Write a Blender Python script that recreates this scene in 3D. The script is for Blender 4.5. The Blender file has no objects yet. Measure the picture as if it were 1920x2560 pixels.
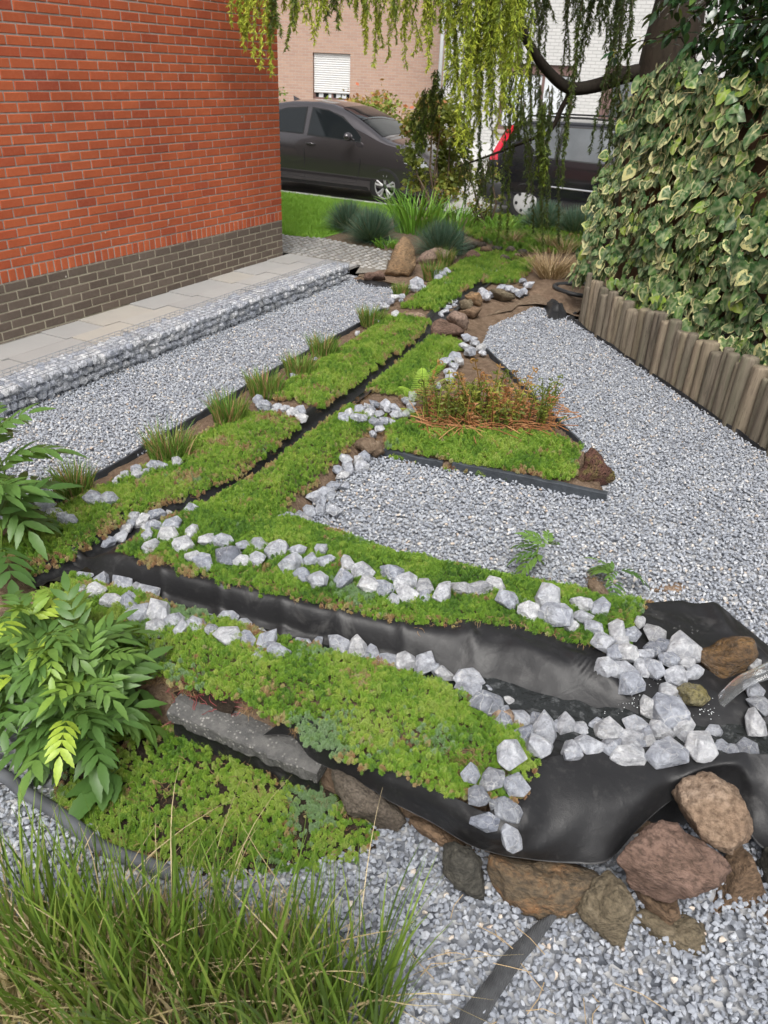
import bpy, bmesh, math, random
import numpy as np
from mathutils import Vector, Matrix, noise as mnoise
rad = math.radians
SC = bpy.context.scene
COL = SC.collection

# ------------------------------------------------------------------ camera
CAM_H = 2.0
FPX, CX, CY = 1923.0, 960.0, 1280.0            # focal length and centre for a 1920 x 2560 frame
_s, _h = 0.0459, -1114.6                        # slope and height of the horizon about the centre
_n = np.array([-_s, 1.0, -_h / FPX]); _n /= np.linalg.norm(_n)
_Z = -_n
_v = np.array([1190.0, _h + _s * 1190.0, FPX]); _v /= np.linalg.norm(_v)
_Y = _v - (_v @ _Z) * _Z; _Y /= np.linalg.norm(_Y)
_X = np.cross(_Y, _Z)
RM = np.stack([_X, _Y, _Z])                     # world = RM @ camera(x right, y down, z forward)
cam_d = bpy.data.cameras.new('camera'); cam = bpy.data.objects.new('camera', cam_d); COL.objects.link(cam)
cam_d.sensor_fit = 'VERTICAL'; cam_d.sensor_height = 24.0; cam_d.lens = 24.0 * FPX / 2560.0
cam_d.dof.use_dof = True; cam_d.dof.focus_distance = 3.2; cam_d.dof.aperture_fstop = 4.5
cam_d.clip_start = 0.05; cam_d.clip_end = 400.0
_m = Matrix.Identity(4)
for _i in range(3):
    _m[_i][0] = RM[_i][0]; _m[_i][1] = -RM[_i][1]; _m[_i][2] = -RM[_i][2]
_m[2][3] = CAM_H
cam.matrix_world = _m
SC.camera = cam

# ------------------------------------------------------------------ sky, sun, exposure
SUN_EL, SUN_AZ = 56.0, 160.0                    # overcast: a wide soft sun behind the camera, from the right
world = bpy.data.worlds.new('World'); SC.world = world; world.use_nodes = True
_nt = world.node_tree; _nt.nodes.clear()
_o = _nt.nodes.new('ShaderNodeOutputWorld'); _b = _nt.nodes.new('ShaderNodeBackground')
_sk = _nt.nodes.new('ShaderNodeTexSky'); _sk.sky_type = 'NISHITA'; _sk.sun_disc = False
_sk.sun_elevation = rad(SUN_EL); _sk.sun_rotation = rad(SUN_AZ); _sk.air_density = 1.0; _sk.dust_density = 6.0; _sk.ozone_density = 1.0
_hs = _nt.nodes.new('ShaderNodeHueSaturation'); _hs.inputs['Saturation'].default_value = 0.22
_nt.links.new(_sk.outputs[0], _hs.inputs['Color']); _nt.links.new(_hs.outputs[0], _b.inputs[0]); _nt.links.new(_b.outputs[0], _o.inputs[0])
_b.inputs[1].default_value = 0.13
_ld = bpy.data.lights.new('sun', 'SUN'); _ld.energy = 1.5; _ld.angle = rad(30.0); _ld.color = (1.0, 0.965, 0.91)
sun = bpy.data.objects.new('sun', _ld); COL.objects.link(sun)
_az, _el = rad(SUN_AZ), rad(SUN_EL)
_dir = Vector((math.sin(_az) * math.cos(_el), math.cos(_az) * math.cos(_el), math.sin(_el)))   # towards the sun
sun.rotation_euler = _dir.to_track_quat('Z', 'Y').to_euler(); sun.location = (0, 0, 12)
SC.view_settings.view_transform = 'Standard'; SC.view_settings.look = 'None'
SC.view_settings.exposure = 0.72; SC.view_settings.gamma = 1.0; SC.view_settings.use_curve_mapping = False
SC.cycles.use_denoising = True
SC.cycles.max_bounces = 6; SC.cycles.diffuse_bounces = 3; SC.cycles.glossy_bounces = 3
SC.cycles.transmission_bounces = 6; SC.cycles.transparent_max_bounces = 6
SC.cycles.caustics_reflective = False; SC.cycles.caustics_refractive = False

# ------------------------------------------------------------------ reading positions off the photograph, at real heights
FR = dict(A=(0, 860, .48222), B=(640, 860, .5425), C=(200, 1240, .48222), D=(900, 1340, .61483), E=(0, 1560, .60277),
          F=(920, 1760, .60277), Z1=(0, 0, .57866), Z2=(640, 0, .38577), Z3=(1180, 0, .44605), Z4=(700, 560, .48222),
          Z5=(1280, 560, .38577), full=(0, 0, 1920 / 1659.), px=(0, 0, 1.))
def ray(f, x, y):
    a = FR[f]
    return RM @ np.array([a[0] + x * a[2] - CX, a[1] + y * a[2] - CY, FPX])
def W(f, x, y, z=0.0):                          # on the level plane z
    d = ray(f, x, y); t = (z - CAM_H) / d[2]
    return np.array([d[0] * t, d[1] * t, z])
def WY(f, x, y, Y):                             # on the upright plane Y
    d = ray(f, x, y); t = Y / d[1]
    return np.array([d[0] * t, Y, CAM_H + d[2] * t])
def WX(f, x, y, X):
    d = ray(f, x, y); t = X / d[0]
    return np.array([X, d[1] * t, CAM_H + d[2] * t])
def proj(p):
    c = RM.T @ (np.asarray(p, float) - np.array([0, 0, CAM_H]))
    return CX + FPX * c[0] / c[2], CY + FPX * c[1] / c[2], c[2]
def sm(a, b, x):
    t = np.clip((x - a) / (b - a), 0, 1); return t * t * (3 - 2 * t)

# ------------------------------------------------------------------ the lie of the garden: a stream mound with channels
# near arm: columns along X, knots across Y: front foot, front edge, crest, near lip, water, floor, water, far lip, bank, gravel edge
NEAR = [
 (-2.75, [(1.30, .00), (1.40, .08), (1.50, .12), (1.66, .13), (1.72, .09), (1.77, .08), (1.82, .09), (1.90, .12), (2.20, .12), (2.60, .05)]),
 (-2.30, [(1.30, .01), (1.38, .12), (1.50, .19), (1.66, .19), (1.72, .10), (1.77, .07), (1.82, .10), (1.90, .17), (2.20, .17), (2.60, .12)]),
 (-1.85, [(1.35, .01), (1.36, .14), (1.50, .22), (1.70, .21), (1.76, .10), (1.80, .07), (1.85, .10), (1.91, .19), (2.30, .20), (2.75, .02)]),
 (-1.30, [(1.41, .01), (1.42, .17), (1.55, .24), (1.75, .22), (1.82, .10), (1.87, .07), (1.93, .10), (2.00, .20), (2.40, .20), (2.73, .01)]),
 (-0.90, [(1.43, .01), (1.44, .18), (1.58, .26), (1.80, .23), (1.88, .11), (1.94, .08), (2.00, .11), (2.10, .20), (2.50, .19), (2.80, .01)]),
 (-0.60, [(1.45, .01), (1.46, .19), (1.60, .26), (1.82, .23), (1.90, .12), (1.95, .08), (2.02, .12), (2.25, .22), (2.55, .19), (2.88, .01)]),
 (-0.30, [(1.48, .01), (1.49, .20), (1.60, .25), (1.74, .22), (1.86, .14), (1.93, .11), (2.03, .14), (2.28, .22), (2.60, .20), (2.90, .01)]),
 (-0.08, [(1.67, .01), (1.70, .15), (1.75, .20), (1.82, .20), (1.90, .15), (1.98, .13), (2.08, .15), (2.33, .21), (2.78, .20), (2.94, .01)]),
 ( 0.10, [(1.86, .01), (1.88, .19), (1.92, .23), (1.95, .21), (1.99, .16), (2.05, .14), (2.12, .17), (2.36, .21), (2.80, .20), (2.92, .01)]),
 ( 0.35, [(2.02, .01), (2.04, .20), (2.07, .24), (2.09, .22), (2.12, .18), (2.18, .15), (2.25, .17), (2.40, .23), (2.58, .20), (2.68, .01)]),
 ( 0.90, [(2.02, .01), (2.04, .22), (2.07, .26), (2.09, .24), (2.12, .20), (2.18, .18), (2.25, .20), (2.38, .25), (2.48, .20), (2.58, .01)]),
]
# far arm: rows along Y, knots across X
FAR = [
 (1.55, [(-3.06, .02), (-2.85, .07), (-2.60, .12), (-2.48, .12), (-2.42, .10), (-2.36, .10), (-2.30, .11), (-2.20, .15), (-2.00, .17), (-1.85, .10)]),
 (1.75, [(-3.06, .02), (-2.85, .08), (-2.60, .13), (-2.47, .13), (-2.42, .07), (-2.35, .05), (-2.28, .07), (-2.20, .15), (-2.00, .17), (-1.85, .10)]),
 (2.20, [(-3.06, .02), (-2.85, .08), (-2.60, .13), (-2.49, .12), (-2.43, .06), (-2.36, .04), (-2.31, .06), (-2.24, .15), (-2.00, .17), (-1.60, .10)]),
 (2.60, [(-3.06, .02), (-2.84, .07), (-2.55, .12), (-2.39, .11), (-2.34, .05), (-2.29, .03), (-2.25, .05), (-2.20, .13), (-2.00, .14), (-1.78, .02)]),
 (3.00, [(-3.08, .02), (-2.83, .07), (-2.50, .12), (-2.35, .11), (-2.31, .05), (-2.27, .03), (-2.24, .05), (-2.20, .12), (-2.08, .12), (-1.95, .02)]),
 (3.60, [(-3.14, .02), (-2.88, .07), (-2.60, .12), (-2.46, .11), (-2.42, .04), (-2.37, .02), (-2.33, .04), (-2.28, .10), (-2.15, .11), (-2.00, .02)]),
 (4.50, [(-3.24, .02), (-2.95, .07), (-2.70, .11), (-2.56, .10), (-2.52, .04), (-2.47, .02), (-2.43, .04), (-2.38, .09), (-2.20, .10), (-1.80, .04)]),
 (5.60, [(-3.30, .02), (-3.05, .07), (-2.85, .10), (-2.67, .09), (-2.64, .03), (-2.59, .02), (-2.55, .03), (-2.51, .08), (-2.35, .09), (-2.10, .02)]),
 (6.50, [(-3.40, .02), (-3.20, .06), (-3.00, .09), (-2.89, .08), (-2.86, .03), (-2.81, .02), (-2.76, .03), (-2.73, .06), (-2.50, .05), (-2.35, .01)]),
 (7.80, [(-3.70, .03), (-3.40, .07), (-3.20, .10), (-3.01, .09), (-2.98, .04), (-2.94, .03), (-2.90, .04), (-2.86, .08), (-2.50, .07), (-2.20, .03)]),
 (9.20, [(-3.90, .04), (-3.60, .07), (-3.30, .10), (-3.10, .09), (-3.07, .05), (-3.04, .05), (-3.00, .05), (-2.97, .08), (-2.60, .08), (-2.10, .05)]),
]
def _tab(tab): return np.array([t[0] for t in tab]), np.array([[k[0] for k in t[1]] for t in tab]), np.array([[k[1] for k in t[1]] for t in tab])
_NU, _NP, _NZ = _tab(NEAR); _FU, _FP, _FZ = _tab(FAR)
def knots(tab, u):                              # interpolated knot positions and heights at u (array)
    U, Pp, Zz = tab; u = np.atleast_1d(np.asarray(u, float))
    return (np.stack([np.interp(u, U, Pp[:, k]) for k in range(10)], 1), np.stack([np.interp(u, U, Zz[:, k]) for k in range(10)], 1))
def _eval(tab, u, v):
    p, z = knots(tab, u); out = np.zeros(len(v))
    for k in range(9):
        m = (v >= p[:, k]) & (v < p[:, k + 1])
        t = (v - p[:, k]) / (p[:, k + 1] - p[:, k] + 1e-9)
        out = np.where(m, z[:, k] + (z[:, k + 1] - z[:, k]) * t, out)
    return out
TN, TF = (_NU, _NP, _NZ), (_FU, _FP, _FZ)
TRI = np.array([(-2.30, 3.74), (-1.90, 3.64), (-1.50, 3.70), (-0.62, 3.84), (-0.88, 4.33), (-2.07, 5.72), (-2.35, 5.4)])
def inpoly(x, y, poly):
    x = np.asarray(x, float); y = np.asarray(y, float); c = np.zeros(x.shape, bool); j = len(poly) - 1
    for i in range(len(poly)):
        xi, yi = poly[i]; xj, yj = poly[j]
        c ^= ((yi > y) != (yj > y)) & (x < (xj - xi) * (y - yi) / (yj - yi + 1e-12) + xi); j = i
    return c
def T(x, y):                                    # ground height
    x = np.atleast_1d(np.asarray(x, float)); y = np.atleast_1d(np.asarray(y, float))
    a = _eval(TN, x, y); a = np.where((x < -2.75) | (x > 1.0), 0, a)
    b = _eval(TF, y, x); b = np.where((y < 1.45) | (y > 11), 0, b)
    w = sm(-2.46, -2.22, x)
    corner = a * w + b * (1 - w)
    t = np.where(y < 2.45, corner, np.maximum(np.where(x > -2.15, a, 0), b))
    t = np.where(inpoly(x, y, TRI), np.maximum(t, .05), t)
    t = np.where((y > 7.3), np.maximum(t, .05 * sm(7.3, 8.3, y)), t)
    return t
def T1(x, y): return float(T([x], [y])[0])
def G(f, x, y, add=0.0):                        # where the sight line meets the ground
    z = 0.1
    for _ in range(25):
        p = W(f, x, y, z); z = .5 * z + .5 * (T1(p[0], p[1]) + add)
    return W(f, x, y, z)

# ------------------------------------------------------------------ object helpers
def tag(o, label, cat, group=None, kind=None):
    o['label'] = label; o['category'] = cat
    if group: o['group'] = group
    if kind: o['kind'] = kind
    return o
def empty(name, loc=(0, 0, 0), rz=0.0):
    o = bpy.data.objects.new(name, None); COL.objects.link(o); o.location = loc; o.rotation_euler = (0, 0, rz); o.empty_display_size = .1
    return o
def mkmesh(name, v, f, smooth=False):
    me = bpy.data.meshes.new(name); me.from_pydata([tuple(map(float, p)) for p in v], [], [tuple(int(i) for i in q) for q in f]); me.update()
    if smooth: me.polygons.foreach_set('use_smooth', [True] * len(me.polygons))
    return me
def fastmesh(name, v, f, smooth=False, fattr=None, vattr=None):
    """v Nx3, f MxK arrays (all faces with K corners)."""
    v = np.asarray(v, np.float32); f = np.asarray(f, np.int32); K = f.shape[1]
    me = bpy.data.meshes.new(name)
    me.vertices.add(len(v)); me.vertices.foreach_set('co', v.ravel())
    me.loops.add(f.size); me.loops.foreach_set('vertex_index', f.ravel())
    me.polygons.add(len(f)); me.polygons.foreach_set('loop_start', np.arange(0, f.size, K, dtype=np.int32))
    me.polygons.foreach_set('loop_total', np.full(len(f), K, np.int32))
    if smooth: me.polygons.foreach_set('use_smooth', np.ones(len(f), bool))
    for nm, arr in (vattr or {}).items():
        a = me.attributes.new(nm, 'FLOAT', 'POINT'); a.data.foreach_set('value', np.asarray(arr, np.float32))
    for nm, arr in (fattr or {}).items():
        a = me.attributes.new(nm, 'FLOAT', 'FACE'); a.data.foreach_set('value', np.asarray(arr, np.float32))
    me.update(); me.validate()
    return me
def obj(name, me, mat=None, parent=None, loc=(0, 0, 0), rot=(0, 0, 0), scale=(1, 1, 1)):
    o = bpy.data.objects.new(name, me); COL.objects.link(o)
    o.location = loc; o.rotation_euler = rot; o.scale = scale
    if mat is not None and len(me.materials) == 0: me.materials.append(mat)
    if parent is not None: o.parent = parent
    return o
class MB:
    """collects boxes, tubes and faces for one mesh"""
    def __init__(s): s.v = []; s.f = []
    def add(s, v, f):
        b = len(s.v); s.v += [tuple(map(float, p)) for p in v]; s.f += [tuple(i + b for i in q) for q in f]; return s
    def box(s, lo, hi, M=None):
        (x0, y0, z0), (x1, y1, z1) = lo, hi
        v = [(x0, y0, z0), (x1, y0, z0), (x1, y1, z0), (x0, y1, z0), (x0, y0, z1), (x1, y0, z1), (x1, y1, z1), (x0, y1, z1)]
        if M is not None: v = [tuple(M @ Vector(p)) for p in v]
        return s.add(v, [(0, 3, 2, 1), (4, 5, 6, 7), (0, 1, 5, 4), (1, 2, 6, 5), (2, 3, 7, 6), (3, 0, 4, 7)])
    def tube(s, pts, r, n=8, cap=True):
        pts = [Vector(p) for p in pts]; rr = r if hasattr(r, '__len__') else [r] * len(pts); b = len(s.v)
        up = Vector((0, 0, 1)); prev = None
        for i, p in enumerate(pts):
            t = (pts[min(i + 1, len(pts) - 1)] - pts[max(i - 1, 0)]).normalized()
            if prev is None: a = t.cross(up if abs(t.z) < .9 else Vector((1, 0, 0))).normalized()
            else: a = (prev - t * prev.dot(t)).normalized()
            prev = a; c = t.cross(a)
            for k in range(n):
                q = 2 * math.pi * k / n; s.v.append(tuple(p + (a * math.cos(q) + c * math.sin(q)) * rr[i]))
        for i in range(len(pts) - 1):
            for k in range(n):
                k2 = (k + 1) % n; s.f.append((b + i * n + k, b + i * n + k2, b + (i + 1) * n + k2, b + (i + 1) * n + k))
        if cap:
            s.f.append(tuple(b + k for k in range(n))[::-1]); s.f.append(tuple(b + (len(pts) - 1) * n + k for k in range(n)))
        return s
    def lathe(s, prof, n=24, axis='Y', c=(0, 0, 0)):
        b = len(s.v)
        for (r, h) in prof:
            for k in range(n):
                q = 2 * math.pi * k / n; x, y = r * math.cos(q), r * math.sin(q)
                s.v.append((c[0] + x, c[1] + h, c[2] + y) if axis == 'Y' else (c[0] + x, c[1] + y, c[2] + h))
        for i in range(len(prof) - 1):
            for k in range(n):
                k2 = (k + 1) % n; s.f.append((b + i * n + k, b + i * n + k2, b + (i + 1) * n + k2, b + (i + 1) * n + k))
        return s
    def build(s, name, mat, parent=None, smooth=False, **k):
        return obj(name, mkmesh(name, s.v, s.f, smooth), mat, parent, **k)
def catmull(P, n):
    P = [np.asarray(p, float) for p in P]; m = len(P) - 1; out = []
    for i in range(n):
        t = i / (n - 1) * m; k = min(int(t), m - 1); u = t - k
        p0 = P[max(k - 1, 0)]; p1 = P[k]; p2 = P[k + 1]; p3 = P[min(k + 2, m)]
        out.append(.5 * ((2 * p1) + (-p0 + p2) * u + (2 * p0 - 5 * p1 + 4 * p2 - p3) * u * u + (-p0 + 3 * p1 - 3 * p2 + p3) * u ** 3))
    return np.array(out)
def grid_faces(nu, nv):
    i, j = np.meshgrid(np.arange(nu - 1), np.arange(nv - 1), indexing='ij'); a = (i * nv + j).ravel()
    return np.stack([a, a + nv, a + nv + 1, a + 1], 1)
def fbm(p, sc=1.0, oct=3, seed=0.0):
    q = Vector((p[0] * sc + seed, p[1] * sc - seed * .7, p[2] * sc + seed * 1.3)); s = 0; a = 1.0
    for _ in range(oct): s += a * mnoise.noise(q); q = q * 2.03; a *= .5
    return s
def ordinal(n):
    ones = 'first second third fourth fifth sixth seventh eighth ninth tenth eleventh twelfth thirteenth fourteenth fifteenth sixteenth seventeenth eighteenth nineteenth'.split()
    tens = {2: 'twent', 3: 'thirt', 4: 'fort', 5: 'fift', 6: 'sixt', 7: 'sevent'}
    if n < 20: return ones[n - 1]
    t, o = divmod(n, 10)
    return tens[t] + 'ieth' if o == 0 else tens[t] + 'y-' + ones[o - 1]
# ------------------------------------------------------------------ materials
class NT:
    def __init__(s, name):
        s.m = bpy.data.materials.new(name); s.m.use_nodes = True; s.t = s.m.node_tree
        s.b = s.t.nodes['Principled BSDF']; s.out = s.t.nodes['Material Output']
    def n(s, kind, **kw):
        x = s.t.nodes.new(kind)
        for k, v in kw.items(): setattr(x, k, v)
        return x
    def link(s, a, b): s.t.links.new(a, b)
    def val(s, sock, v):
        if hasattr(v, 'is_linked') or hasattr(v, 'links'): s.link(v, sock)
        else: sock.default_value = v
    def math(s, op, a, b=0.0, clamp=False):
        x = s.n('ShaderNodeMath', operation=op, use_clamp=clamp); s.val(x.inputs[0], a); s.val(x.inputs[1], b); return x.outputs[0]
    def mix(s, fac, a, b, blend='MIX'):
        x = s.n('ShaderNodeMix', data_type='RGBA', blend_type=blend); s.val(x.inputs[0], fac)
        s.val(x.inputs[6], a if not isinstance(a, tuple) else (*a[:3], 1)); s.val(x.inputs[7], b if not isinstance(b, tuple) else (*b[:3], 1)); return x.outputs[2]
    def coord(s, kind='Object'):
        return s.n('ShaderNodeTexCoord').outputs[kind]
    def pos(s): return s.n('ShaderNodeNewGeometry').outputs['Position']
    def noise(s, scale, detail=4, rough=.55, vec=None, out='Fac', dist=0.0):
        x = s.n('ShaderNodeTexNoise'); x.inputs['Scale'].default_value = scale; x.inputs['Detail'].default_value = detail
        x.inputs['Roughness'].default_value = rough; x.inputs['Distortion'].default_value = dist
        if vec is not None: s.link(vec, x.inputs['Vector'])
        return x.outputs[out]
    def voro(s, scale, feature='F1', vec=None, out='Distance'):
        x = s.n('ShaderNodeTexVoronoi', feature=feature); x.inputs['Scale'].default_value = scale
        if vec is not None: s.link(vec, x.inputs['Vector'])
        return x.outputs[out]
    def ramp(s, fac, stops, interp='LINEAR'):
        x = s.n('ShaderNodeValToRGB'); x.color_ramp.interpolation = interp; e = x.color_ramp.elements
        while len(e) > 1: e.remove(e[-1])
        for i, (p, c) in enumerate(stops):
            k = e[0] if i == 0 else e.new(p)
            k.position = p; k.color = (*c[:3], 1) if len(c) >= 3 else c
        s.val(x.inputs[0], fac); return x.outputs[0]
    def map(s, vec, scale=(1, 1, 1), loc=(0, 0, 0), rot=(0, 0, 0)):
        x = s.n('ShaderNodeMapping'); x.inputs['Scale'].default_value = scale; x.inputs['Location'].default_value = loc; x.inputs['Rotation'].default_value = rot
        s.link(vec, x.inputs[0]); return x.outputs[0]
    def rnd(s):                                 # differs per object and per loose piece
        o = s.n('ShaderNodeObjectInfo').outputs['Random']; i = s.n('ShaderNodeNewGeometry').outputs['Random Per Island']
        return s.math('FRACT', s.math('ADD', o, i))
    def attr(s, name, kind='GEOMETRY', out='Fac'):
        return s.n('ShaderNodeAttribute', attribute_name=name, attribute_type=kind).outputs[out]
    def bump(s, h, strength=.5, dist=.01):
        x = s.n('ShaderNodeBump'); x.inputs['Strength'].default_value = strength; x.inputs['Distance'].default_value = dist
        s.link(h, x.inputs['Height']); s.link(x.outputs[0], s.b.inputs['Normal']); return x
    def done(s, col, rough=.7, spec=.4, **kw):
        s.val(s.b.inputs['Base Color'], col if not isinstance(col, tuple) else (*col[:3], 1)); s.val(s.b.inputs['Roughness'], rough)
        s.b.inputs['Specular IOR Level'].default_value = spec
        for k, v in kw.items(): s.val(s.b.inputs[k], v)
        return s.m
def plain(name, col, rough=.6, spec=.4, var=.25, vs=6., bump=0., bs=40., metal=0.0):
    n = NT(name); p = n.coord()
    dark = tuple(c * (1 - var) for c in col); lite = tuple(min(1, c * (1 + var)) for c in col)
    c = n.ramp(n.noise(vs, 5, .6, p), [(.3, dark), (.7, lite)])
    if bump: n.bump(n.noise(bs, 4, .6, p), bump, .01)
    return n.done(c, rough, spec, Metallic=metal)
def mix_rgb(a, b, t): return tuple(a[i] * (1 - t) + b[i] * t for i in range(3))

def brick_mat(name, cols, dusty, bump=.35):
    n = NT(name); p = n.pos(); r = n.rnd()
    c = n.ramp(r, cols)
    c = n.mix(n.math('MULTIPLY', n.ramp(n.noise(35, 6, .7, p), [(.45, (0, 0, 0)), (.75, (1, 1, 1))]), .35), c, dusty)
    c = n.mix(n.ramp(n.noise(190, 3, .6, p), [(.62, (0, 0, 0)), (.75, (.5, .5, .5))]), c, tuple(x * .45 for x in cols[0][1]))
    c = n.mix(n.math('MULTIPLY', n.ramp(n.noise(1.3, 6, .65, p), [(.38, (0, 0, 0)), (.68, (1, 1, 1))]), .42), c, tuple(x * .66 for x in cols[0][1]))
    n.bump(n.noise(120, 5, .65, p), bump, .004)
    return n.done(c, .82, .25)
M = {}
M['brick'] = brick_mat('red_brick', [(0, (.36, .074, .032)), (.12, (.43, .098, .038)), (.4, (.46, .106, .041)), (.75, (.49, .120, .046)), (.92, (.44, .094, .040)), (1, (.33, .070, .036))], (.56, .20, .105))
M['plinth'] = brick_mat('brown_brick', [(0, (.110, .084, .068)), (.5, (.135, .105, .085)), (1, (.16, .125, .10))], (.24, .20, .16))
def mortar_mat(name, a, b, zdirt=False):
    n = NT(name); p = n.pos(); c = n.ramp(n.noise(30, 6, .7, p), [(.3, a), (.7, b)])
    n.bump(n.noise(220, 3, .6, p), .5, .004); return n.done(c, .9, .2)
M['mortar'] = mortar_mat('mortar', (.36, .32, .285), (.50, .455, .41))
M['mortar_low'] = mortar_mat('plinth_mortar', (.34, .31, .23), (.48, .44, .34))
def far_brick(name, c1, c2, mo, scale=1.0, white=False):
    n = NT(name); p = n.coord('Object')
    x = n.n('ShaderNodeTexBrick'); n.link(n.map(p, (1, 1, 1), rot=(rad(90), 0, 0)), x.inputs['Vector'])
    x.inputs['Scale'].default_value = 1.0; x.inputs['Brick Width'].default_value = .21; x.inputs['Row Height'].default_value = .072 * scale
    x.inputs['Mortar Size'].default_value = .007; x.inputs['Color1'].default_value = (*c1, 1); x.inputs['Color2'].default_value = (*c2, 1); x.inputs['Mortar'].default_value = (*mo, 1)
    c = n.mix(n.math('MULTIPLY', n.noise(.7, 4, .6, p), .4), x.outputs['Color'], tuple(v * .8 for v in c1))
    n.bump(n.math('SUBTRACT', 1.0, x.outputs['Fac']), .6, .012)
    return n.done(c, .85, .25)
M['far_brown'] = far_brick('weathered_brown_brick', (.36, .235, .185), (.43, .29, .22), (.42, .36, .31))
M['far_white'] = far_brick('white_painted_brick', (.50, .50, .49), (.55, .545, .535), (.36, .36, .355))
M['far_red'] = far_brick('red_brick_course', (.45, .085, .033), (.40, .07, .03), (.38, .33, .29))

def stone_white(name='white_marbled_limestone', k=1.22):
    n = NT(name); p = n.coord(); r = n.rnd()
    base = n.ramp(r, [(p_, tuple(v * k for v in c_)) for p_, c_ in [(0, (.29, .31, .36)), (.3, (.36, .38, .425)), (.6, (.43, .445, .48)), (.85, (.52, .525, .535)), (1, (.25, .27, .32))]])
    pv = n.mix(.22, p, n.noise(2.5, 3, .6, p, 'Color'))
    off = n.n('ShaderNodeVectorMath', operation='SCALE'); off.inputs[0].default_value = (17, 31, 23); n.link(r, off.inputs['Scale'])
    ad = n.n('ShaderNodeVectorMath', operation='ADD'); n.link(pv, ad.inputs[0]); n.link(off.outputs[0], ad.inputs[1])
    q = ad.outputs[0]
    cl = n.ramp(n.noise(4.5, 7, .7, q), [(.28, (.50, .51, .55)), (.5, (.95, .95, .96)), (.68, (1.45, 1.44, 1.41))])
    c = n.mix(1.0, base, cl, 'MULTIPLY')
    vein = n.ramp(n.voro(4.2, 'DISTANCE_TO_EDGE', q), [(.0, (.9, .9, .9)), (.045, (0, 0, 0))])
    c = n.mix(n.math('MULTIPLY', vein, n.ramp(n.noise(3, 3, .5, q), [(.38, (0, 0, 0)), (.58, (.85, .85, .85))])), c, (.72, .72, .71))
    c = n.mix(n.ramp(n.noise(2.2, 3, .5, q), [(.64, (0, 0, 0)), (.82, (.35, .35, .35))]), c, (.42, .36, .29))
    n.bump(n.math('ADD', n.noise(5, 8, .75, q), n.math('MULTIPLY', n.voro(3.2, 'DISTANCE_TO_EDGE', q), .5)), .8, .06)
    return n.done(c, .75, .3)
M['white_stone'] = stone_white(); M['blue_stone'] = stone_white('blue_grey_limestone', .86); M['gabion_stone'] = stone_white('pale_gabion_limestone', 1.42)
def rock_mat(name, cols, sc=9., lichen=None, moss=None, strata=True, bump=.7, wet=False, pits=False):
    n = NT(name); p = n.pos()
    q = n.map(p, (1, 1, 2.6), rot=(.35, .3, .2)) if strata else p
    c = n.ramp(n.noise(sc, 7, .68, q, dist=.6), [(.25 + .5 * i / (len(cols) - 1), k) for i, k in enumerate(cols)])
    c = n.mix(n.ramp(n.noise(sc * 7, 4, .6, q), [(.42, (0, 0, 0)), (.66, (.8, .8, .8))]), c, tuple(v * .5 for v in cols[0]))
    if lichen: c = n.mix(n.ramp(n.noise(16, 5, .7, p), [(.60, (0, 0, 0)), (.72, (.7, .7, .7))]), c, lichen)
    if moss: c = n.mix(n.ramp(n.noise(11, 5, .7, p), [(.50, (0, 0, 0)), (.68, (.8, .8, .8))]), c, moss)
    h = n.math('ADD', n.noise(sc * 4, 7, .7, q), n.math('MULTIPLY', n.noise(sc * 18, 3, .6, p), .35))
    if pits: h = n.math('SUBTRACT', h, n.math('MULTIPLY', n.ramp(n.voro(45, vec=p), [(.1, (1, 1, 1)), (.4, (0, 0, 0))]), .8))
    n.bump(h, min(1, bump * 1.3), .022)
    return n.done(c, .18 if wet else .8, .6 if wet else .3)
M['rock_brown'] = rock_mat('brown_fieldstone', [(.10, .066, .042), (.19, .125, .078), (.27, .18, .115)])
M['rock_rust'] = rock_mat('rust_streaked_fieldstone', [(.085, .072, .055), (.16, .115, .07), (.33, .15, .055)], 7)
M['rock_olive'] = rock_mat('olive_brown_fieldstone', [(.11, .09, .058), (.18, .145, .095), (.24, .20, .14)], 8)
M['rock_dark'] = rock_mat('dark_slate_fieldstone', [(.05, .048, .042), (.085, .08, .066), (.12, .11, .09)], 8)
M['rock_tan'] = rock_mat('tan_boulder', [(.20, .13, .085), (.30, .215, .15), (.40, .31, .24)], 8, strata=False)
M['rock_red'] = rock_mat('purple_brown_fieldstone', [(.12, .078, .058), (.20, .128, .098), (.27, .18, .145)], 8)
M['rock_gold'] = rock_mat('golden_boulder', [(.16, .11, .07), (.26, .175, .10), (.36, .21, .10)], 5)
M['rock_pink'] = rock_mat('pinkish_boulder', [(.20, .14, .11), (.30, .22, .175), (.38, .29, .23)], 7, strata=False)
M['rock_lava'] = rock_mat('reddish_lava_rock', [(.085, .040, .030), (.13, .062, .045), (.17, .085, .06)], 12, moss=(.16, .15, .04), strata=False, bump=1.0, pits=True)
M['rock_wet'] = rock_mat('wet_amber_rock', [(.055, .035, .018), (.15, .085, .035), (.30, .17, .06)], 7, wet=True)
M['rock_moss'] = rock_mat('mossy_yellow_stone', [(.10, .09, .05), (.22, .19, .08), (.34, .31, .20)], 12, moss=(.14, .11, .015), strata=False, wet=True)
M['rock_concrete'] = rock_mat('rough_grey_brown_boulder', [(.11, .088, .068), (.17, .14, .11), (.22, .19, .155)], 14, strata=False, bump=1.0)

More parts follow.
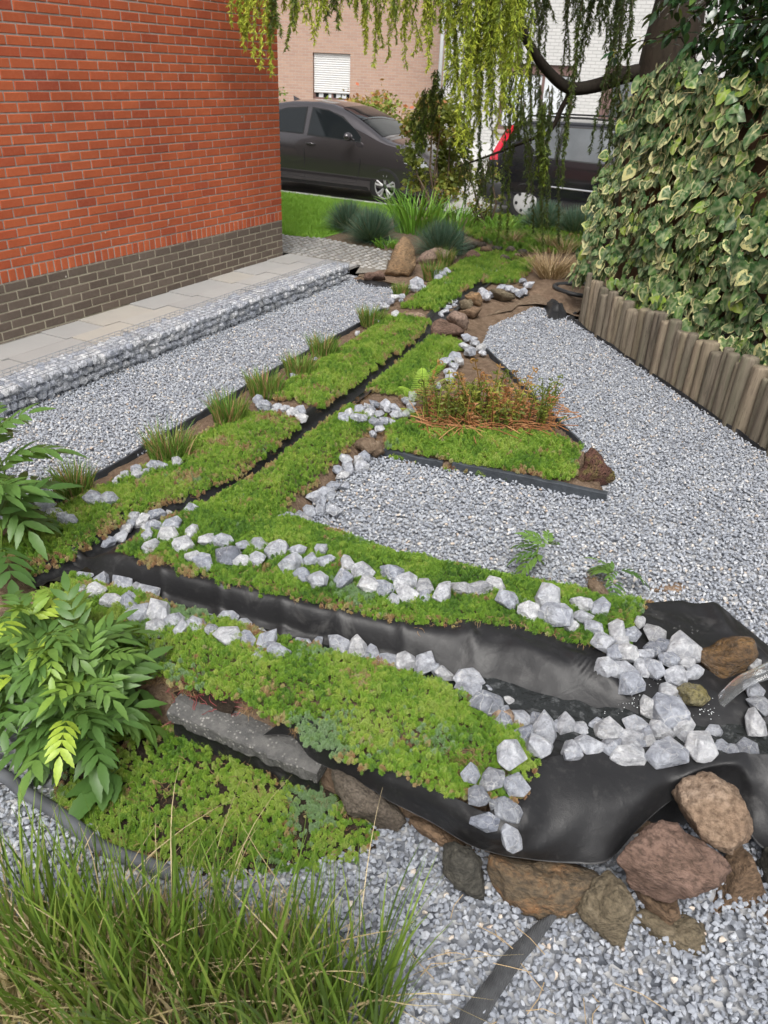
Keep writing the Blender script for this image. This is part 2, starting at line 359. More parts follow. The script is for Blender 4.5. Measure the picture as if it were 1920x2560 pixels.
def pebble_mat(name='grey_gravel', dark=1.0):
    n = NT(name); t = n.attr('tint', 'INSTANCER'); p = n.coord()
    c = n.ramp(t, [(0, (.110, .126, .160)), (.2, (.155, .174, .212)), (.45, (.200, .221, .262)), (.68, (.262, .284, .324)), (.86, (.345, .365, .40)), (.95, (.48, .49, .50)), (.97, (.46, .40, .33)), (1, (.36, .27, .20))])
    c = n.mix(n.math('MULTIPLY', n.noise(1.4, 4, .6, p), .5), c, n.mix(.5, c, (.7, .7, .7)))
    return n.done(c, .75, .35)
M['pebble'] = pebble_mat()
def gravel_bed():
    n = NT('gravel_bed'); p = n.pos(); v = n.n('ShaderNodeTexVoronoi'); v.inputs['Scale'].default_value = 46; n.link(p, v.inputs['Vector'])
    sep = n.n('ShaderNodeSeparateColor'); n.link(v.outputs['Color'], sep.inputs[0])
    c = n.ramp(sep.outputs[0], [(0, (.10, .11, .13)), (.5, (.24, .25, .27)), (1, (.45, .45, .45))])
    n.bump(v.outputs['Distance'], .8, .012); return n.done(c, .85, .25)
M['gravel_bed'] = gravel_bed()
def soil_mat(name, a, b, c3, sc=18):
    n = NT(name); p = n.pos()
    c = n.ramp(n.noise(sc, 8, .75, p), [(.3, a), (.52, b), (.72, c3)])
    c = n.mix(n.ramp(n.voro(sc * 6, vec=p), [(.12, (.6, .6, .6)), (.3, (0, 0, 0))]), c, tuple(x * .4 for x in a))
    n.bump(n.math('ADD', n.noise(sc * 5, 6, .7, p), n.noise(sc, 4, .6, p)), .9, .02); return n.done(c, .95, .15)
M['soil'] = soil_mat('bare_soil', (.10, .068, .046), (.185, .13, .09), (.27, .20, .145))
M['bark'] = soil_mat('bark_mulch', (.10, .07, .05), (.20, .145, .10), (.34, .27, .20), 26)
M['darksoil'] = soil_mat('damp_soil', (.022, .016, .012), (.042, .031, .023), (.075, .056, .042), 24)
M['matsoil'] = soil_mat('moss_and_soil', (.05, .045, .018), (.085, .085, .026), (.12, .10, .05), 30)

def liner_mat(name='black_rubber_liner', col=(.014, .014, .015), dust=.36, rough=.38):
    n = NT(name); p = n.pos()
    d = n.ramp(n.noise(6, 6, .7, p, dist=.8), [(.55, (0, 0, 0)), (.78, (dust, dust, dust))])
    d2 = n.ramp(n.noise(38, 5, .7, p), [(.56, (0, 0, 0)), (.8, (dust * .45,) * 3)])
    c = n.mix(d, col, (.16, .155, .15)); c = n.mix(d2, c, (.13, .125, .118))
    r = n.math('ADD', n.math('MULTIPLY', d, .35), rough)
    cr = n.ramp(n.voro(7, 'DISTANCE_TO_EDGE', n.map(n.mix(.3, p, n.noise(4, 3, .6, p, 'Color')), (1, 1.8, 1.2), rot=(0, 0, .7))), [(0, (1, 1, 1)), (.10, (0, 0, 0))])
    h = n.math('ADD', n.math('ADD', n.noise(420, 2, .5, p), n.math('MULTIPLY', n.noise(24, 4, .6, p), 1.8)), n.math('MULTIPLY', cr, .35))
    n.bump(h, .20, .005)
    return n.done(c, r, .34)
M['liner'] = liner_mat()
M['liner_wet'] = liner_mat('wet_black_rubber_liner', (.012, .012, .013), .25, .16)
M['edging'] = plain('black_slate_edging', (.040, .046, .054), .55, .4, .35, 12, .3, 60)
M['edging_grey'] = plain('grey_plastic_edging', (.085, .09, .10), .5, .4, .25, 8, .15, 40)
M['fabric'] = None
def fabric():
    n = NT('woven_black_ground_fabric'); p = n.coord('UV')
    w = n.n('ShaderNodeTexWave'); w.inputs['Scale'].default_value = 60; w.inputs['Distortion'].default_value = 1.2; n.link(n.pos(), w.inputs['Vector'])
    c = n.mix(n.noise(40, 4, .6, n.pos()), (.022, .023, .025), (.085, .088, .092)); n.bump(w.outputs['Fac'], .5, .003); return n.done(c, .8, .2)
M['fabric'] = fabric()
def water_mat(name, base=(.010, .012, .010), scale=26, st=.22, white=0.0, rough=.03):
    n = NT(name); p = n.pos()
    h = n.math('ADD', n.noise(scale, 3, .5, p, dist=.7), n.math('MULTIPLY', n.noise(scale * 3.1, 2, .5, p), .4)); n.bump(h, st, .02)
    c = base
    if white: c = n.mix(n.ramp(n.noise(scale * 1.3, 5, .7, p), [(.52, (0, 0, 0)), (.72, (white,) * 3)]), base, (.75, .78, .80))  # white patches are water highlights painted into the base colour
    return n.done(c, rough, .7, IOR=1.33)
M['water'] = water_mat('dark_stream_water')
M['water_fast'] = water_mat('tumbling_water', (.018, .02, .02), 20, .45, .12, .04)
def jet():
    n = NT('pouring_water'); p = n.pos(); n.bump(n.noise(30, 2, .5, p, dist=.6), .2, .02)
    return n.done((.93, .96, .97), .02, .6, IOR=1.33, **{'Transmission Weight': .93})
M['jet'] = jet()
M['foam'] = plain('white_foam', (.70, .73, .75), .35, .5, .2, 60, .5, 90)

def leaf_mat(name, stops, attr='tint', kind='GEOMETRY', rough=.5, spec=.4, trans=.25, backs=None, noise=None, useobj=False):
    n = NT(name); t = n.rnd() if useobj else n.attr(attr, kind)
    c = n.ramp(t, stops)
    if noise: c = n.mix(n.ramp(n.noise(noise[0], 4, .6, n.pos()), [(.42, (0, 0, 0)), (.62, (noise[2],) * 3)]), c, noise[1])
    n.done(c, rough, spec)
    if trans:
        tr = n.n('ShaderNodeBsdfTranslucent'); n.link(n.mix(.5, c, (.5, .6, .08)), tr.inputs['Color'])
        mx = n.n('ShaderNodeMixShader'); mx.inputs[0].default_value = trans
        n.link(n.b.outputs[0], mx.inputs[1]); n.link(tr.outputs[0], mx.inputs[2]); n.link(mx.outputs[0], n.out.inputs['Surface'])
    return n.m
SED = [(0, (.050, .125, .014)), (.22, (.110, .225, .022)), (.5, (.180, .310, .032)), (.68, (.290, .380, .060)), (.78, (.150, .255, .105)), (.86, (.205, .300, .16)), (.90, (.36, .30, .13)), (.96, (.30, .18, .09)), (1, (.22, .09, .06))]
M['sedum'] = leaf_mat('sedum_leaves', SED, 'tint', 'INSTANCER', .5, .35, .2)
M['deadroot'] = leaf_mat('dry_brown_roots', [(0, (.13, .075, .035)), (.5, (.24, .15, .075)), (1, (.36, .25, .13))], 'tint', 'INSTANCER', .8, .2, 0)
M['redstem'] = plain('red_sedum_stems', (.21, .05, .05), .55, .4, .35, 30)
M['grassblade'] = leaf_mat('long_grass_blades', [(0, (.050, .095, .016)), (.3, (.095, .170, .026)), (.6, (.155, .245, .038)), (.82, (.24, .315, .06)), (.84, (.40, .31, .16)), (1, (.56, .46, .28))], 'tint', 'GEOMETRY', .42, .4, .2)
M['lawn'] = leaf_mat('lawn_grass', [(0, (.14, .29, .03)), (.6, (.22, .42, .045)), (1, (.31, .50, .08))], 'tint', 'INSTANCER', .55, .3, .25)
M['lawn_base'] = plain('lawn_base', (.15, .28, .035), .9, .2, .35, 14, .6, 90)
M['fescue'] = leaf_mat('blue_fescue_blades', [(0, (.045, .095, .062)), (.5, (.085, .16, .108)), (.85, (.14, .23, .165)), (1, (.30, .24, .14))], 'tint', 'GEOMETRY', .55, .35, .1)
M['iris'] = leaf_mat('strappy_green_leaves', [(0, (.07, .19, .02)), (.6, (.145, .32, .035)), (1, (.24, .42, .07))], 'tint', 'GEOMETRY', .4, .4, .25)
M['sedge'] = leaf_mat('sedge_blades', [(0, (.06, .13, .02)), (.5, (.12, .22, .035)), (.75, (.19, .26, .06)), (.85, (.30, .17, .08)), (1, (.36, .25, .13))], 'tint', 'GEOMETRY', .5, .3, .15)
M['straw'] = leaf_mat('straw_blades', [(0, (.25, .16, .085)), (.6, (.38, .27, .15)), (1, (.50, .39, .24))], 'tint', 'GEOMETRY', .7, .2, .1)
M['fern'] = leaf_mat('fern_green', [(0, (.09, .12, .02)), (.45, (.17, .205, .03)), (.7, (.26, .26, .045)), (.78, (.30, .17, .055)), (1, (.33, .14, .06))], 'tint', 'GEOMETRY', .5, .3, .2)
M['fernlight'] = leaf_mat('fresh_fern_frond', [(0, (.20, .36, .03)), (1, (.34, .50, .07))], 'tint', 'GEOMETRY', .5, .3, .3)
M['ferndead'] = leaf_mat('dead_fern_stems', [(0, (.14, .055, .022)), (.5, (.27, .115, .045)), (1, (.40, .22, .10))], 'tint', 'GEOMETRY', .7, .2, 0)
M['valerian'] = leaf_mat('valerian_leaves', [(0, (.055, .120, .030)), (.4, (.090, .175, .042)), (.7, (.135, .235, .048)), (.88, (.24, .36, .05)), (1, (.35, .47, .06))], 'tint', 'GEOMETRY', .42, .4, .22, noise=(60, (.045, .12, .02), .25))
M['stemgreen'] = plain('green_stems', (.17, .27, .05), .5, .4, .25, 10)
M['laurel'] = leaf_mat('glossy_dark_leaves', [(0, (.012, .034, .014)), (.5, (.022, .058, .022)), (.85, (.04, .095, .03)), (1, (.12, .19, .03))], useobj=True, rough=.22, spec=.55, trans=.08)
M['blossom'] = plain('yellow_green_buds', (.32, .30, .04), .6, .3, .3, 60)
M['maple'] = leaf_mat('bronze_green_leaves', [(0, (.07, .10, .02)), (.35, (.13, .16, .03)), (.6, (.21, .22, .04)), (.8, (.27, .16, .05)), (1, (.33, .13, .06))], 'tint', 'GEOMETRY', .5, .3, .25)
M['photinia'] = leaf_mat('red_tipped_leaves', [(0, (.09, .14, .02)), (.5, (.19, .24, .04)), (.75, (.34, .20, .06)), (1, (.42, .11, .06))], 'tint', 'GEOMETRY', .5, .3, .2)
M['hedge'] = leaf_mat('hedge_leaves', [(0, (.04, .09, .015)), (.6, (.10, .18, .03)), (1, (.22, .29, .06))], 'tint', 'GEOMETRY', .5, .3, .2)
M['needles'] = leaf_mat('larch_needles', [(0, (.016, .028, .010)), (.25, (.032, .052, .014)), (.45, (.075, .115, .020)), (.6, (.20, .27, .03)), (.8, (.40, .46, .05)), (1, (.58, .60, .09))], 'tint', 'GEOMETRY', .55, .3, .3)
def ivy_mat():
    n = NT('variegated_ivy_leaf'); r = n.rnd(); p = n.coord()
    e = n.attr('edge')                          # 0 at the midrib, 1 at the margin
    lim = n.math('ADD', n.math('MULTIPLY', n.ramp(r, [(0, (.0, .0, .0)), (.15, (.15, .15, .15)), (.45, (.45, .45, .45)), (.55, (.55, .55, .55)), (.57, (1.2, 1.2, 1.2))]), .9), .50)
    wob = n.math('ADD', e, n.math('MULTIPLY', n.math('SUBTRACT', n.noise(4, 4, .65, p), .5), 2.4))
    fac = n.math('MULTIPLY', n.math('SUBTRACT', wob, lim), 4.5, True)
    g = n.ramp(n.math('FRACT', n.math('MULTIPLY', r, 7.13)), [(0, (.022, .065, .020)), (.5, (.042, .105, .028)), (.85, (.075, .16, .036)), (.93, (.20, .31, .04)), (1, (.28, .38, .05))])
    g = n.mix(n.ramp(n.noise(6, 3, .6, p), [(.48, (0, 0, 0)), (.6, (.55, .55, .55))]), g, (.11, .175, .085))
    y = n.ramp(n.math('FRACT', n.math('MULTIPLY', r, 3.7)), [(0, (.47, .45, .20)), (.6, (.60, .58, .32)), (1, (.40, .46, .15))])
    c = n.mix(fac, g, y)
    v = n.attr('vein'); c = n.mix(n.math('MULTIPLY', v, .5), c, (.40, .43, .24))
    n.bump(n.math('SUBTRACT', n.noise(40, 3, .6, p), v), .3, .004)
    return n.done(c, .30, .5)
M['ivy'] = ivy_mat()
M['ivystem'] = plain('ivy_stems', (.20, .17, .075), .6, .3, .3, 12)
def timber(name, a, b, g, axis=(14, 14, 1.3)):
    n = NT(name); p = n.coord(); r = n.rnd(); q = n.map(p, axis)
    off = n.n('ShaderNodeVectorMath', operation='SCALE'); off.inputs[0].default_value = (7, 13, 29); n.link(r, off.inputs['Scale'])
    ad = n.n('ShaderNodeVectorMath', operation='ADD'); n.link(q, ad.inputs[0]); n.link(off.outputs[0], ad.inputs[1]); q = ad.outputs[0]
    c = n.ramp(n.noise(2.2, 7, .7, q, dist=.5), [(.28, a), (.5, mix_rgb(a, b, .6)), (.72, b)])
    c = n.mix(n.math('MULTIPLY', n.ramp(n.noise(1.1, 4, .6, q), [(.45, (0, 0, 0)), (.68, (1, 1, 1))]), .6), c, g)
    c = n.mix(n.ramp(n.noise(7, 6, .75, q), [(.32, (.8, .8, .8)), (.42, (0, 0, 0))]), c, tuple(x * .3 for x in a))
    br = n.ramp(r, [(0, (.72, .72, .72)), (.5, (.98, .98, .98)), (1, (1.22, 1.16, 1.08))]); c = n.mix(1.0, c, br, 'MULTIPLY')
    n.bump(n.noise(6, 6, .7, q), .7, .006); return n.done(c, .85, .2)
M['log'] = timber('weathered_log', (.062, .052, .041), (.265, .225, .172), (.13, .13, .088))
M['plank'] = timber('brown_fence_plank', (.12, .062, .035), (.20, .115, .068), (.16, .10, .06), (1.3, 14, 14))
M['treebark'] = timber('dark_tree_bark', (.012, .009, .007), (.036, .027, .020), (.022, .021, .014), (9, 9, 3))
M['twig'] = plain('brown_twigs', (.11, .08, .055), .8, .2, .3, 20)
M['wire'] = plain('galvanised_wire', (.24, .26, .28), .5, .4, .2, 20, metal=.3)
def slab_mat():
    n = NT('grey_paving_slab'); p = n.pos(); r = n.rnd()
    c = n.ramp(r, [(0, (.33, .325, .315)), (.5, (.37, .365, .355)), (.8, (.40, .39, .37)), (1, (.41, .38, .33))])
    c = n.mix(n.math('MULTIPLY', n.noise(5, 6, .7, p), .5), c, (.22, .22, .215)); n.bump(n.noise(90, 4, .6, p), .25, .004); return n.done(c, .8, .3)
M['slab'] = slab_mat()
def cobble_mat():
    n = NT('grey_cobble'); p = n.pos(); r = n.rnd()
    c = n.ramp(r, [(0, (.24, .24, .235)), (.5, (.32, .315, .30)), (1, (.40, .39, .37))]); n.bump(n.noise(60, 4, .6, p), .4, .006); return n.done(c, .8, .3)
M['cobble'] = cobble_mat()
M['joint'] = plain('sandy_joint', (.20, .185, .16), .95, .2, .3, 30, .5, 120)
M['concrete'] = plain('pale_concrete', (.34, .33, .31), .85, .25, .12, 2, .3, 70)
M['asphalt'] = plain('grey_road', (.17, .168, .165), .9, .25, .2, 3, .5, 130)
M['kerb'] = plain('kerb_stone', (.36, .355, .345), .85, .25, .15, 6, .3, 60)
def exposed():
    n = NT('weathered_concrete_edge'); p = n.pos(); v = n.ramp(n.voro(75, vec=p), [(.18, (.9, .9, .9)), (.34, (0, 0, 0))])
    c = n.mix(n.math('MULTIPLY', v, n.ramp(n.noise(14, 3, .6, p), [(.42, (0, 0, 0)), (.6, (1, 1, 1))])), n.ramp(n.noise(22, 5, .7, p), [(.3, (.060, .060, .060)), (.7, (.135, .132, .126))]), (.30, .29, .27))
    n.bump(n.noise(90, 5, .7, p), .8, .008); return n.done(c, .9, .2)
M['slab_edge'] = exposed()
M['glass'] = plain('dark_glass', (.012, .015, .017), .03, .35, .1, 2)
M['pane'] = plain('window_pane', (.12, .13, .14), .05, .7, .25, 1.5)
def clear_glass(name, tint, rough=.02):
    n = NT(name); return n.done(tint, rough, .6, IOR=1.45, **{'Transmission Weight': .95})
M['teal_glass'] = clear_glass('bluish_plastic_film', (.55, .80, .84), .25)
def paint(name, col, metal=.55, rough=.28):
    n = NT(name); p = n.coord(); c = n.mix(n.math('MULTIPLY', n.noise(1.2, 3, .5, p), .35), col, tuple(v * .7 for v in col))
    return n.done(c, rough, .5, Metallic=metal, **{'Coat Weight': .8, 'Coat Roughness': .04})
M['paint_grey'] = paint('metallic_grey_paint', (.075, .067, .072), .6, .18)
M['paint_black'] = paint('black_paint', (.010, .010, .013), .0, .2)
M['rubber'] = plain('tyre_rubber', (.018, .018, .018), .75, .3, .2, 20)
M['trim'] = plain('black_trim', (.014, .014, .015), .5, .4, .1, 8)
M['bumper'] = plain('dark_plastic_bumper', (.030, .030, .032), .55, .4, .15, 6)
M['alloy'] = plain('silver_alloy', (.50, .50, .50), .32, .5, .08, 6, metal=.7)
M['alloy_dark'] = plain('dark_alloy', (.05, .05, .052), .35, .5, .1, 6, metal=.5)
M['hubcap'] = plain('silver_wheel_cover', (.40, .40, .40), .4, .5, .08, 6)
def lens(name, col):
    n = NT(name); return n.done(col, .12, .6, **{'Coat Weight': .6})
M['redlens'] = lens('red_tail_lens', (.55, .012, .035)); M['lamp'] = lens('clear_headlamp', (.42, .44, .46)); M['chrome'] = plain('bright_metal', (.6, .6, .6), .15, .5, .05, 4, metal=1.0)
M['shutter'] = plain('white_roller_shutter', (.58, .58, .575), .5, .4, .04, 3)
M['sill'] = plain('stone_sill', (.33, .29, .26), .8, .3, .15, 8)
M['frame_brown'] = plain('brown_window_frame', (.15, .095, .085), .55, .4, .15, 6)
M['curtain'] = plain('net_curtain', (.55, .58, .60), .8, .2, .12, 3)
M['white_paint'] = plain('white_paint', (.58, .58, .57), .6, .3, .05, 4)
M['tile'] = plain('roof_tile', (.16, .075, .055), .8, .3, .2, 8)
M['hose'] = plain('black_pipe', (.028, .030, .032), .4, .5, .2, 10)
M['gutter'] = plain('grey_drainpipe', (.52, .54, .55), .5, .4, .08, 4)
M['soilbase'] = plain('garden_earth', (.10, .075, .052), .95, .2, .3, 3, .5, 30)
# ------------------------------------------------------------------ scattering (stuff only) and stone shapes
def proto_coll(name, meshes, mat):
    c = bpy.data.collections.new(name)
    for i, me in enumerate(meshes):
        if len(me.materials) == 0: me.materials.append(mat)
        o = bpy.data.objects.new('%s_%02d' % (name, i), me); c.objects.link(o)
    return c
def scatter(name, coll, pts, rot, scl, tint, rng):
    pts = np.asarray(pts, np.float32); N = len(pts)
    me = bpy.data.meshes.new(name); me.vertices.add(N); me.vertices.foreach_set('co', pts.ravel())
    scl = np.asarray(scl, np.float32)
    if scl.ndim == 1: scl = np.repeat(scl[:, None], 3, 1)
    for nm, ty, arr, key in (('rot', 'FLOAT_VECTOR', rot, 'vector'), ('scl', 'FLOAT_VECTOR', scl, 'vector'), ('tint', 'FLOAT', tint, 'value')):
        a = me.attributes.new(nm, ty, 'POINT'); a.data.foreach_set(key, np.ascontiguousarray(arr, np.float32).ravel())
    a = me.attributes.new('pick', 'INT', 'POINT'); a.data.foreach_set('value', rng.integers(0, len(coll.objects), N).astype(np.int32))
    me.update()
    o = bpy.data.objects.new(name, me); COL.objects.link(o)
    g = bpy.data.node_groups.new(name + '_scatter', 'GeometryNodeTree')
    g.interface.new_socket('Geometry', in_out='INPUT', socket_type='NodeSocketGeometry'); g.interface.new_socket('Geometry', in_out='OUTPUT', socket_type='NodeSocketGeometry')
    gi = g.nodes.new('NodeGroupInput'); go = g.nodes.new('NodeGroupOutput'); ip = g.nodes.new('GeometryNodeInstanceOnPoints'); ci = g.nodes.new('GeometryNodeCollectionInfo')
    ci.inputs['Collection'].default_value = coll; ci.inputs['Separate Children'].default_value = True; ci.inputs['Reset Children'].default_value = True
    def na(nm, ty):
        x = g.nodes.new('GeometryNodeInputNamedAttribute'); x.data_type = ty; x.inputs['Name'].default_value = nm; return x.outputs['Attribute']
    g.links.new(gi.outputs[0], ip.inputs['Points']); g.links.new(ci.outputs[0], ip.inputs['Instance']); ip.inputs['Pick Instance'].default_value = True
    g.links.new(na('pick', 'INT'), ip.inputs['Instance Index']); g.links.new(na('scl', 'FLOAT_VECTOR'), ip.inputs['Scale'])
    er = g.nodes.new('FunctionNodeEulerToRotation'); g.links.new(na('rot', 'FLOAT_VECTOR'), er.inputs[0]); g.links.new(er.outputs[0], ip.inputs['Rotation'])
    g.links.new(ip.outputs[0], go.inputs[0])
    md = o.modifiers.new('scatter', 'NODES'); md.node_group = g
    return o
def jitter_grid(x0, x1, y0, y1, step, rng, j=.5):
    nx, ny = max(1, int((x1 - x0) / step)), max(1, int((y1 - y0) / step))
    X, Y = np.meshgrid(x0 + (np.arange(nx) + .5) * step, y0 + (np.arange(ny) + .5) * step, indexing='ij')
    X = X.ravel() + rng.uniform(-j, j, X.size) * step; Y = Y.ravel() + rng.uniform(-j, j, Y.size) * step
    return X, Y
def hull_stone(seed, n=14, dims=(1, .8, .62), bev=.05, rough=.25, pw=2.0):
    r = random.Random(seed); bm = bmesh.new()
    for i in range(n):
        z = 1 - 2 * (i + .5) / n; a = i * 2.39996 + r.uniform(-.5, .5); q = math.sqrt(max(0, 1 - z * z)); k = r.uniform(1 - rough, 1.0 + rough * .3)
        u = (q * math.cos(a), q * math.sin(a), z); sq = (abs(u[0]) ** pw + abs(u[1]) ** pw + abs(u[2]) ** pw) ** (-1 / pw)
        bm.verts.new((u[0] * sq * dims[0] * k * .5, u[1] * sq * dims[1] * k * .5, u[2] * sq * dims[2] * k * .5))
    h = bmesh.ops.convex_hull(bm, input=bm.verts)
    bmesh.ops.delete(bm, geom=[v for v in bm.verts if not v.link_faces], context='VERTS')
    bmesh.ops.dissolve_limit(bm, angle_limit=rad(14), verts=bm.verts, edges=bm.edges)
    if bev: bmesh.ops.bevel(bm, geom=list(bm.edges), offset=bev * .5, segments=2, affect='EDGES', profile=.6, clamp_overlap=True)
    bmesh.ops.triangulate(bm, faces=[f for f in bm.faces if len(f.verts) > 4])
    bmesh.ops.recalc_face_normals(bm, faces=bm.faces)
    me = bpy.data.meshes.new('stone'); bm.to_mesh(me); bm.free()
    return me
_ico = {}
def ico(sub):
    if sub not in _ico:
        bm = bmesh.new(); bmesh.ops.create_icosphere(bm, subdivisions=sub, radius=1.0)
        _ico[sub] = (np.array([v.co[:] for v in bm.verts]), [tuple(v.index for v in f.verts) for f in bm.faces]); bm.free()
    return _ico[sub]
def cut_ball(seed, sub=4, ncut=16, lo=.62, hi=.94):
    V, Fc = ico(sub); V = V.copy(); r = random.Random(seed)
    for i in range(ncut):
        n = Vector((r.gauss(0, 1), r.gauss(0, 1), r.gauss(0, 1))).normalized(); n = np.array(n); d = r.uniform(lo, hi)
        s = V @ n - d; V -= np.outer(np.where(s > 0, s * .93, 0), n)
    return V, Fc
def radial(poly, c):
    """distance from c to the outline, as a function of the angle"""
    P = np.asarray(poly, float) - c; A = np.linspace(-math.pi, math.pi, 181); R = []
    for a in A:
        d = np.array([math.cos(a), math.sin(a)]); best = 0
        for i in range(len(P)):
            p, q = P[i], P[(i + 1) % len(P)]; e = q - p; den = d[0] * e[1] - d[1] * e[0]
            if abs(den) < 1e-9: continue
            t = (p[0] * e[1] - p[1] * e[0]) / den; u = (p[0] * d[1] - p[1] * d[0]) / den
            if t > 0 and -1e-6 <= u <= 1 + 1e-6: best = max(best, t)
        R.append(best)
    R = np.array(R); k = np.array([.25, .5, .25]); R = np.convolve(np.r_[R[-2], R, R[1]], k, 'valid')
    return A, R
def outline_rock(name, f, poly, mat, thick, seed, zb=None, back=.0, ncut=16, noise=.035, sub=4, label=None, cat='rock', group=None, parent=None):
    """a rock with the outline seen in the photograph, standing where its foot meets the ground, with real depth"""
    a = FR[f]; px = np.array([(a[0] + x * a[2], a[1] + y * a[2]) for x, y in poly]); c = px.mean(0)
    foot = px[px[:, 1].argmax()]
    B = G('px', *foot) if zb is None else W('px', *foot, zb)
    depth = proj(B)[2] + thick * .35 + back
    k = depth / FPX; A, Rr = radial(px, c)
    V, Fc = cut_ball(seed, sub, ncut)
    n0 = ico(sub)[0]
    rho = np.hypot(V[:, 0], V[:, 1]); th = np.arctan2(V[:, 1], V[:, 0]); rr = np.interp(th, A, Rr) * k
    cutmax = np.interp(th, A, np.ones_like(A))
    prof = np.clip(rho, 0, 1) ** .85
    U = np.cos(th) * rr * prof; Vv = np.sin(th) * rr * prof; Wd = V[:, 2] * thick * .5
    size = float(rr.mean()); L = np.stack([U, Vv, Wd], 1)
    nrm = np.stack([np.cos(th) * rho, np.sin(th) * rho, V[:, 2]], 1)
    dn = np.array([fbm(p, 2.2 / size, 4, seed * 3.1) for p in L]) * noise * size * 1.9 + np.array([fbm(p, 7 / size, 4, seed) for p in L]) * noise * size * .9
    L = L + nrm * dn[:, None]
    cc = np.array([(c[0] - CX) * k, (c[1] - CY) * k, depth])
    cam_p = L * np.array([1, 1, -1]) + cc
    Wp = cam_p @ RM.T + np.array([0, 0, CAM_H])
    base = np.array([Wp[:, 0].mean(), Wp[:, 1].mean(), Wp[:, 2].min()])
    me = mkmesh(name, Wp - base, [q[::-1] for q in Fc], True)
    bm = bmesh.new(); bm.from_mesh(me); bmesh.ops.recalc_face_normals(bm, faces=bm.faces); bm.to_mesh(me); bm.free()
    o = obj(name, me, mat, parent, tuple(base))
    if label: tag(o, label, cat, group)
    return o
rng = np.random.default_rng(7); R0 = random.Random(11)

# ------------------------------------------------------------------ the setting: earth, gravel, paving, lawn, road
def sheet(name, poly, z, mat, label, cat='ground'):
    o = obj(name, mkmesh(name, [(x, y, z) for x, y in poly], [tuple(range(len(poly)))]), mat); return tag(o, label, cat, kind='structure')
sheet('ground', [(-150, -60), (150, -60), (150, 200), (-150, 200)], -.16, M['soilbase'], 'bare earth reaching out to the horizon under everything')
sheet('gravel_bed', [(-4.6, -2), (4.5, -2), (4.5, 5), (0.2, 5.3), (-1.6, 7.3), (-4.6, 7.5)], -.008, M['gravel_bed'], 'packed fine grey gravel bed under the loose stones', 'gravel bed')
# planted soil with the stream mound and its channels
def bank_mesh():
    xs = np.arange(-3.96, 1.06, .03); ys = np.arange(1.24, 9.4, .03); Xg, Yg = np.meshgrid(xs, ys, indexing='ij'); t = T(Xg.ravel(), Yg.ravel())
    z = t.copy(); bumpy = np.array([mnoise.noise(Vector((x * 9, y * 9, 0))) for x, y in zip(Xg.ravel(), Yg.ravel())]) * .010
    z = np.where(t > .004, z + bumpy - .012, -.05)
    keep = t.reshape(Xg.shape); f = grid_faces(len(xs), len(ys)); ok = (t[f].max(1) > .001); f = f[ok]
    used = np.unique(f); mp = -np.ones(len(z), int); mp[used] = np.arange(len(used))
    return fastmesh('stream_bank', np.stack([Xg.ravel(), Yg.ravel(), z], 1)[used], mp[f], True)
tag(obj('stream_bank', bank_mesh(), M['soil']), 'bare brown soil of the raised stream bank under the sedum', 'soil', kind='structure')
sheet('planting_bed', [(-5.62, 8.80), (-5.57, 8.75), (-4.5, 8.62), (-4.35, 7.70), (-4.2, 7.32), (-3.6, 7.25), (-3.3, 7.0), (-2.75, 6.6), (-2.5, 6.62), (-2.42, 6.85), (-2.34, 7.05), (-2.36, 7.25), (-2.22, 7.42), (-2.02, 7.44), (-1.90, 7.30), (-1.78, 7.22), (-1.66, 7.2), (0.3, 5.6), (2.4, 5.5), (2.4, 11.75), (-5.62, 11.75)], .038, M['bark'], 'brown bark mulch bed with tufts along the street side', 'planting bed')
sheet('lawn', [(-13, 8.62), (-6.1, 8.62), (-5.60, 8.78), (-5.60, 11.78), (-13, 11.78)], .042, M['lawn_base'], 'strip of bright green lawn between the house and kerb', 'lawn')
sheet('road', [(-90, 11.9), (90, 11.9), (90, 19.5), (-90, 19.5)], -.09, M['concrete'], 'pale grey street running behind the garden', 'road')
sheet('far_pavement', [(-90, 19.5), (90, 19.5), (90, 60), (-90, 60)], -.086, M['concrete'], 'pale concrete forecourt in front of the houses across the street', 'pavement')
kb = empty('kerb', (0, 11.84, 0)); tag(kb, 'low grey stone kerb between the lawn and the street', 'kerb', kind='structure')
for i in range(24):
    x = -13 + i * .7; MB().box((x, -.06, -.14), (x + .692, .06, .055 if i % 2 else .052)).build('kerb_stone', M['kerb'], kb)
def pave_z(y): return .004 + .0151 * (y - 3.74)
pv = empty('paved_path', (-4.85, 5.5, 0)); tag(pv, 'path of grey concrete slabs beside the brick wall', 'path', kind='structure')
_j = MB(); _n0 = 14
_j.add([(-.52, -3.2, pave_z(2.3) - .02), (.44, -3.2, pave_z(2.3) - .02), (.44, 2.2, pave_z(7.7) - .02), (-.52, 2.2, pave_z(7.7) - .02)], [(0, 1, 2, 3)]).build('joint_bed', M['joint'], pv)
for row, (xa, xb) in enumerate(((-.49, -.19), (-.186, .124), (.128, .43))):
    y = -3.1 + [0, -.35, -.15][row]; k = 0
    while y < 2.15:
        L = [.60, .52, .60, .40][(k + row) % 4]; y2 = min(y + L, 2.19); ym = 5.5 + (y + y2) / 2
        z = pave_z(ym) + R0.uniform(-.0015, .0015)
        MB().box((xa, y, z - .03), (xb, y2 - .005, z)).build('slab', M['slab'], pv); k += 1; y = y2
cb = empty('cobbled_path', (-5.3, 8.2, .03)); tag(cb, 'area of small grey cobbles between the lawn and gabion', 'cobbles', kind='structure')
CPOLY = np.array([(-7.5, 7.72), (-4.4, 7.72), (-4.25, 7.35), (-4.02, 7.62), (-4.5, 8.60), (-5.57, 8.74), (-6.1, 8.60), (-7.5, 8.60)])
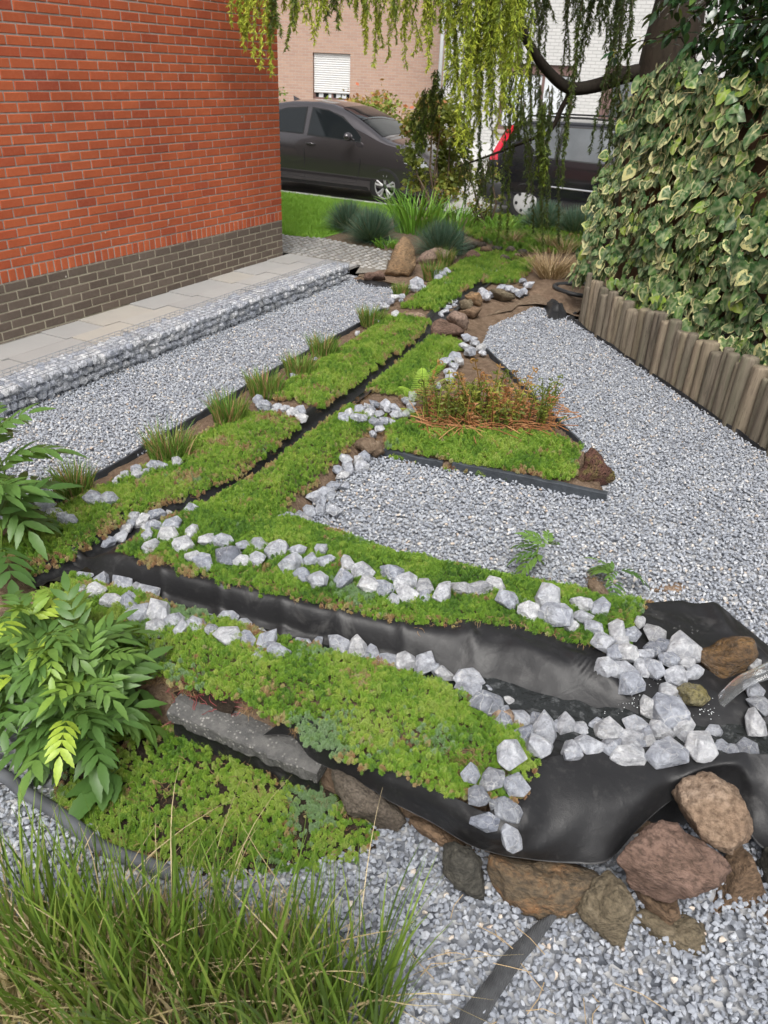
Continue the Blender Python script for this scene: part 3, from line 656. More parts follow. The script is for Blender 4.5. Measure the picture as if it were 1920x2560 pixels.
obj('joint_bed', mkmesh('joint_bed', [(x + 5.3, y - 8.2, .022) for x, y in CPOLY], [tuple(range(len(CPOLY)))]), M['joint'], cb)
_cm = [hull_stone(900 + i, 12, (1, .95, .9), .10, .12) for i in range(5)]
_n = 0; _rest = MB()
for i in range(40):
    for jx in range(46):
        ang = .5 * math.sin(jx * .42); x = -6.75 + jx * .083; y = 7.66 + i * .083 + .06 * abs(math.sin(jx * .33)); x += R0.uniform(-.01, .01); y += R0.uniform(-.01, .01)
        if inpoly(x, y, CPOLY) and _n < 300 and x > -6.35:
            o = obj('cobble', _cm[_n % 5], M['cobble'], cb, (x + 5.3, y - 8.2, .012 + R0.uniform(-.003, .003)), (0, 0, R0.uniform(-.3, .3) + ang), (.088, .084, .062)); _n += 1

# ------------------------------------------------------------------ the red brick house
WX0 = -5.342; CH = .0702; BL = .2045; ZP = .444; ZS = .545; CORNER = 7.562
house = empty('brick_house', (WX0, CORNER, 0)); tag(house, 'red brick house with a dark brick plinth beside the path', 'house')
wall = MB().box((-6.5, -9.5, -.12), (-.0065, -.0065, 6.2)).build('wall', M['mortar'], house)
MB().box((-.0064, -5.4, -.1), (-.0058, -.0070, ZP - .001)).build('plinth_mortar', M['mortar_low'], wall)
# the upper storey and the side facing the street, out of the picture
MB().box((-.0063, -9.49, 3.28), (-.002, -.008, 6.18)).build('upper_brickwork', M['far_red'], wall)
MB().add([(-6.9, -9.9, 6.15), (.4, -9.9, 6.15), (.4, .4, 6.15), (-6.9, .4, 6.15), (-3.25, -7, 8.6), (-3.25, -2.5, 8.6)], [(0, 1, 2, 3), (0, 4, 1), (1, 4, 5, 2), (2, 5, 3), (3, 5, 4, 0)]).build('roof', M['tile'], house)
def brick_mesh(L, Hh, seed):
    r = random.Random(seed); d = .05; c = .0035; y1, z1 = L / 2, Hh / 2
    J = lambda: r.uniform(-.0012, .0012)
    v = [(-d, -y1, -z1), (-d, y1, -z1), (-d, y1, z1), (-d, -y1, z1)]
    o4 = [(-y1, -z1), (y1, -z1), (y1, z1), (-y1, z1)]
    v += [(-c, a + J(), b + J()) for a, b in o4] + [(J() * .6, a * (1 - c / y1) + J(), b * (1 - c / z1) + J()) for a, b in o4]
    f = [(8, 9, 10, 11)] + [(4 + i, 4 + (i + 1) % 4, 8 + (i + 1) % 4, 8 + i) for i in range(4)] + [(i, (i + 1) % 4, 4 + (i + 1) % 4, 4 + i) for i in range(4)]
    return v, f
BV = [brick_mesh(BL - .0115, CH - .0115, i) for i in range(6)]
BM_ = [mkmesh('brick', v, f) for v, f in BV]
HV = [brick_mesh(BL / 2 - .0115, CH - .0115, 30 + i) for i in range(3)]; HM_ = [mkmesh('brick', v, f) for v, f in HV]
SV = [brick_mesh(.0590, ZS - ZP - .014, 50 + i) for i in range(4)]; SM_ = [mkmesh('brick', v, f) for v, f in SV]
bricks = []
for c in range(39):
    z = ZS + (c + .5) * CH; off = 0 if c % 2 else BL / 2; y = -off
    if off: bricks.append((-BL / 4 - .001, z, 'h'))
    while y > -5.3: bricks.append((y - BL / 2, z, 'f')); y -= BL
def bsize(b):
    q = proj((WX0, CORNER + b[0], b[1]))
    return (1 / q[2] ** 2) if (-60 < q[0] < 1980 and -30 < q[1] < 2600) else 0
order = sorted(bricks, key=lambda b: -bsize(b)); single, rest = order[:300], order[300:]
for i, (y, z, k) in enumerate(single):
    obj('brick', (BM_[i % 6] if k == 'f' else HM_[i % 3]), M['brick'], wall, (R0.uniform(-.0015, .0015), y, z), (0, R0.uniform(-.006, .006), R0.uniform(-.004, .004)))
mb = MB()
for i, (y, z, k) in enumerate(rest):
    v, f = (BV[i % 6] if k == 'f' else HV[i % 3]); dx = R0.uniform(-.0015, .0015); mb.add([(p[0] + dx, p[1] + y, p[2] + z) for p in v], f)
o = mb.build('brickwork', M['brick'], wall); o['kind'] = 'stuff'
y = -.036; i = 0
while y > -5.2:
    obj('soldier_brick', SM_[i % 4], M['brick'], wall, (R0.uniform(-.0015, .0015), y, (ZP + ZS) / 2)); y -= .0725; i += 1
for c in range(7):
    z = ZP - (c + .5) * CH; off = BL / 2 if c % 2 else 0; y = -off; i = c
    if off: obj('plinth_brick', HM_[0].copy() if c < 2 else HM_[1].copy(), None, wall, (0, -BL / 4 - .001, z)).data.materials.append(M['plinth']) if False else None
    while y > -4.6:
        if z > -.05: 
            me = bpy.data.meshes.get('plinth_brick_%d' % (i % 6)) or mkmesh('plinth_brick_%d' % (i % 6), *BV[i % 6])
            obj('plinth_brick', me, M['plinth'], wall, (R0.uniform(-.0015, .0015) - .001, y - BL / 2, z)); i += 1
        y -= BL
    if off:
        me = bpy.data.meshes.get('plinth_half') or mkmesh('plinth_half', *HV[0]); obj('plinth_brick', me, M['plinth'], wall, (0, -BL / 4 - .001, z))
for (zx, zy) in ((220, 540), (550, 525), (822, 515), (1045, 505), (560, 602), (728, 950), (455, 1005), (108, 1072), (962, 905), (603, 1115), (285, 1195)):
    p = WX('Z1', zx, zy, WX0); me = hull_stone(int(zx), 10, (.4, 1, 1.2), .1)
    obj('mortar_plug', me, M['mortar'], wall, (.001, p[1] - CORNER, p[2]), (0, 0, 0), (.018, .02, .02))
    if zx % 2 == 0: obj('mortar_plug', me, M['mortar'], wall, (.0008, p[1] - CORNER, p[2] - .02), (0, 0, 0), (.01, .007, .035))
# grime line of splashed sand along the foot of the plinth
MB().box((-.006, -4.6, -.06), (.010, -.02, pave_z(3.9) + .004)).build('foot_joint', M['joint'], wall)

# ------------------------------------------------------------------ gabions
GL = [hull_stone(200 + i, 17, (1, .85, .72), .05, .28, 2.8) for i in range(12)]
ga, gb = W('full', 100, 872, 0), W('full', 755, 608, 0)
gd = (gb - ga)[:2]; gdl = np.linalg.norm(gd); gu = gd / gdl; grz = math.atan2(gu[1], gu[0])       # local x runs along the gabion
seam = [gdl]
for q in ((689, 793), (417, 914)):
    p = W('px', *q, 0); seam.append(float((p[:2] - ga[:2]) @ gu))
seam.append(seam[2] - 1.6); GH, GD = .195, .26
glabs = ['wire gabion of white stones at the far end by the tan boulder', 'middle wire gabion of white stones beside the slab path', 'nearest wire gabion of white stones, running off behind the leafy plant']
for k in range(3):
    s0, s1 = seam[k + 1] + .008, seam[k] - .008; L = s1 - s0; p = ga[:2] + gu * s0
    g = empty('gabion', (p[0], p[1], 0), grz); tag(g, glabs[k], 'gabion', 'row of stone-filled gabions')
    def wires(name, segs):
        mb = MB()
        for a, b in segs: mb.tube([a, b], .0018, 4)
        mb.build(name, M['wire'], g)
    st = .058; nx = int(L / st)
    xs = [L * i / nx for i in range(nx + 1)]; zs = [GH * i / 4 for i in range(5)]; ys = [GD * i / 5 for i in range(6)]
    wires('wire_panel', [((x, 0, .003), (x, 0, GH)) for x in xs] + [((0, -.003, z + .003), (L, -.003, z + .003)) for z in zs])
    wires('wire_panel', [((x, 0, GH), (x, GD, GH)) for x in xs] + [((0, y, GH + .003), (L, y, GH + .003)) for y in ys])
    wires('wire_panel', [((x, GD, .003), (x, GD, GH)) for x in xs] + [((0, GD + .003, z + .003), (L, GD + .003, z + .003)) for z in zs])
    for xe in (0, L): wires('wire_panel', [((xe, y, .003), (xe, y, GH)) for y in ys] + [((xe, 0, z), (xe, GD, z)) for z in zs])
    n = 0
    for lay in range(3):
        for row in range(4):
            if row and lay < 2: continue
            x = .03 + R0.uniform(0, .03)
            while x < L - .02:
                s = R0.uniform(.076, .112)
                yy = (.050, .11, .165, .210)[row] + R0.uniform(-.005, .005); zz = (.040, .096, .148)[lay] + R0.uniform(-.007, .007)
                obj('stone', GL[R0.randrange(12)], M['gabion_stone'], g, (x + s * .4, yy, zz), (R0.uniform(0, 6.28), R0.uniform(-.5, .5), R0.uniform(0, 6.28)), (s * .98, s * .95, s)); n += 1
                x += s * R0.uniform(.56, .70)
    MB().box((.02, .05, .005), (L - .02, GD - .05, GH - .05)).build('stone_core', M['gravel_bed'], g)
# ------------------------------------------------------------------ pond liner, water
def smooth2(Zg, n=1):
    for _ in range(n):
        P = np.pad(Zg, 1, mode='edge'); Zg = (P[1:-1, 1:-1] * 4 + P[:-2, 1:-1] + P[2:, 1:-1] + P[1:-1, :-2] + P[1:-1, 2:]) / 8
    return Zg
def seg_dist(x, y, a, b):
    a = np.asarray(a[:2]); b = np.asarray(b[:2]); d = b - a; t = np.clip(((x - a[0]) * d[0] + (y - a[1]) * d[1]) / (d @ d), 0, 1)
    return np.hypot(x - a[0] - t * d[0], y - a[1] - t * d[1]), t
def near_liner():
    nu, nv = 230, 64; us = np.linspace(-2.46, 1.0, nu); p, z = knots(TN, us)
    k2 = sm(-.36, -.22, us)
    y0 = p[:, 3] - .035 - .08 * sm(-.4, 0, us); y1 = (p[:, 7] + .05) * (1 - k2) + (p[:, 8] + .05) * k2
    v = np.linspace(0, 1, nv)[None, :]; Yg = y0[:, None] * (1 - v) + y1[:, None] * v; Xg = np.repeat(us[:, None], nv, 1)
    Zg = T(Xg.ravel(), Yg.ravel()).reshape(Xg.shape); Zg = smooth2(Zg, 3) + .007
    def fold(a, b, amp, w):
        d, t = seg_dist(Xg, Yg, a, b); return amp * np.exp(-(d / w) ** 2) * np.sin(np.clip(t, .02, .98) * math.pi) ** .5
    D = lambda x, y, zz: W('D', x, y, zz)
    Zg = Zg + fold(D(840, 480, .22), D(1070, 690, .14), .035, .022) + fold(D(600, 420, .22), D(860, 640, .12), .018, .035) + fold(D(400, 330, .21), D(420, 500, .12), .016, .03)
    Zg = Zg + fold(D(1080, 260, .2), D(1450, 300, .2), .008, .05) + fold(D(1400, 240, .21), D(1500, 420, .2), .035, .04) + fold(D(1560, 420, .22), D(1659, 560, .2), .03, .03)
    kf = (Yg - p[:, 6][:, None]) / (p[:, 7] - p[:, 6])[:, None]; Zg = Zg + .030 * np.sin(np.clip(kf, 0, 1) * math.pi) ** 1.2 * (1 - .5 * k2[:, None])
    for cx_ in (-2.0, -1.72, -1.45, -1.22, -.98, -.75):
        q = float(np.interp(cx_, us, p[:, 7])); Zg = Zg + fold((cx_, q + .01), (cx_ + .10, q - .13), .014, .018)
    n = np.array([mnoise.noise(Vector((x * 7, y * 13, 1))) + .5 * mnoise.noise(Vector((x * 19 + y * 9, y * 25, 4))) for x, y in zip(Xg.ravel(), Yg.ravel())]).reshape(Xg.shape)
    Zg = Zg + .006 * np.abs(n)
    lipdrop = .02 * sm(.94, 1.0, v) ; Zg = Zg - lipdrop * (1 + 2.5 * k2[:, None])
    return fastmesh('pond_liner', np.stack([Xg.ravel(), Yg.ravel(), Zg.ravel()], 1), grid_faces(nu, nv)[:, ::-1], True)
lin = empty('pond_liner', (0, 0, 0)); tag(lin, 'black rubber pond liner forming the stream channel and basin', 'pond liner')
o = obj('channel_sheet', near_liner(), M['liner'], lin)
def far_liner():
    nu, nv = 260, 34; us = np.linspace(1.60, 9.25, nu); p, z = knots(TF, us)
    x0 = p[:, 3] - .03; x1 = p[:, 7] + .02; v = np.linspace(0, 1, nv)[None, :]
    Xg = x0[:, None] * (1 - v) + x1[:, None] * v; Yg = np.repeat(us[:, None], nv, 1)
    Zg = smooth2(T(Xg.ravel(), Yg.ravel()).reshape(Xg.shape), 1) + .010
    n = np.array([mnoise.noise(Vector((x * 16, y * 11, 2))) for x, y in zip(Xg.ravel(), Yg.ravel())]).reshape(Xg.shape); Zg = Zg + .010 * np.abs(n)
    return fastmesh('channel_sheet', np.stack([Xg.ravel(), Yg.ravel(), Zg.ravel()], 1), grid_faces(nu, nv), True)
obj('channel_sheet', far_liner(), M['liner'], lin)
# the front apron: a sheet falling over the rocks, traced column by column from its upper edge to its hem
APRON = [
 [('E', 1090, 462, .17), ('E', 1140, 425, .20), ('E', 1185, 395, .23), ('E', 1250, 380, .25)],
 [('E', 1200, 470, .16), ('E', 1235, 450, .19), ('E', 1270, 430, .225), ('E', 1310, 415, .25)],
 [('E', 1290, 560, .15), ('E', 1320, 540, .18), ('E', 1350, 520, .21), ('E', 1400, 510, .245)],
 [('D', -40, 985, .14), ('D', -25, 960, .17), ('D', 0, 935, .20), ('D', 60, 900, .24)],
 [('D', 175, 1105, .13), ('D', 190, 1080, .16), ('D', 215, 1055, .20), ('D', 260, 1010, .24)],
 [('D', 340, 1195, .11), ('D', 350, 1165, .15), ('D', 370, 1130, .20), ('D', 420, 1080, .24)],
 [('D', 470, 1265, .10), ('D', 475, 1235, .15), ('D', 490, 1190, .21), ('D', 520, 1120, .25)],
 [('D', 590, 1300, .10), ('D', 600, 1265, .15), ('D', 610, 1200, .22), ('D', 600, 1050, .25)],
 [('D', 690, 1315, .10), ('D', 700, 1260, .165), ('D', 690, 1130, .235), ('D', 640, 900, .255)],
 [('D', 780, 1325, .10), ('D', 790, 1230, .18), ('D', 775, 1090, .225), ('D', 740, 900, .255)],
 [('D', 880, 1330, .10), ('D', 900, 1200, .185), ('D', 900, 1060, .232), ('D', 880, 880, .255)],
 [('D', 1000, 1326, .11), ('D', 1030, 1180, .185), ('D', 1030, 1060, .228), ('D', 1010, 870, .255)],
 [('D', 1110, 1215, .13), ('D', 1150, 1110, .195), ('D', 1150, 1020, .232), ('D', 1140, 860, .255)],
 [('D', 1200, 1130, .16), ('D', 1240, 1050, .20), ('D', 1250, 980, .23), ('D', 1260, 850, .255)],
 [('D', 1285, 1062, .19), ('D', 1320, 1000, .225), ('D', 1340, 950, .25), ('D', 1370, 850, .265)],
 [('D', 1375, 975, .22), ('D', 1410, 950, .245), ('D', 1440, 930, .26), ('D', 1470, 885, .27)],
 [('D', 1500, 1010, .18), ('D', 1530, 970, .22), ('D', 1545, 930, .26), ('D', 1555, 880, .27)],
 [('D', 1600, 1230, .08), ('D', 1610, 1100, .16), ('D', 1610, 980, .23), ('D', 1600, 890, .27)],
 [('D', 1700, 1300, .06), ('D', 1700, 1150, .15), ('D', 1700, 1000, .23), ('D', 1690, 890, .27)],
 [('D', 1800, 1300, .06), ('D', 1800, 1150, .15), ('D', 1800, 1000, .23), ('D', 1790, 890, .27)],
]
def apron():
    nr, nc = 22, 150; cols = [catmull([W(*c) for c in col], nr) for col in APRON]
    rows = [catmull([c[i] for c in cols], nc) for i in range(nr)]
    Gd = np.array(rows).transpose(1, 0, 2)                                   # nc x nr x 3
    for i in range(nc):
        for j in range(nr):
            x, y, z = Gd[i, j]; a = mnoise.noise(Vector((x * 6, z * 9, y * 4))) * .012 + mnoise.noise(Vector((x * 13, z * 18, y * 5))) * .005 + mnoise.noise(Vector((x * 31, z * 23, 3))) * .0016
            Gd[i, j, 1] -= a; Gd[i, j, 2] += a * .5
    front = Gd.reshape(-1, 3); back = front + np.array([0, .004, -.003]); n = len(front)
    f = grid_faces(nc, nr); e = [(i * nr, (i + 1) * nr, n + (i + 1) * nr, n + i * nr) for i in range(nc - 1)]
    return fastmesh('apron', np.r_[front, back], np.r_[f, f[:, ::-1] + n, np.array(e)], True)
o = obj('apron', apron(), M['liner'], lin); o['label'] = 'thick black sheet hanging in folds over the rocks'
# strips of water
def strip(tab, u0, u1, n, swap, dz, inset=0.0):
    us = np.linspace(u0, u1, n); p, z = knots(tab, us); zz = (z[:, 4] + z[:, 6]) / 2 + dz; m = 7
    v = np.linspace(0, 1, m); A = p[:, 4] - .02 + inset; Bv = p[:, 6] + .02 - inset
    Q = A[:, None] * (1 - v) + Bv[:, None] * v; U = np.repeat(us[:, None], m, 1); Zg = np.repeat(zz[:, None], m, 1)
    co = np.stack([Q if swap else U, U if swap else Q, Zg], -1).reshape(-1, 3)
    f = grid_faces(n, m); return fastmesh('water', co, f if swap else f[:, ::-1], True)
wt = empty('stream_water', (0, 0, .1)); tag(wt, 'dark shallow water running in the black lined channel', 'water', kind='structure')
def wpart(name, me, m):
    me.transform(Matrix.Translation((0, 0, -.1))); return obj(name, me, m, wt)
wpart('front_reach', strip(TN, -2.36, -.62, 120, False, -.004), M['water'])
wpart('back_reach', strip(TF, 1.62, 9.2, 160, True, -.006), M['water'])
def tumble(x0, x1, n, m, seed, amp):
    us = np.linspace(x0, x1, n); p, z = knots(TN, us); v = np.linspace(0, 1, m); A = p[:, 4] - .05; Bv = p[:, 6] + .06
    Y = A[:, None] * (1 - v) + Bv[:, None] * v; X = np.repeat(us[:, None], m, 1); Zg = np.repeat(((z[:, 4] + z[:, 6]) / 2)[:, None], m, 1) + .016
    nz = np.array([fbm((x, y, 0), 13, 2, seed) for x, y in zip(X.ravel(), Y.ravel())]).reshape(X.shape); Zg = Zg + amp * nz
    return fastmesh('water', np.stack([X, Y, Zg], -1).reshape(-1, 3), grid_faces(n, m)[:, ::-1], True)
wpart('basin_water', tumble(-.63, .95, 150, 40, 2, .006), M['water_fast'])
# the jet that pours in from the side of the basin
def jet_mesh():
    P = catmull([W('D', 1800, 505, .36), W('D', 1720, 520, .345), W('D', 1640, 555, .325), W('D', 1560, 590, .29), W('D', 1490, 650, .23), W('D', 1430, 710, .17), W('D', 1390, 760, .15)], 40)
    n = 20; V = []
    for i, p in enumerate(P):
        t = P[min(i + 1, 39)] - P[max(i - 1, 0)]; t /= np.linalg.norm(t); s = np.cross(t, [0, 0, 1]); s /= np.linalg.norm(s); u = np.cross(s, t)
        tp = min(1, (39.5 - i) / 9) ** .6; w = (.032 - .008 * i / 39) * tp; h = (.014 - .004 * i / 39) * tp
        for k in range(n):
            a = 2 * math.pi * k / n; q = 1 + .30 * mnoise.noise(Vector((math.cos(a) * 1.6, math.sin(a) * 1.6, i * .06))) + .10 * mnoise.noise(Vector((math.cos(a) * 4, math.sin(a) * 4, i * .08)))
            V.append(p + s * math.cos(a) * w * q + u * math.sin(a) * h * q)
    f = [(i * n + k, i * n + (k + 1) % n, (i + 1) * n + (k + 1) % n, (i + 1) * n + k) for i in range(39) for k in range(n)]
    return fastmesh('jet', np.array(V), np.array(f), True)
j = obj('water_jet', jet_mesh(), M['jet']); tag(j, 'clear jet of water pouring into the basin past the amber rock', 'water jet')
mb = MB(); _p = Vector(W('D', 1790, 508, .357)); mb.tube([_p, _p + Vector((.12, .03, .012)), _p + Vector((.26, .07, -.03)), _p + Vector((.34, .09, -.16)), _p + Vector((.36, .10, -.37))], .024, 12)
o = mb.build('feed_pipe', M['hose'], smooth=True); tag(o, 'black pipe feeding the water jet beside the basin', 'pipe')
def droplets(name, pts, r0, r1, parent, mat):
    mb = MB(); V, Fc = ico(1)
    for p in pts:
        s = R0.uniform(r0, r1); mb.add([(p[0] + v[0] * s, p[1] + v[1] * s, p[2] + v[2] * s * .6) for v in V], Fc)
    return mb.build(name, mat, parent, True)
pts = []
for q, n, sp in (((1095, 690), 60, 60), ((1180, 640), 50, 50), ((1390, 745), 50, 60), ((1010, 770), 40, 55)):
    for _ in range(n):
        p = W('D', q[0] + R0.gauss(0, sp * .5), q[1] + R0.gauss(0, sp * .3), .15); pts.append((p[0], p[1], T1(p[0], p[1]) + .016 + abs(R0.gauss(0, .005))))
o = droplets('foam', pts, .0008, .0026, None, M['foam']); tag(o, 'white bubbles and foam where the jet hits the basin', 'foam', kind='stuff')
# small wet sheen patches: drops on the rear sheet
pts = []
for _ in range(70):
    p = G('D', R0.uniform(1180, 1560), R0.uniform(250, 400)); pts.append((p[0], p[1], p[2] + .009))
o = droplets('water_drops', pts, .002, .0045, lin, M['jet'])

# ------------------------------------------------------------------ loose gravel
PEB = [hull_stone(500 + i, 11, (1, R0.uniform(.62, .85), R0.uniform(.45, .65)), 0, .3) for i in range(14)]
CP = proto_coll('pebble', PEB, M['pebble'])
def gravel(name, poly, step, s0, s1, label, dens_bias=0.0, extra=None):
    poly = np.array(poly); X, Y = jitter_grid(poly[:, 0].min(), poly[:, 0].max(), poly[:, 1].min(), poly[:, 1].max(), step, rng, .6)
    ok = inpoly(X, Y, poly) & (T(X, Y) < .012)
    if extra is not None: ok &= ~inpoly(X, Y, extra)
    X, Y = X[ok], Y[ok]; N = len(X); z = .003 + rng.uniform(0, .008, N)
    up = rng.random(N) < .16; z = np.where(up, z + .009, z)
    rot = np.stack([rng.normal(0, .45, N), rng.normal(0, .45, N), rng.uniform(0, 6.28, N)], 1)
    sc = rng.uniform(s0, s1, N) * np.where(rng.random(N) < .1, 1.25, 1)
    fld = np.array([mnoise.noise(Vector((x * 1.7, y * 1.7, 5))) for x, y in zip(X, Y)])
    t = np.clip(rng.beta(1.5, 1.6, N) * .97 + fld * .08 + dens_bias, 0, .96); t = np.where(rng.random(N) < .03, rng.uniform(.96, 1, N), t)
    o = scatter(name, CP, np.stack([X, Y, z], 1), rot, sc, t, rng); tag(o, label, 'gravel', kind='stuff'); return o
gravel('gravel', [(-4.30, 1.2), (-3.07, 1.2), (-3.07, 2.9), (-3.16, 3.6), (-3.25, 4.5), (-3.32, 5.8), (-3.42, 6.5), (-3.62, 7.28), (-4.25, 7.30)], .0168, .0165, .0265, 'loose pale grey gravel between the gabions and the stream', .07)
gravel('gravel', [(-2.1, 2.5), (-.45, 2.6), (-.1, 2.9), (.1, 2.6), (2.3, 2.2), (2.6, 2.6), (.14, 5.07), (-1.66, 7.10), (-1.78, 7.22), (-1.90, 7.30), (-2.02, 7.42), (-2.22, 7.42), (-2.36, 7.25), (-2.34, 7.0), (-2.42, 6.8), (-2.48, 6.2), (-2.09, 5.80), (-.90, 4.42), (-.58, 3.88), (-1.5, 3.70), (-1.9, 3.64), (-2.2, 3.6)], .0168, .0165, .0265, 'loose grey gravel filling the area before the log palisade', .04)
gravel('gravel', [(-.80, 1.52), (-.9, 1.2), (-1.15, .98), (-1.2, .2), (1.6, .2), (2.4, 2.1), (.3, 2.05), (.1, 1.9), (0, 1.65)], .0158, .0185, .029, 'coarse blue grey gravel at the foot of the rock wall', -.12, np.array([W('E', *q, 0)[:2] for q in ((300, 560), (480, 420), (640, 400), (800, 440), (1000, 560), (1300, 640), (1520, 790), (1520, 920), (1290, 985), (900, 1030), (620, 980), (420, 900), (200, 740))]))
gravel('gravel', [(-3.4, 1.02), (-1.84, .98), (-1.48, .965), (-1.13, .91), (-1.0, .2), (-3.4, .2)], .0165, .0185, .028, 'loose grey gravel below the curved grey edging strip', .02)
# ------------------------------------------------------------------ sedum carpets
def sedum_mesh(seed, whorls=((.5, .05, 9), (.48, .30, 9), (.42, .52, 8), (.31, .72, 7), (.18, .88, 5), (.07, 1.0, 3)), fat=.075):
    r = random.Random(seed); V = []; Fc = []
    for (rr, z, n) in whorls:
        a0 = r.uniform(0, 6.28)
        for k in range(n):
            a = a0 + 2 * math.pi * k / n + r.uniform(-.25, .25); L = rr * r.uniform(.8, 1.12); lift = r.uniform(.05, .22); w = fat * (.6 + .5 * rr / .5)
            d = Vector((math.cos(a), math.sin(a), 0)); s = Vector((-d.y, d.x, 0)); b = len(V)
            V += [d * .04 + Vector((0, 0, z - .06)), d * L * .6 + s * w + Vector((0, 0, z + lift * .5)), d * L * .6 - s * w + Vector((0, 0, z + lift * .5)), d * L + Vector((0, 0, z + lift)), d * L * .58 + Vector((0, 0, z + lift * .5 + w * .9))]
            Fc += [(b, b + 1, b + 4), (b, b + 4, b + 2), (b + 1, b + 3, b + 4), (b + 4, b + 3, b + 2)]
    return mkmesh('sprig', V, Fc)
SP = [sedum_mesh(i) for i in range(6)] + [sedum_mesh(20 + i, ((.46, .05, 8), (.45, .3, 8), (.42, .55, 8), (.37, .8, 7), (.27, 1.0, 6), (.12, 1.15, 3)), .062) for i in range(3)]
CS = proto_coll('sprig', SP, M['sedum'])
def root_mesh(seed):
    r = random.Random(seed); mb = MB()
    for _ in range(7):
        p = Vector((r.uniform(-.3, .3), r.uniform(-.3, .3), r.uniform(0, .25))); d = Vector((r.uniform(-1, 1), r.uniform(-1, 1), r.uniform(-.8, .3))).normalized(); pts = [p]
        for _ in range(4):
            d = (d + Vector((r.uniform(-.6, .6), r.uniform(-.6, .6), r.uniform(-.6, .3)))).normalized(); p = p + d * .17; pts.append(p)
        mb.tube(pts, [.022, .02, .018, .015, .008], 3, False)
    return mkmesh('root', mb.v, mb.f)
CR = proto_coll('root', [root_mesh(i) for i in range(6)], M['deadroot'])
EDGE_PTS = []
def nz(x, y, s, k=0.0): return np.array([mnoise.noise(Vector((a * s, b * s, k))) for a, b in zip(x, y)])
def sedum(name, X, Y, edge, step, size, label, base=.36, blue=0.0, brown=0.0, zoff=0.0, hgt=.022, group='sedum carpets along the stream', flat=None, gap=.0, lip=None):
    """edge: distance in metres from the rim of the mat (array)"""
    lump = nz(X, Y, 9) * .6 + nz(X, Y, 26) * .55
    ok = (edge + nz(X, Y, 11, 3) * .035 + nz(X, Y, 40, 6) * .02 > 0) & (nz(X, Y, 30, 21) + .3 * rng.normal(0, 1, len(X)) < .75)
    if gap: ok &= (.5 * nz(X, Y, 9, 9) + .8 * nz(X, Y, 34, 2)) < gap
    X, Y, edge, lump = X[ok], Y[ok], edge[ok], lump[ok]; N = len(X)
    zt = T(X, Y) if flat is None else np.full(N, flat)
    if lip is not None: kp, kz = knots(TN, X); zt = np.where(Y < kp[:, 1] + .03, kz[:, 1] + .048 - np.maximum(kp[:, 1] + .01 - Y, 0) * .12, zt)
    if lip is None and flat is None:
        kp, kz = knots(TF, Y); fa = (Y > 2.5) | (X < -2.3)
        zt = np.where(fa & (X > kp[:, 3]) & (X < kp[:, 5]), kz[:, 3] - (X - kp[:, 3]) * .25, np.where(fa & (X >= kp[:, 5]) & (X < kp[:, 7]), kz[:, 7] - (kp[:, 7] - X) * .25, zt))
        kp, kz = knots(TN, X); fb_ = (X > -2.2) & (Y < 2.5) & (Y < kp[:, 7]) & (Y > kp[:, 5]); zt = np.where(fb_, kz[:, 7] - (kp[:, 7] - Y) * .3, zt)
    z = zt + zoff + hgt * (.35 + lump) * sm(-.02, .06, edge) + rng.normal(0, .0035, N)
    rot = np.stack([rng.normal(0, .35, N), rng.normal(0, .35, N), rng.uniform(0, 6.28, N)], 1)
    sc = rng.uniform(size * .65, size * 1.4, N)
    t = np.clip(base + rng.normal(0, .15, N) + .42 * nz(X, Y, 5, 2) + .22 * lump, 0, .70)
    bl = (nz(X, Y, 4, 7) + rng.normal(0, .12, N)) > (.45 - blue); t = np.where(bl, rng.uniform(.76, .86, N), t)
    br = (nz(X, Y, 7, 12) + rng.normal(0, .18, N) + .5 * np.clip(1 - np.maximum(edge, 0) / .05, 0, 1)) > (.60 - brown); t = np.where(br, rng.uniform(.88, .99, N), t)
    o = scatter(name, CS, np.stack([X, Y, z], 1), rot, sc, t, rng); tag(o, label, 'sedum', group, 'stuff')
    return o
def knot_mat(tab, u0, u1, ka, kb, step, swap, fa=0.0, fb=0.0, ends=(True, True)):
    """points between knot ka and knot kb; swap: far arm (u is Y)"""
    us = np.linspace(u0, u1, 60); p, _ = knots(tab, us); lo, hi = (p[:, ka] + fa).min(), (p[:, kb] + fb).max()
    U, Vv = jitter_grid(u0, u1, lo - .05, hi + .05, step, rng, .55)
    pk, _ = knots(tab, U); e = np.minimum(Vv - (pk[:, ka] + fa), (pk[:, kb] + fb) - Vv)
    if ends[0]: e = np.minimum(e, U - u0 - .02)
    if ends[1]: e = np.minimum(e, u1 - U - .02)
    return (Vv, U, e) if swap else (U, Vv, e)
def poly_mat(poly, step):
    poly = np.asarray(poly)[:, :2]; X, Y = jitter_grid(poly[:, 0].min() - .03, poly[:, 0].max() + .03, poly[:, 1].min() - .03, poly[:, 1].max() + .03, step, rng, .55)
    d = np.full(len(X), 9.0)
    for i in range(len(poly)): d = np.minimum(d, seg_dist(X, Y, poly[i], poly[(i + 1) % len(poly)])[0])
    return X, Y, np.where(inpoly(X, Y, poly), d, -d)
X, Y, e = knot_mat(TN, -2.25, -.28, 1, 3, .0092, False, -.085, -.01)
kp_, _ = knots(TN, X); e = np.minimum(e, Y - (kp_[:, 1] - .030 - .050 * sm(-1.02, -.88, X) * (1 - sm(-.52, -.38, X))))
sedum('sedum_carpet', X, Y, e, .0125, .0165, 'thick yellow green sedum carpet on the front bank above the concrete slab', .44, .16, .07, .006, .03, lip=1)
X, Y, e = knot_mat(TN, -2.26, -.17, 7, 9, .0096, False, -.012, -.02)
sedum('sedum_carpet', X, Y, e, .0130, .0170, 'green sedum carpet between the front channel and the grey gravel', .27, -.12, .0, .006, .028)
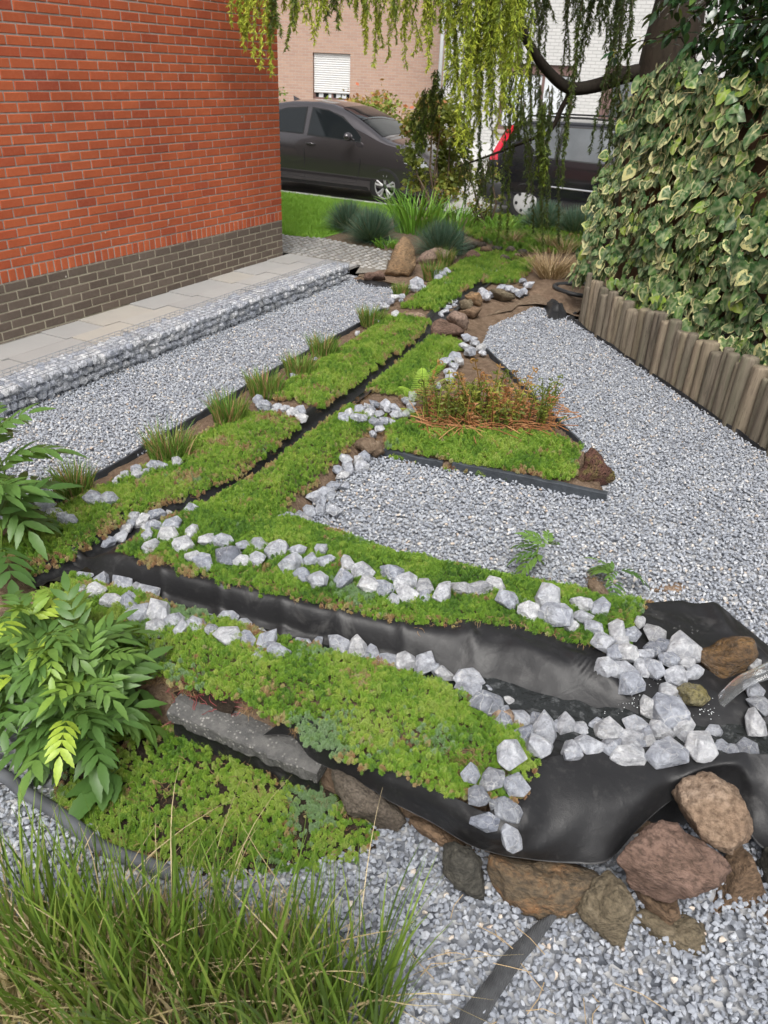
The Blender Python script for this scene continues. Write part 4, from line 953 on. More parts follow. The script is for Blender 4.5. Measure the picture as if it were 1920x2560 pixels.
X, Y, e = knot_mat(TF, 1.62, 3.60, 1, 3, .0115, True, -.02, .040)
sedum('sedum_carpet', X, Y, e, .0135, .0180, 'sedum carpet with brown rim at the near left bend of the stream', .44, -.15, .22, .004, .026)
X, Y, e = knot_mat(TF, 3.82, 6.10, 1, 3, .0145, True, -.03, .045)
sedum('sedum_carpet', X, Y, e, .0165, .0245, 'bright green sedum strip left of the channel beyond the stone gap', .44, -.3, .12, .004, .026)
X, Y, e = knot_mat(TF, 6.35, 9.30, 1, 3, .020, True, -.02, .038)
sedum('sedum_carpet', X, Y, e, .020, .029, 'farthest sedum strip on the left, beside the tan boulder', .42, -.3, -.05, .004, .026)
X, Y, e = knot_mat(TF, 2.30, 4.02, 7, 8, .0120, True, -.045, .10)
sedum('sedum_carpet', X, Y, e, .0140, .0185, 'green sedum strip right of the channel, beside the piled white stones', .38, -.15, .12, .004, .026)
X, Y, e = knot_mat(TF, 4.30, 5.72, 7, 8, .0145, True, -.045, .12)
sedum('sedum_carpet', X, Y, e, .0165, .0240, 'green sedum strip right of the channel, behind the fern clump', .40, -.3, -.05, .004, .024)
tri_px = [(585, 395), (640, 350), (735, 355), (780, 395), (930, 395), (1100, 410), (1290, 412), (1420, 440), (1490, 490), (1490, 560), (1455, 660), (1300, 625), (1100, 590), (900, 552), (600, 494)]
X, Y, e = poly_mat([G('B', *q) for q in tri_px], .0135)
sedum('sedum_carpet', X, Y, e, .0155, .023, 'triangular sedum carpet in front of the fern clump by the lava rock', .40, -.2, .0, .006, .022)
fr_px = [(1040, 325), (1090, 270), (1190, 215), (1320, 180), (1300, 250), (1245, 300), (1150, 318)]
X, Y, e = poly_mat([G('Z4', *q) for q in fr_px], .020)
sedum('sedum_carpet', X, Y, e, .020, .029, 'small far sedum patch right of the channel near the straw tuft', .38, -.3, .0, .006, .02)
lo_px = [(300, 560), (480, 420), (640, 400), (800, 440), (1000, 560), (1300, 660), (1560, 800), (1560, 940), (1300, 1010), (900, 1060), (620, 1000), (420, 900), (200, 740)]
X, Y, e = poly_mat([W('E', *q, 0.02) for q in lo_px], .0095)
sedum('sedum_carpet', X, Y, e, .0145, .0160, 'patchy yellow green sedum on the ground below the concrete slab', .48, -.05, .02, .006, .022, flat=.0, gap=.22)
sheet('damp_soil', [tuple(W('E', *q, 0)[:2]) for q in lo_px], .004, M['darksoil'], 'dark damp soil under the low sedum patch', 'soil')
bk = [(1000, 505), (1060, 470), (1180, 480), (1290, 500), (1320, 540), (1260, 550), (1150, 548), (1080, 540)]
X, Y, e = poly_mat([W('full', *q, .05) for q in bk], .034)
sedum('ground_cover', X, Y, e, .034, .055, 'low green ground cover under the weeping tree by the street', .30, -.3, .05, .05, .04, None, flat=.0, gap=.15)
# dry roots hanging out of the cut edges of the mats
rp = []
for tab, swap, k, u0, u1, n, sg in ((TF, True, 3, 1.75, 3.6, 230, 1), (TF, True, 3, 3.8, 6.1, 230, 1), (TN, False, 1, -1.6, -.35, 260, -1), (TN, False, 7, -2.2, -.25, 150, -1), (TF, True, 7, 2.6, 5.7, 80, -1)):
    us = rng.uniform(u0, u1, n); p, z = knots(tab, us); v = p[:, k] + rng.normal(0, .012, n) - sg * .012
    keep = nz(us * 1.0, v, 5, 1) > -.25; us, v = us[keep], v[keep]
    x, y = (v, us) if swap else (us, v); zz = T(x, y) + .012 + rng.uniform(-.01, .012, len(x)); rp += list(zip(x, y, zz))
for _ in range(150):
    p = W('E', R0.uniform(350, 1500), R0.uniform(560, 980), .02); rp.append((p[0], p[1], R0.uniform(.012, .03)))
for q in [(640, 470), (600, 450), (560, 440), (700, 420)]:
    for _ in range(25):
        p = G('B', q[0] - 90 + R0.gauss(0, 22), q[1] + R0.gauss(0, 12)); rp.append((p[0], p[1], p[2] + .015))
for _ in range(200):
    p = G('D', R0.uniform(250, 470), R0.uniform(900, 1100)); rp.append((p[0], p[1], p[2] + R0.uniform(0, .03)))
for _ in range(40):
    p = G('D', R0.uniform(925, 990), R0.uniform(180, 260)); rp.append((p[0], p[1], p[2] + R0.uniform(0.01, .05)))
for _ in range(30):
    p = G('D', R0.uniform(1010, 1080), R0.uniform(310, 370)); rp.append((p[0], p[1], p[2] + R0.uniform(0.0, .03)))
rp = np.array(rp); N = len(rp)
o = scatter('dry_roots', CR, rp, rng.uniform(-1, 1, (N, 3)) * np.array([.6, .6, 3.1]), rng.uniform(.026, .048, N), rng.random(N), rng); tag(o, 'tangled dry brown roots along the cut sedum edges', 'roots', kind='stuff')
# the bare patch with red stems on the front bank
mb = MB()
for _ in range(90):
    p = Vector(G('E', R0.uniform(700, 1010), R0.uniform(250, 400))) + Vector((0, 0, .012)); pts = [p]; d = Vector((R0.uniform(-1, 1), R0.uniform(-1, 1), R0.uniform(-.1, .3))).normalized()
    for _ in range(5): d = (d + Vector((R0.uniform(-.7, .7), R0.uniform(-.7, .7), R0.uniform(-.35, .25)))).normalized(); p = p + d * .013; pts.append(p)
    mb.tube(pts, .0012, 4, False)
o = mb.build('sedum_stems', M['redstem']); tag(o, 'bare red creeping stems in the soil patch of the front bank', 'stems', kind='stuff')
pt = [G('E', *q) for q in ((720, 300), (820, 275), (920, 300), (980, 350), (960, 390), (860, 370), (760, 340))]
c0 = np.mean(pt, 0); me = mkmesh('bare', [c0 + np.array([0, 0, .03])] + [p + np.array([0, 0, .018]) for p in pt], [(0, i + 1, (i + 1) % 7 + 1) for i in range(7)], True)
o = obj('soil_patch', me, M['darksoil']); tag(o, 'small patch of bare black soil among red stems on the front bank', 'soil', kind='structure')
# ------------------------------------------------------------------ white marbled stones, each a thing of its own
WS = [hull_stone(300 + i, R0.choice((14, 16, 18, 20)), (1, R0.uniform(.66, .98), R0.uniform(.56, .88)), .05, .28, R0.choice((2.3, 2.8, 3.6))) for i in range(26)]
ROWS = [
 ('far bank of the front channel', 'white stones on the far bank', True, 'C', [(150,235,75),(210,210,75),(285,110,65),(320,130,70),(240,165,60),(390,95,80),(370,150,80),(350,205,75),(370,260,85),(475,150,80),(450,210,90),(575,70,55),(460,90,35),(580,185,75),(540,250,85),(655,225,85),(745,232,80),(590,310,80),(640,345,85),(765,305,105),(852,255,70),(925,250,70),(845,335,85),(910,325,80),(1020,275,110),(1120,285,80),(1090,350,105),(1195,330,75),(1255,275,80),(1275,335,85),(1150,410,85),(1240,430,115),(1365,430,100),(1385,355,80),(1475,390,100),(1495,455,105),(1615,400,95),(1565,480,85),(1625,535,80)]),
 ('bank end before the basin', 'white stones on the far bank', True, 'D', [(185,190,95),(190,235,85),(265,215,70),(255,248,65),(335,230,95),(410,210,75),(480,215,85),(540,195,85),(605,260,100),(685,305,85),(765,250,110),(800,315,140),(900,275,80),(905,330,75),(855,360,70),(978,285,95),(950,375,80)]),
 ('heap behind the basin', 'white stones around the basin', True, 'D', [(990,430,85),(1045,390,90),(1110,400,75),(1085,475,95),(1200,400,95),(1155,480,70),(1190,460,60),(1020,540,110),(1105,600,105),(1195,540,105),(1255,500,90),(1285,570,90),(1310,455,110),(1355,560,70),(1600,520,70),(1600,620,80),(1330,515,80),(1235,445,75),(1150,535,75),(1075,545,75),(1255,630,80),(1320,660,60),(1060,435,75),(1140,350,60),(1035,480,70)]),
 ('wet row at the water', 'white stones around the basin', True, 'D', [(1255,710,140),(1225,790,110),(1130,770,90),(1605,765,100),(1390,855,150),(1505,870,65),(1580,865,80),(1180,700,80),(1300,765,90),(1330,825,85),(1165,805,80),(1060,815,80),(960,775,80),(1440,795,60),(1630,690,90),(1470,860,70)]),
 ('near bank by the leafy plant', 'white stones on the near bank', True, 'C', [(-290,-25,105),(-245,5,100),(-180,45,70),(-130,85,70),(-60,120,85),(20,420,70),(5,490,75),(110,435,85),(80,490,95),(215,465,110),(160,540,110),(245,550,90),(290,495,80),(340,530,100),(300,615,105),(410,605,110),(385,685,95),(495,645,95),(520,690,80),(595,670,85),(645,640,75),(690,655,75),(750,650,110),(765,720,110),(680,690,70),(850,675,85),(875,740,95),(925,715,80),(970,750,105),(925,820,75),(1030,795,120),(1145,780,100),(1235,755,65),(1345,785,120),(1440,790,90),(1510,820,100),(1610,850,85)]),
 ('near bank above the front carpet', 'white stones on the near bank', True, 'D', [(185,515,80),(265,520,85),(340,560,75),(440,585,110),(435,635,110),(520,680,110),(600,680,85),(525,630,60),(580,740,105),(645,740,90),(715,745,95),(670,805,85),(745,780,115),(835,770,105),(900,790,90),(735,855,130),(610,890,120),(855,870,115),(940,855,120),(1020,870,110),(1000,795,110),(1095,830,85),(1110,885,100),(1180,850,85),(1085,900,120),(1240,885,130)]),
 ('cluster on the black apron', 'white stones on the apron', True, 'D', [(452,965,85),(540,990,110),(635,1015,105),(480,1060,95),(595,1110,150),(510,1165,105),(615,1225,120)]),
 ('left bank beside the sedge tufts', 'white stones on the left bank', True, 'A', [(485,795,95),(565,795,90),(600,715,45),(620,695,50),(650,680,65),(705,650,75),(715,675,70),(760,655,50),(790,625,65),(835,630,70),(920,612,55)]),
 ('stone gap across the left strip', 'white stones on the left bank', True, 'A', [(1335,290,60),(1375,320,75),(1420,345,40),(1435,330,55),(1480,335,55),(1510,355,60),(1555,345,60),(1562,380,60),(1520,168,38)]),
 ('pile at the gravel corner', 'white stones beside the gravel', True, 'B', [(415,530,75),(470,540,60),(495,520,60),(490,565,60),(375,580,55),(425,575,60),(400,605,60),(355,655,60),(408,650,50),(265,700,65),(325,690,80),(295,720,55),(245,765,70),(295,765,60),(365,765,75),(150,790,50),(120,800,40),(195,790,50),(235,810,55)]),
 ('pile by the ferns', 'white stones beside the ferns', True, 'B', [(475,300,55),(515,290,50),(545,275,50),(595,280,55),(520,318,55),(565,320,55),(605,300,50),(645,298,50),(645,328,60),(430,320,50),(410,340,50),(460,340,50),(495,345,55),(550,360,60),(590,355,55),(620,360,45),(690,320,45),(715,305,45),(718,280,45),(690,260,45),(720,240,50),(570,390,45),(540,415,50),(530,300,45)]),
 ('line behind the ferns', 'white stones beside the ferns', True, 'Z4', [(965,585,55),(1000,600,50),(960,635,60),(985,660,60),(1010,620,55),(1040,640,50),(1050,665,40),(905,690,70),(930,715,60),(860,712,60),(900,735,50),(880,770,50),(885,800,50),(820,840,40)]),
 ('distant left bank', 'white stones at the far end', True, 'Z4', [(715,310,60),(690,330,50),(740,330,40),(600,380,45),(630,375,40),(580,400,45),(545,425,45),(625,395,30),(830,260,55),(860,250,50),(820,280,40),(70,790,40),(180,700,35),(500,505,45),(600,465,50),(400,565,30)]),
 ('distant right bank', 'white stones at the far end', True, 'Z4', [(1050,355,50),(1070,375,55),(1095,365,40),(1145,330,50),(1190,332,45),(1215,345,40),(1260,295,45),(1290,315,50),(1265,345,45),(1240,360,45),(1230,350,40)]),
]
placed = []
def stone_over(x, y, r):                        # rest on stones already laid
    z = 0
    for (a, b, h, q) in placed:
        d = math.hypot(a - x, b - y)
        if d < (q + r) * .42: z = max(z, h * .45)
    return z
_i = 0
for where, grp, side, f, L in ROWS:
    items = sorted(L, key=lambda q: q[0])
    if where.startswith('near bank') or where.startswith('far bank'):
        items = sorted(items + [((a[0] + b[0]) / 2 + R0.uniform(-8, 8), (a[1] + b[1]) / 2 + R0.uniform(-12, 12), (a[2] + b[2]) * .36) for a, b in zip(items[:-1], items[1:]) if abs(a[1] - b[1]) < 60 and R0.random() < .5], key=lambda q: q[0])
    for q in sorted(L, key=lambda q: -q[1]):
        pass
    for n, (x, y, s) in enumerate(items):
        p = G(f, x, y, .015); dep = proj(p)[2]; d = s * FR[f][2] * dep / FPX
        p = G(f, x, y, d * .46) if 'apron' not in where else W(f, x, y, (.275 if y < 1100 else .235 if y < 1200 else .205) + d * .1)
        sx = d * R0.uniform(1.15, 1.45) * (1.13 if f == 'C' else .82 if 'cluster' in where else 1.0); o = obj('white_stone', WS[(_i * 7) % 26], M['blue_stone' if (f == 'D' and 'cluster' not in where and R0.random() < .8) or R0.random() < .15 else 'white_stone'], None, (p[0], p[1], p[2] - d * .02), (R0.uniform(-.45, .45), R0.uniform(-.45, .45), R0.uniform(0, 6.28)), (sx, sx * R0.uniform(.92, 1.05), sx * R0.uniform(.92, 1.05)))
        nm = 'pale' if s >= 100 else 'white'
        tag(o, '%s %s stone counted from the left, %s' % (ordinal(n + 1), 'white marbled', where), 'stone', grp); _i += 1
# ------------------------------------------------------------------ rocks and boulders, outlines as seen
OR = outline_rock
gfw = 'rocks of the front retaining wall'; NZ = .05
OR('rock', 'F', [(310,590),(345,550),(440,570),(470,640),(490,760),(520,835),(430,835),(370,760),(310,690)], M['rock_dark'], .14, 1, 0, 0, 12, label='dark slanting rock at the left end of the rock wall', group=gfw, sub=5, noise=NZ)
OR('rock', 'F', [(475,590),(600,630),(780,650),(950,655),(990,690),(965,760),(880,835),(780,875),(640,875),(560,825),(505,740)], M['rock_rust'], .24, 2, 0, 0, 14, label='large rust streaked rock under the hem of the black apron', group=gfw, sub=5, noise=NZ)
OR('rock', 'F', [(940,730),(1030,685),(1080,760),(1108,830),(1090,920),(1055,1028),(990,1022),(930,930),(862,855),(900,790)], M['rock_olive'], .15, 3, 0, 0, 12, label='olive brown upright rock in the middle of the rock wall', group=gfw, sub=5, noise=NZ)
OR('rock', 'F', [(1010,640),(1090,570),(1200,490),(1290,465),(1380,560),(1440,590),(1505,660),(1470,715),(1350,765),(1200,808),(1110,780),(1050,700)], M['rock_red'], .20, 4, .13, .0, 13, label='broad purple brown rock leaning above the olive rocks', group=gfw, sub=5, noise=NZ)
OR('rock', 'F', [(1262,395),(1330,320),(1420,292),(1530,350),(1590,430),(1628,530),(1590,590),(1480,603),(1360,550),(1300,480)], M['rock_tan'], .22, 5, .22, .02, 9, label='rounded tan boulder tucked under the black liner', group=gfw, sub=5, noise=NZ)
OR('rock', 'F', [(1085,745),(1200,800),(1295,795),(1305,850),(1250,892),(1200,905),(1140,850)], M['rock_brown'], .13, 6, .05, .03, 12, label='small dark brown rock wedged below the purple brown rock', group=gfw, sub=5, noise=NZ)
OR('rock', 'F', [(1092,880),(1130,848),(1250,878),(1330,862),(1405,910),(1432,980),(1402,1038),(1300,1018),(1100,972)], M['rock_olive'], .16, 7, 0, .02, 12, label='low flat olive rock lying on the gravel', group=gfw, sub=5, noise=NZ)
OR('rock', 'F', [(1290,800),(1430,740),(1500,640),(1580,590),(1612,690),(1635,850),(1605,915),(1500,885),(1420,870),(1330,850)], M['rock_brown'], .20, 8, .03, .08, 13, label='tall brown rock leaning under the rounded tan boulder', group=gfw, sub=5, noise=NZ)
OR('rock', 'F', [(1625,930),(1690,850),(1800,850),(1820,980),(1720,1010),(1635,985)], M['rock_tan'], .18, 9, 0, .0, 12, label='tan rock cut off by the right edge on the gravel', group=gfw, sub=5, noise=NZ)
OR('rock', 'F', [(1640,590),(1720,560),(1830,600),(1840,830),(1720,860),(1650,780)], M['rock_dark'], .2, 19, .05, .05, 12, label='dark rock behind the liner at the right edge', group=gfw, sub=5, noise=NZ)
OR('rock', 'F', [(1440,860),(1500,800),(1600,860),(1660,900),(1650,930),(1560,935),(1470,905)], M['rock_dark'], .16, 37, .0, .04, 12, label='low dark rock on the gravel below the tall brown rock', group=gfw, sub=5, noise=NZ)
OR('rock', 'F', [(165,470),(250,480),(350,530),(420,560),(360,590),(300,575),(215,530)], M['rock_brown'], .16, 21, .06, .04, 11, label='small brown rock in shade beside the grey brown boulder', group=gfw, sub=5, noise=NZ)
OR('rock', 'px', [(830,1915),(880,1925),(960,1965),(1020,2015),(1035,2050),(1012,2078),(950,2072),(870,2022),(835,1970)], M['rock_concrete'], .19, 10, .0, -.04, 9, label='rough grey brown boulder under the folded rubber edge', group=gfw, sub=5, noise=NZ)
OR('rock', 'D', [(1362,455),(1420,440),(1500,415),(1598,398),(1622,470),(1565,525),(1500,605),(1430,660),(1390,580),(1370,520)], M['rock_wet'], .17, 11, .17, .02, 11, label='wet amber brown rock standing in the basin by the jet')
OR('rock', 'D', [(1100,212),(1200,195),(1290,178),(1345,215),(1330,240),(1200,245)], M['rock_tan'], .2, 12, .03, .10, 12, label='flat tan rock half hidden behind the black liner')
OR('rock', 'D', [(1283,622),(1330,595),(1400,608),(1424,660),(1382,694),(1310,684)], M['rock_moss'], .10, 13, .20, -.02, 10, label='mossy yellow stone at the foot of the amber rock')
OR('rock', 'D', [(530,745),(535,715),(570,698),(615,705),(632,735),(615,775),(580,785),(545,770)], M['rock_tan'], .07, 22, .23, -.03, 10, sub=3, label='cream pebble among the white stones on the front bank')
OR('rock', 'B', [(1455,625),(1498,565),(1508,500),(1550,472),(1602,500),(1630,560),(1655,622),(1605,662),(1550,678),(1490,658)], M['rock_lava'], .22, 14, 0, 0, 14, .06, label='reddish pitted lava rock at the corner of the slate edging')
OR('boulder', 'Z4', [(538,265),(570,190),(590,110),(640,64),(682,85),(708,140),(702,220),(665,275),(600,293)], M['rock_gold'], .28, 15, .04, 0, 11, label='upright golden brown boulder by the end of the gabions', cat='boulder')
OR('boulder', 'Z4', [(700,215),(715,155),(790,130),(870,143),(920,182),(900,215),(820,225),(740,228)], M['rock_pink'], .4, 16, .05, .05, 11, label='low pinkish boulder just behind the upright golden boulder', cat='boulder')
OR('boulder', 'Z4', [(430,262),(480,245),(540,250),(560,285),(480,300),(430,290)], M['rock_red'], .2, 23, .04, .0, 10, sub=3, label='small brown stone left of the golden boulder on the soil', cat='boulder')
gst = 'stones crossing the stream'
OR('rock', 'Z4', [(855,485),(900,452),(960,472),(990,520),(962,560),(900,530)], M['rock_pink'], .26, 17, None, 0, 11, sub=3, label='smooth tan rock on the right in the stream crossing', group=gst)
OR('rock', 'Z4', [(765,540),(810,480),(860,498),(940,545),(968,572),(860,590),(780,588)], M['rock_red'], .26, 18, None, -.03, 12, sub=3, label='purple grey rock in front of the smooth tan rock', group=gst)
OR('rock', 'Z4', [(585,482),(680,453),(762,480),(765,518),(680,515)], M['rock_tan'], .3, 24, None, 0, 12, sub=3, label='flat tan slab dividing the left sedum strips', group=gst)
OR('rock', 'Z4', [(950,372),(985,352),(1032,354),(1054,390),(1040,432),(990,410)], M['rock_gold'], .2, 25, None, 0, 11, sub=3, label='orange brown rock above the crossing on the right', group=gst)
OR('rock', 'Z4', [(928,400),(960,384),(998,388),(1002,415),(990,455),(935,440)], M['rock_olive'], .18, 26, None, 0, 11, sub=3, label='olive rock beside the orange brown rock', group=gst)
OR('rock', 'Z4', [(920,455),(1000,428),(1060,440),(1005,495),(945,480)], M['rock_brown'], .2, 27, None, -.02, 11, sub=3, label='dark brown rock between the olive and tan rocks', group=gst)
OR('rock', 'Z4', [(1082,340),(1130,333),(1210,362),(1225,388),(1150,408),(1100,385)], M['rock_olive'], .25, 28, None, 0, 11, sub=3, label='flat olive slab among the far right white stones', group=gst)
for k, (x, y, s, m, lab) in enumerate(((1000,165,80,'rock_red','mauve'),(975,125,60,'rock_dark','dark grey'),(1070,140,70,'rock_brown','brown'),(1045,115,50,'rock_concrete','grey'),(1125,135,60,'rock_dark','slate grey'),(1190,140,60,'rock_concrete','ash grey'),(1222,170,45,'rock_tan','peach'),(1255,155,60,'rock_dark','charcoal'),(1160,180,50,'rock_concrete','flat grey'),(1010,110,50,'rock_concrete','pale grey'))):
    c = [(x + s * .55 * math.cos(a) * (1 + .12 * math.sin(3 * a + k)), y + s * .36 * math.sin(a)) for a in np.linspace(0, 6.28, 11)[:-1]]
    OR('rock', 'Z4', c, M[m], .2, 60 + k, None, 0, 10, sub=3, label='%s stone in the far row under the weeping branches' % lab, group='row of stones at the far end')
# small dark stones in the stream bed
for k, (x, y) in enumerate(((870,430),(850,455),(905,420),(880,405),(910,400),(835,470),(860,440),(1095,265),(1120,250),(1160,235))):
    p = G('Z4', x, y, .02); s = R0.uniform(.07, .11); o = obj('rock', WS[k], M['rock_dark'], None, tuple(p), (R0.uniform(-.3, .3), R0.uniform(-.3, .3), R0.uniform(0, 6)), (s, s, s * .7))
    tag(o, 'small wet dark stone in the channel bed, %s from the crossing' % ordinal(k + 1), 'rock', 'dark stones in the channel')
# ------------------------------------------------------------------ edgings
def board(name, pts, h, th, mat, label, cat='edging', z0=0.0):
    mb = MB(); P = [Vector((p[0], p[1], 0)) for p in pts]
    ring = []
    for i, p in enumerate(P):
        t = (P[min(i + 1, len(P) - 1)] - P[max(i - 1, 0)]).normalized(); s = Vector((-t.y, t.x, 0)) * th / 2; hz = h + R0.uniform(-.003, .003)
        ring.append([p + s + Vector((0, 0, z0 - .03)), p - s + Vector((0, 0, z0 - .03)), p - s + Vector((0, 0, z0 + hz - .003)), p - s * .6 + Vector((0, 0, z0 + hz)), p + s * .6 + Vector((0, 0, z0 + hz)), p + s + Vector((0, 0, z0 + hz - .003))])
    V = [q for r in ring for q in r]; f = []
    for i in range(len(P) - 1):
        for k in range(6): f.append((i * 6 + k, i * 6 + (k + 1) % 6, (i + 1) * 6 + (k + 1) % 6, (i + 1) * 6 + k))
    f += [tuple(range(6))[::-1], tuple((len(P) - 1) * 6 + k for k in range(6))]
    mb.add(V, f); o = mb.build(name, mat); return tag(o, label, cat)
def line(pts, n): return [p[:2] for p in catmull([np.array([*q[:2], 0]) for q in pts], n)]
board('slate_edging', line([W('B', 592, 512), W('B', 740, 548), W('B', 860, 572)], 10), .046, .034, M['edging'], 'black slate edging board at the left front of the triangle bed')
board('slate_edging', line([W('B', 905, 578), W('B', 1250, 650), W('B', 1612, 724)], 14), .055, .040, M['edging'], 'long black slate edging board running to the lava rock')
board('slate_edging', line([W('B', 1500, 485), W('B', 1280, 265), W('B', 1060, 42)], 16), .045, .014, M['edging'], 'thin dark edging strip along the back of the triangle bed')
board('plastic_edging', line([(-3.06, 1.3), (-3.06, 2.6), (-3.10, 3.0), (-3.15, 3.6), (-3.24, 4.5), (-3.31, 5.8), (-3.40, 6.5)], 60), .045, .012, M['edging'], 'thin dark edging between the left gravel and the sedge tufts')
mb = MB(); mb.tube([Vector((*p, .022)) for p in line([W('E', -260, 560), W('E', 0, 640), W('E', 110, 720), W('E', 240, 800), W('E', 330, 870), W('E', 430, 950), W('E', 620, 1020), W('E', 720, 1060)], 60)], .021, 12)
o = mb.build('plastic_edging', M['edging_grey'], smooth=True); tag(o, 'curved grey rubber edging below the leafy plant', 'edging')
# black liner scraps by the palisade and the round pipe
def crumple(name, f, poly, zc, mat, label, seed):
    P = [W(f, x, y, .0) for x, y in poly]; c = np.mean(P, 0); V = []; n = 14; m = len(P) * 4
    ring = [P[i] * (1 - t) + P[(i + 1) % len(P)] * t for i in range(len(P)) for t in (0, .25, .5, .75)]
    for i in range(n):
        s = i / (n - 1)
        for q in ring:
            p = c * (1 - s) + q * s; h = zc * (1 - s * s) + .35 * zc * fbm((p[0], p[1], 0), 14, 3, seed) * (1 - s ** 4); V.append((p[0], p[1], max(.004, .006 + h)))
    Fq = [(i * m + k, i * m + (k + 1) % m, (i + 1) * m + (k + 1) % m, (i + 1) * m + k) for i in range(n - 1) for k in range(m)]
    o = obj(name, mkmesh(name, V, Fq, True), mat); return tag(o, label, 'liner scrap', 'black liner scraps')
crumple('liner_scrap', 'Z5', [(205, 530), (240, 515), (330, 560), (365, 605), (300, 632), (230, 620)], .10, M['liner'], 'crumpled black liner scrap on the gravel by the palisade', 3)
crumple('liner_scrap', 'Z5', [(340, 625), (400, 590), (430, 560), (440, 600), (400, 640)], .04, M['liner'], 'small black liner scrap against the first palisade log', 4)
crumple('liner_scrap', 'Z4', [(1140, 410), (1240, 395), (1340, 360), (1345, 380), (1260, 415), (1180, 425)], .05, M['liner'], 'thin black liner scrap below the flat olive slab', 5)
crumple('liner_scrap', 'Z4', [(370, 295), (450, 305), (560, 315), (600, 325), (590, 340), (500, 330), (400, 312)], .035, M['liner'], 'black liner edge below the soil by the golden boulder', 6)
c = W('Z5', 440, 420, .1); mb = MB(); mb.tube([Vector((c[0] + .26 * math.cos(a), c[1] + .26 * math.sin(a), .10 + .01 * math.sin(a * 2))) for a in np.linspace(.6, 5.6, 30)], .022, 10)
o = mb.build('black_pipe', M['hose'], smooth=True); tag(o, 'curved black pipe on the soil beside the first palisade log', 'pipe')
# soil humps around the pipe and the golden boulder
def hump(name, f, poly, h, mat, label, seed):
    P = [W(f, x, y, .0) for x, y in poly]; c = np.mean(P, 0); n = 12; ring = [P[i] * (1 - t) + P[(i + 1) % len(P)] * t for i in range(len(P)) for t in (0, .34, .67)]; m = len(ring); V = []
    for i in range(n):
        s = i / (n - 1)
        for q in ring:
            p = c * (1 - s) + q * s; V.append((p[0], p[1], max(.0, .0 + h * (1 - s ** 3) + .02 * fbm((p[0], p[1], 0), 9, 3, seed) * (1 - s))))
    o = obj(name, mkmesh(name, V, [(i * m + k, i * m + (k + 1) % m, (i + 1) * m + (k + 1) % m, (i + 1) * m + k) for i in range(n - 1) for k in range(m)], True), mat)
    return tag(o, label, 'soil', kind='structure')
hump('soil_mound', 'Z5', [(60, 470), (150, 480), (215, 525), (330, 580), (400, 610), (440, 560), (440, 420), (380, 330), (200, 330), (110, 390)], .09, M['soil'], 'bare soil mound beside the log palisade', 1)
hump('soil_mound', 'Z4', [(360, 290), (430, 262), (540, 265), (700, 225), (820, 195), (860, 230), (780, 290), (690, 320), (600, 332), (480, 318)], .07, M['soil'], 'bare soil around the foot of the golden boulder', 2)
hump('soil_mound', 'B', [(930, 130), (1000, 60), (1060, 50), (1180, 170), (1330, 330), (1480, 480), (1380, 440), (1250, 420), (1000, 400), (930, 300)], .065, M['soil'], 'bare soil in the triangle bed behind the ferns', 3)
# a ball of peaty roots at the edge of the sedum
OR('turf_clod', 'B', [(440, 460), (480, 432), (540, 428), (588, 450), (590, 505), (545, 522), (490, 500)], M['bark'], .14, 33, .03, 0, 8, .08, sub=4, label='cut clod of brown peaty turf at the gravel corner', cat='turf')
OR('turf_clod', 'D', [(915, 175), (945, 168), (1000, 215), (1018, 250), (985, 262), (940, 240)], M['bark'], .08, 34, .10, .03, 7, .08, sub=3, label='brown fibrous turf clod behind the end stones', cat='turf')
OR('turf_clod', 'A', [(1375, 250), (1405, 240), (1450, 285), (1440, 312), (1390, 300)], M['bark'], .1, 35, .06, .03, 8, .06, sub=3, label='brown turf edge above the stone gap', cat='turf')
# concrete slab at the front edge of the bank, with a dark sheet added below to darken the soil face
def rough_slab():
    a, b = W('E', 690, 360, .150), W('E', 1312, 620, .130); d = (b - a); L = np.linalg.norm(d); u = d / L; s = np.array([-u[1], u[0], 0]); s /= np.linalg.norm(s)
    n = 60; prof = [(-.0, -.012), (.004, -.050), (.02, -.052), (.24, -.05), (.24, 0), (.05, .010), (.004, -.004)]; V = []
    for i in range(n):
        t = i / (n - 1)
        for (q, z) in prof:
            k = .006 * fbm((t * 9, q * 20, z * 20), 2.2, 3, 4); V.append(a + u * (t * L) + s * (q + k) + np.array([0, 0, z + k * .6]))
    m = len(prof); f = [(i * m + k, i * m + (k + 1) % m, (i + 1) * m + (k + 1) % m, (i + 1) * m + k) for i in range(n - 1) for k in range(m)] + [tuple(range(m))[::-1], tuple((n - 1) * m + k for k in range(m))]
    return mkmesh('slab', V, f, False), a, b, u, s
me, sa, sb, su, ss_ = rough_slab()
o = obj('concrete_slab', me, M['slab_edge']); tag(o, 'weathered grey concrete slab edge under the front sedum carpet', 'slab')
n = 50; V = []
for i in range(n):
    t = i / (n - 1); p = sa * (1 - t) + sb * t
    for j in range(8):
        z = .118 * (1 - j / 7) + .002; V.append(p + ss_ * (.022 + .012 * mnoise.noise(Vector((t * 14, j * .5, 0)))) + np.array([0, 0, z - p[2]]))
o = obj('front_sheet', fastmesh('front_sheet', np.array(V), grid_faces(n, 8), True), M['liner'], lin)
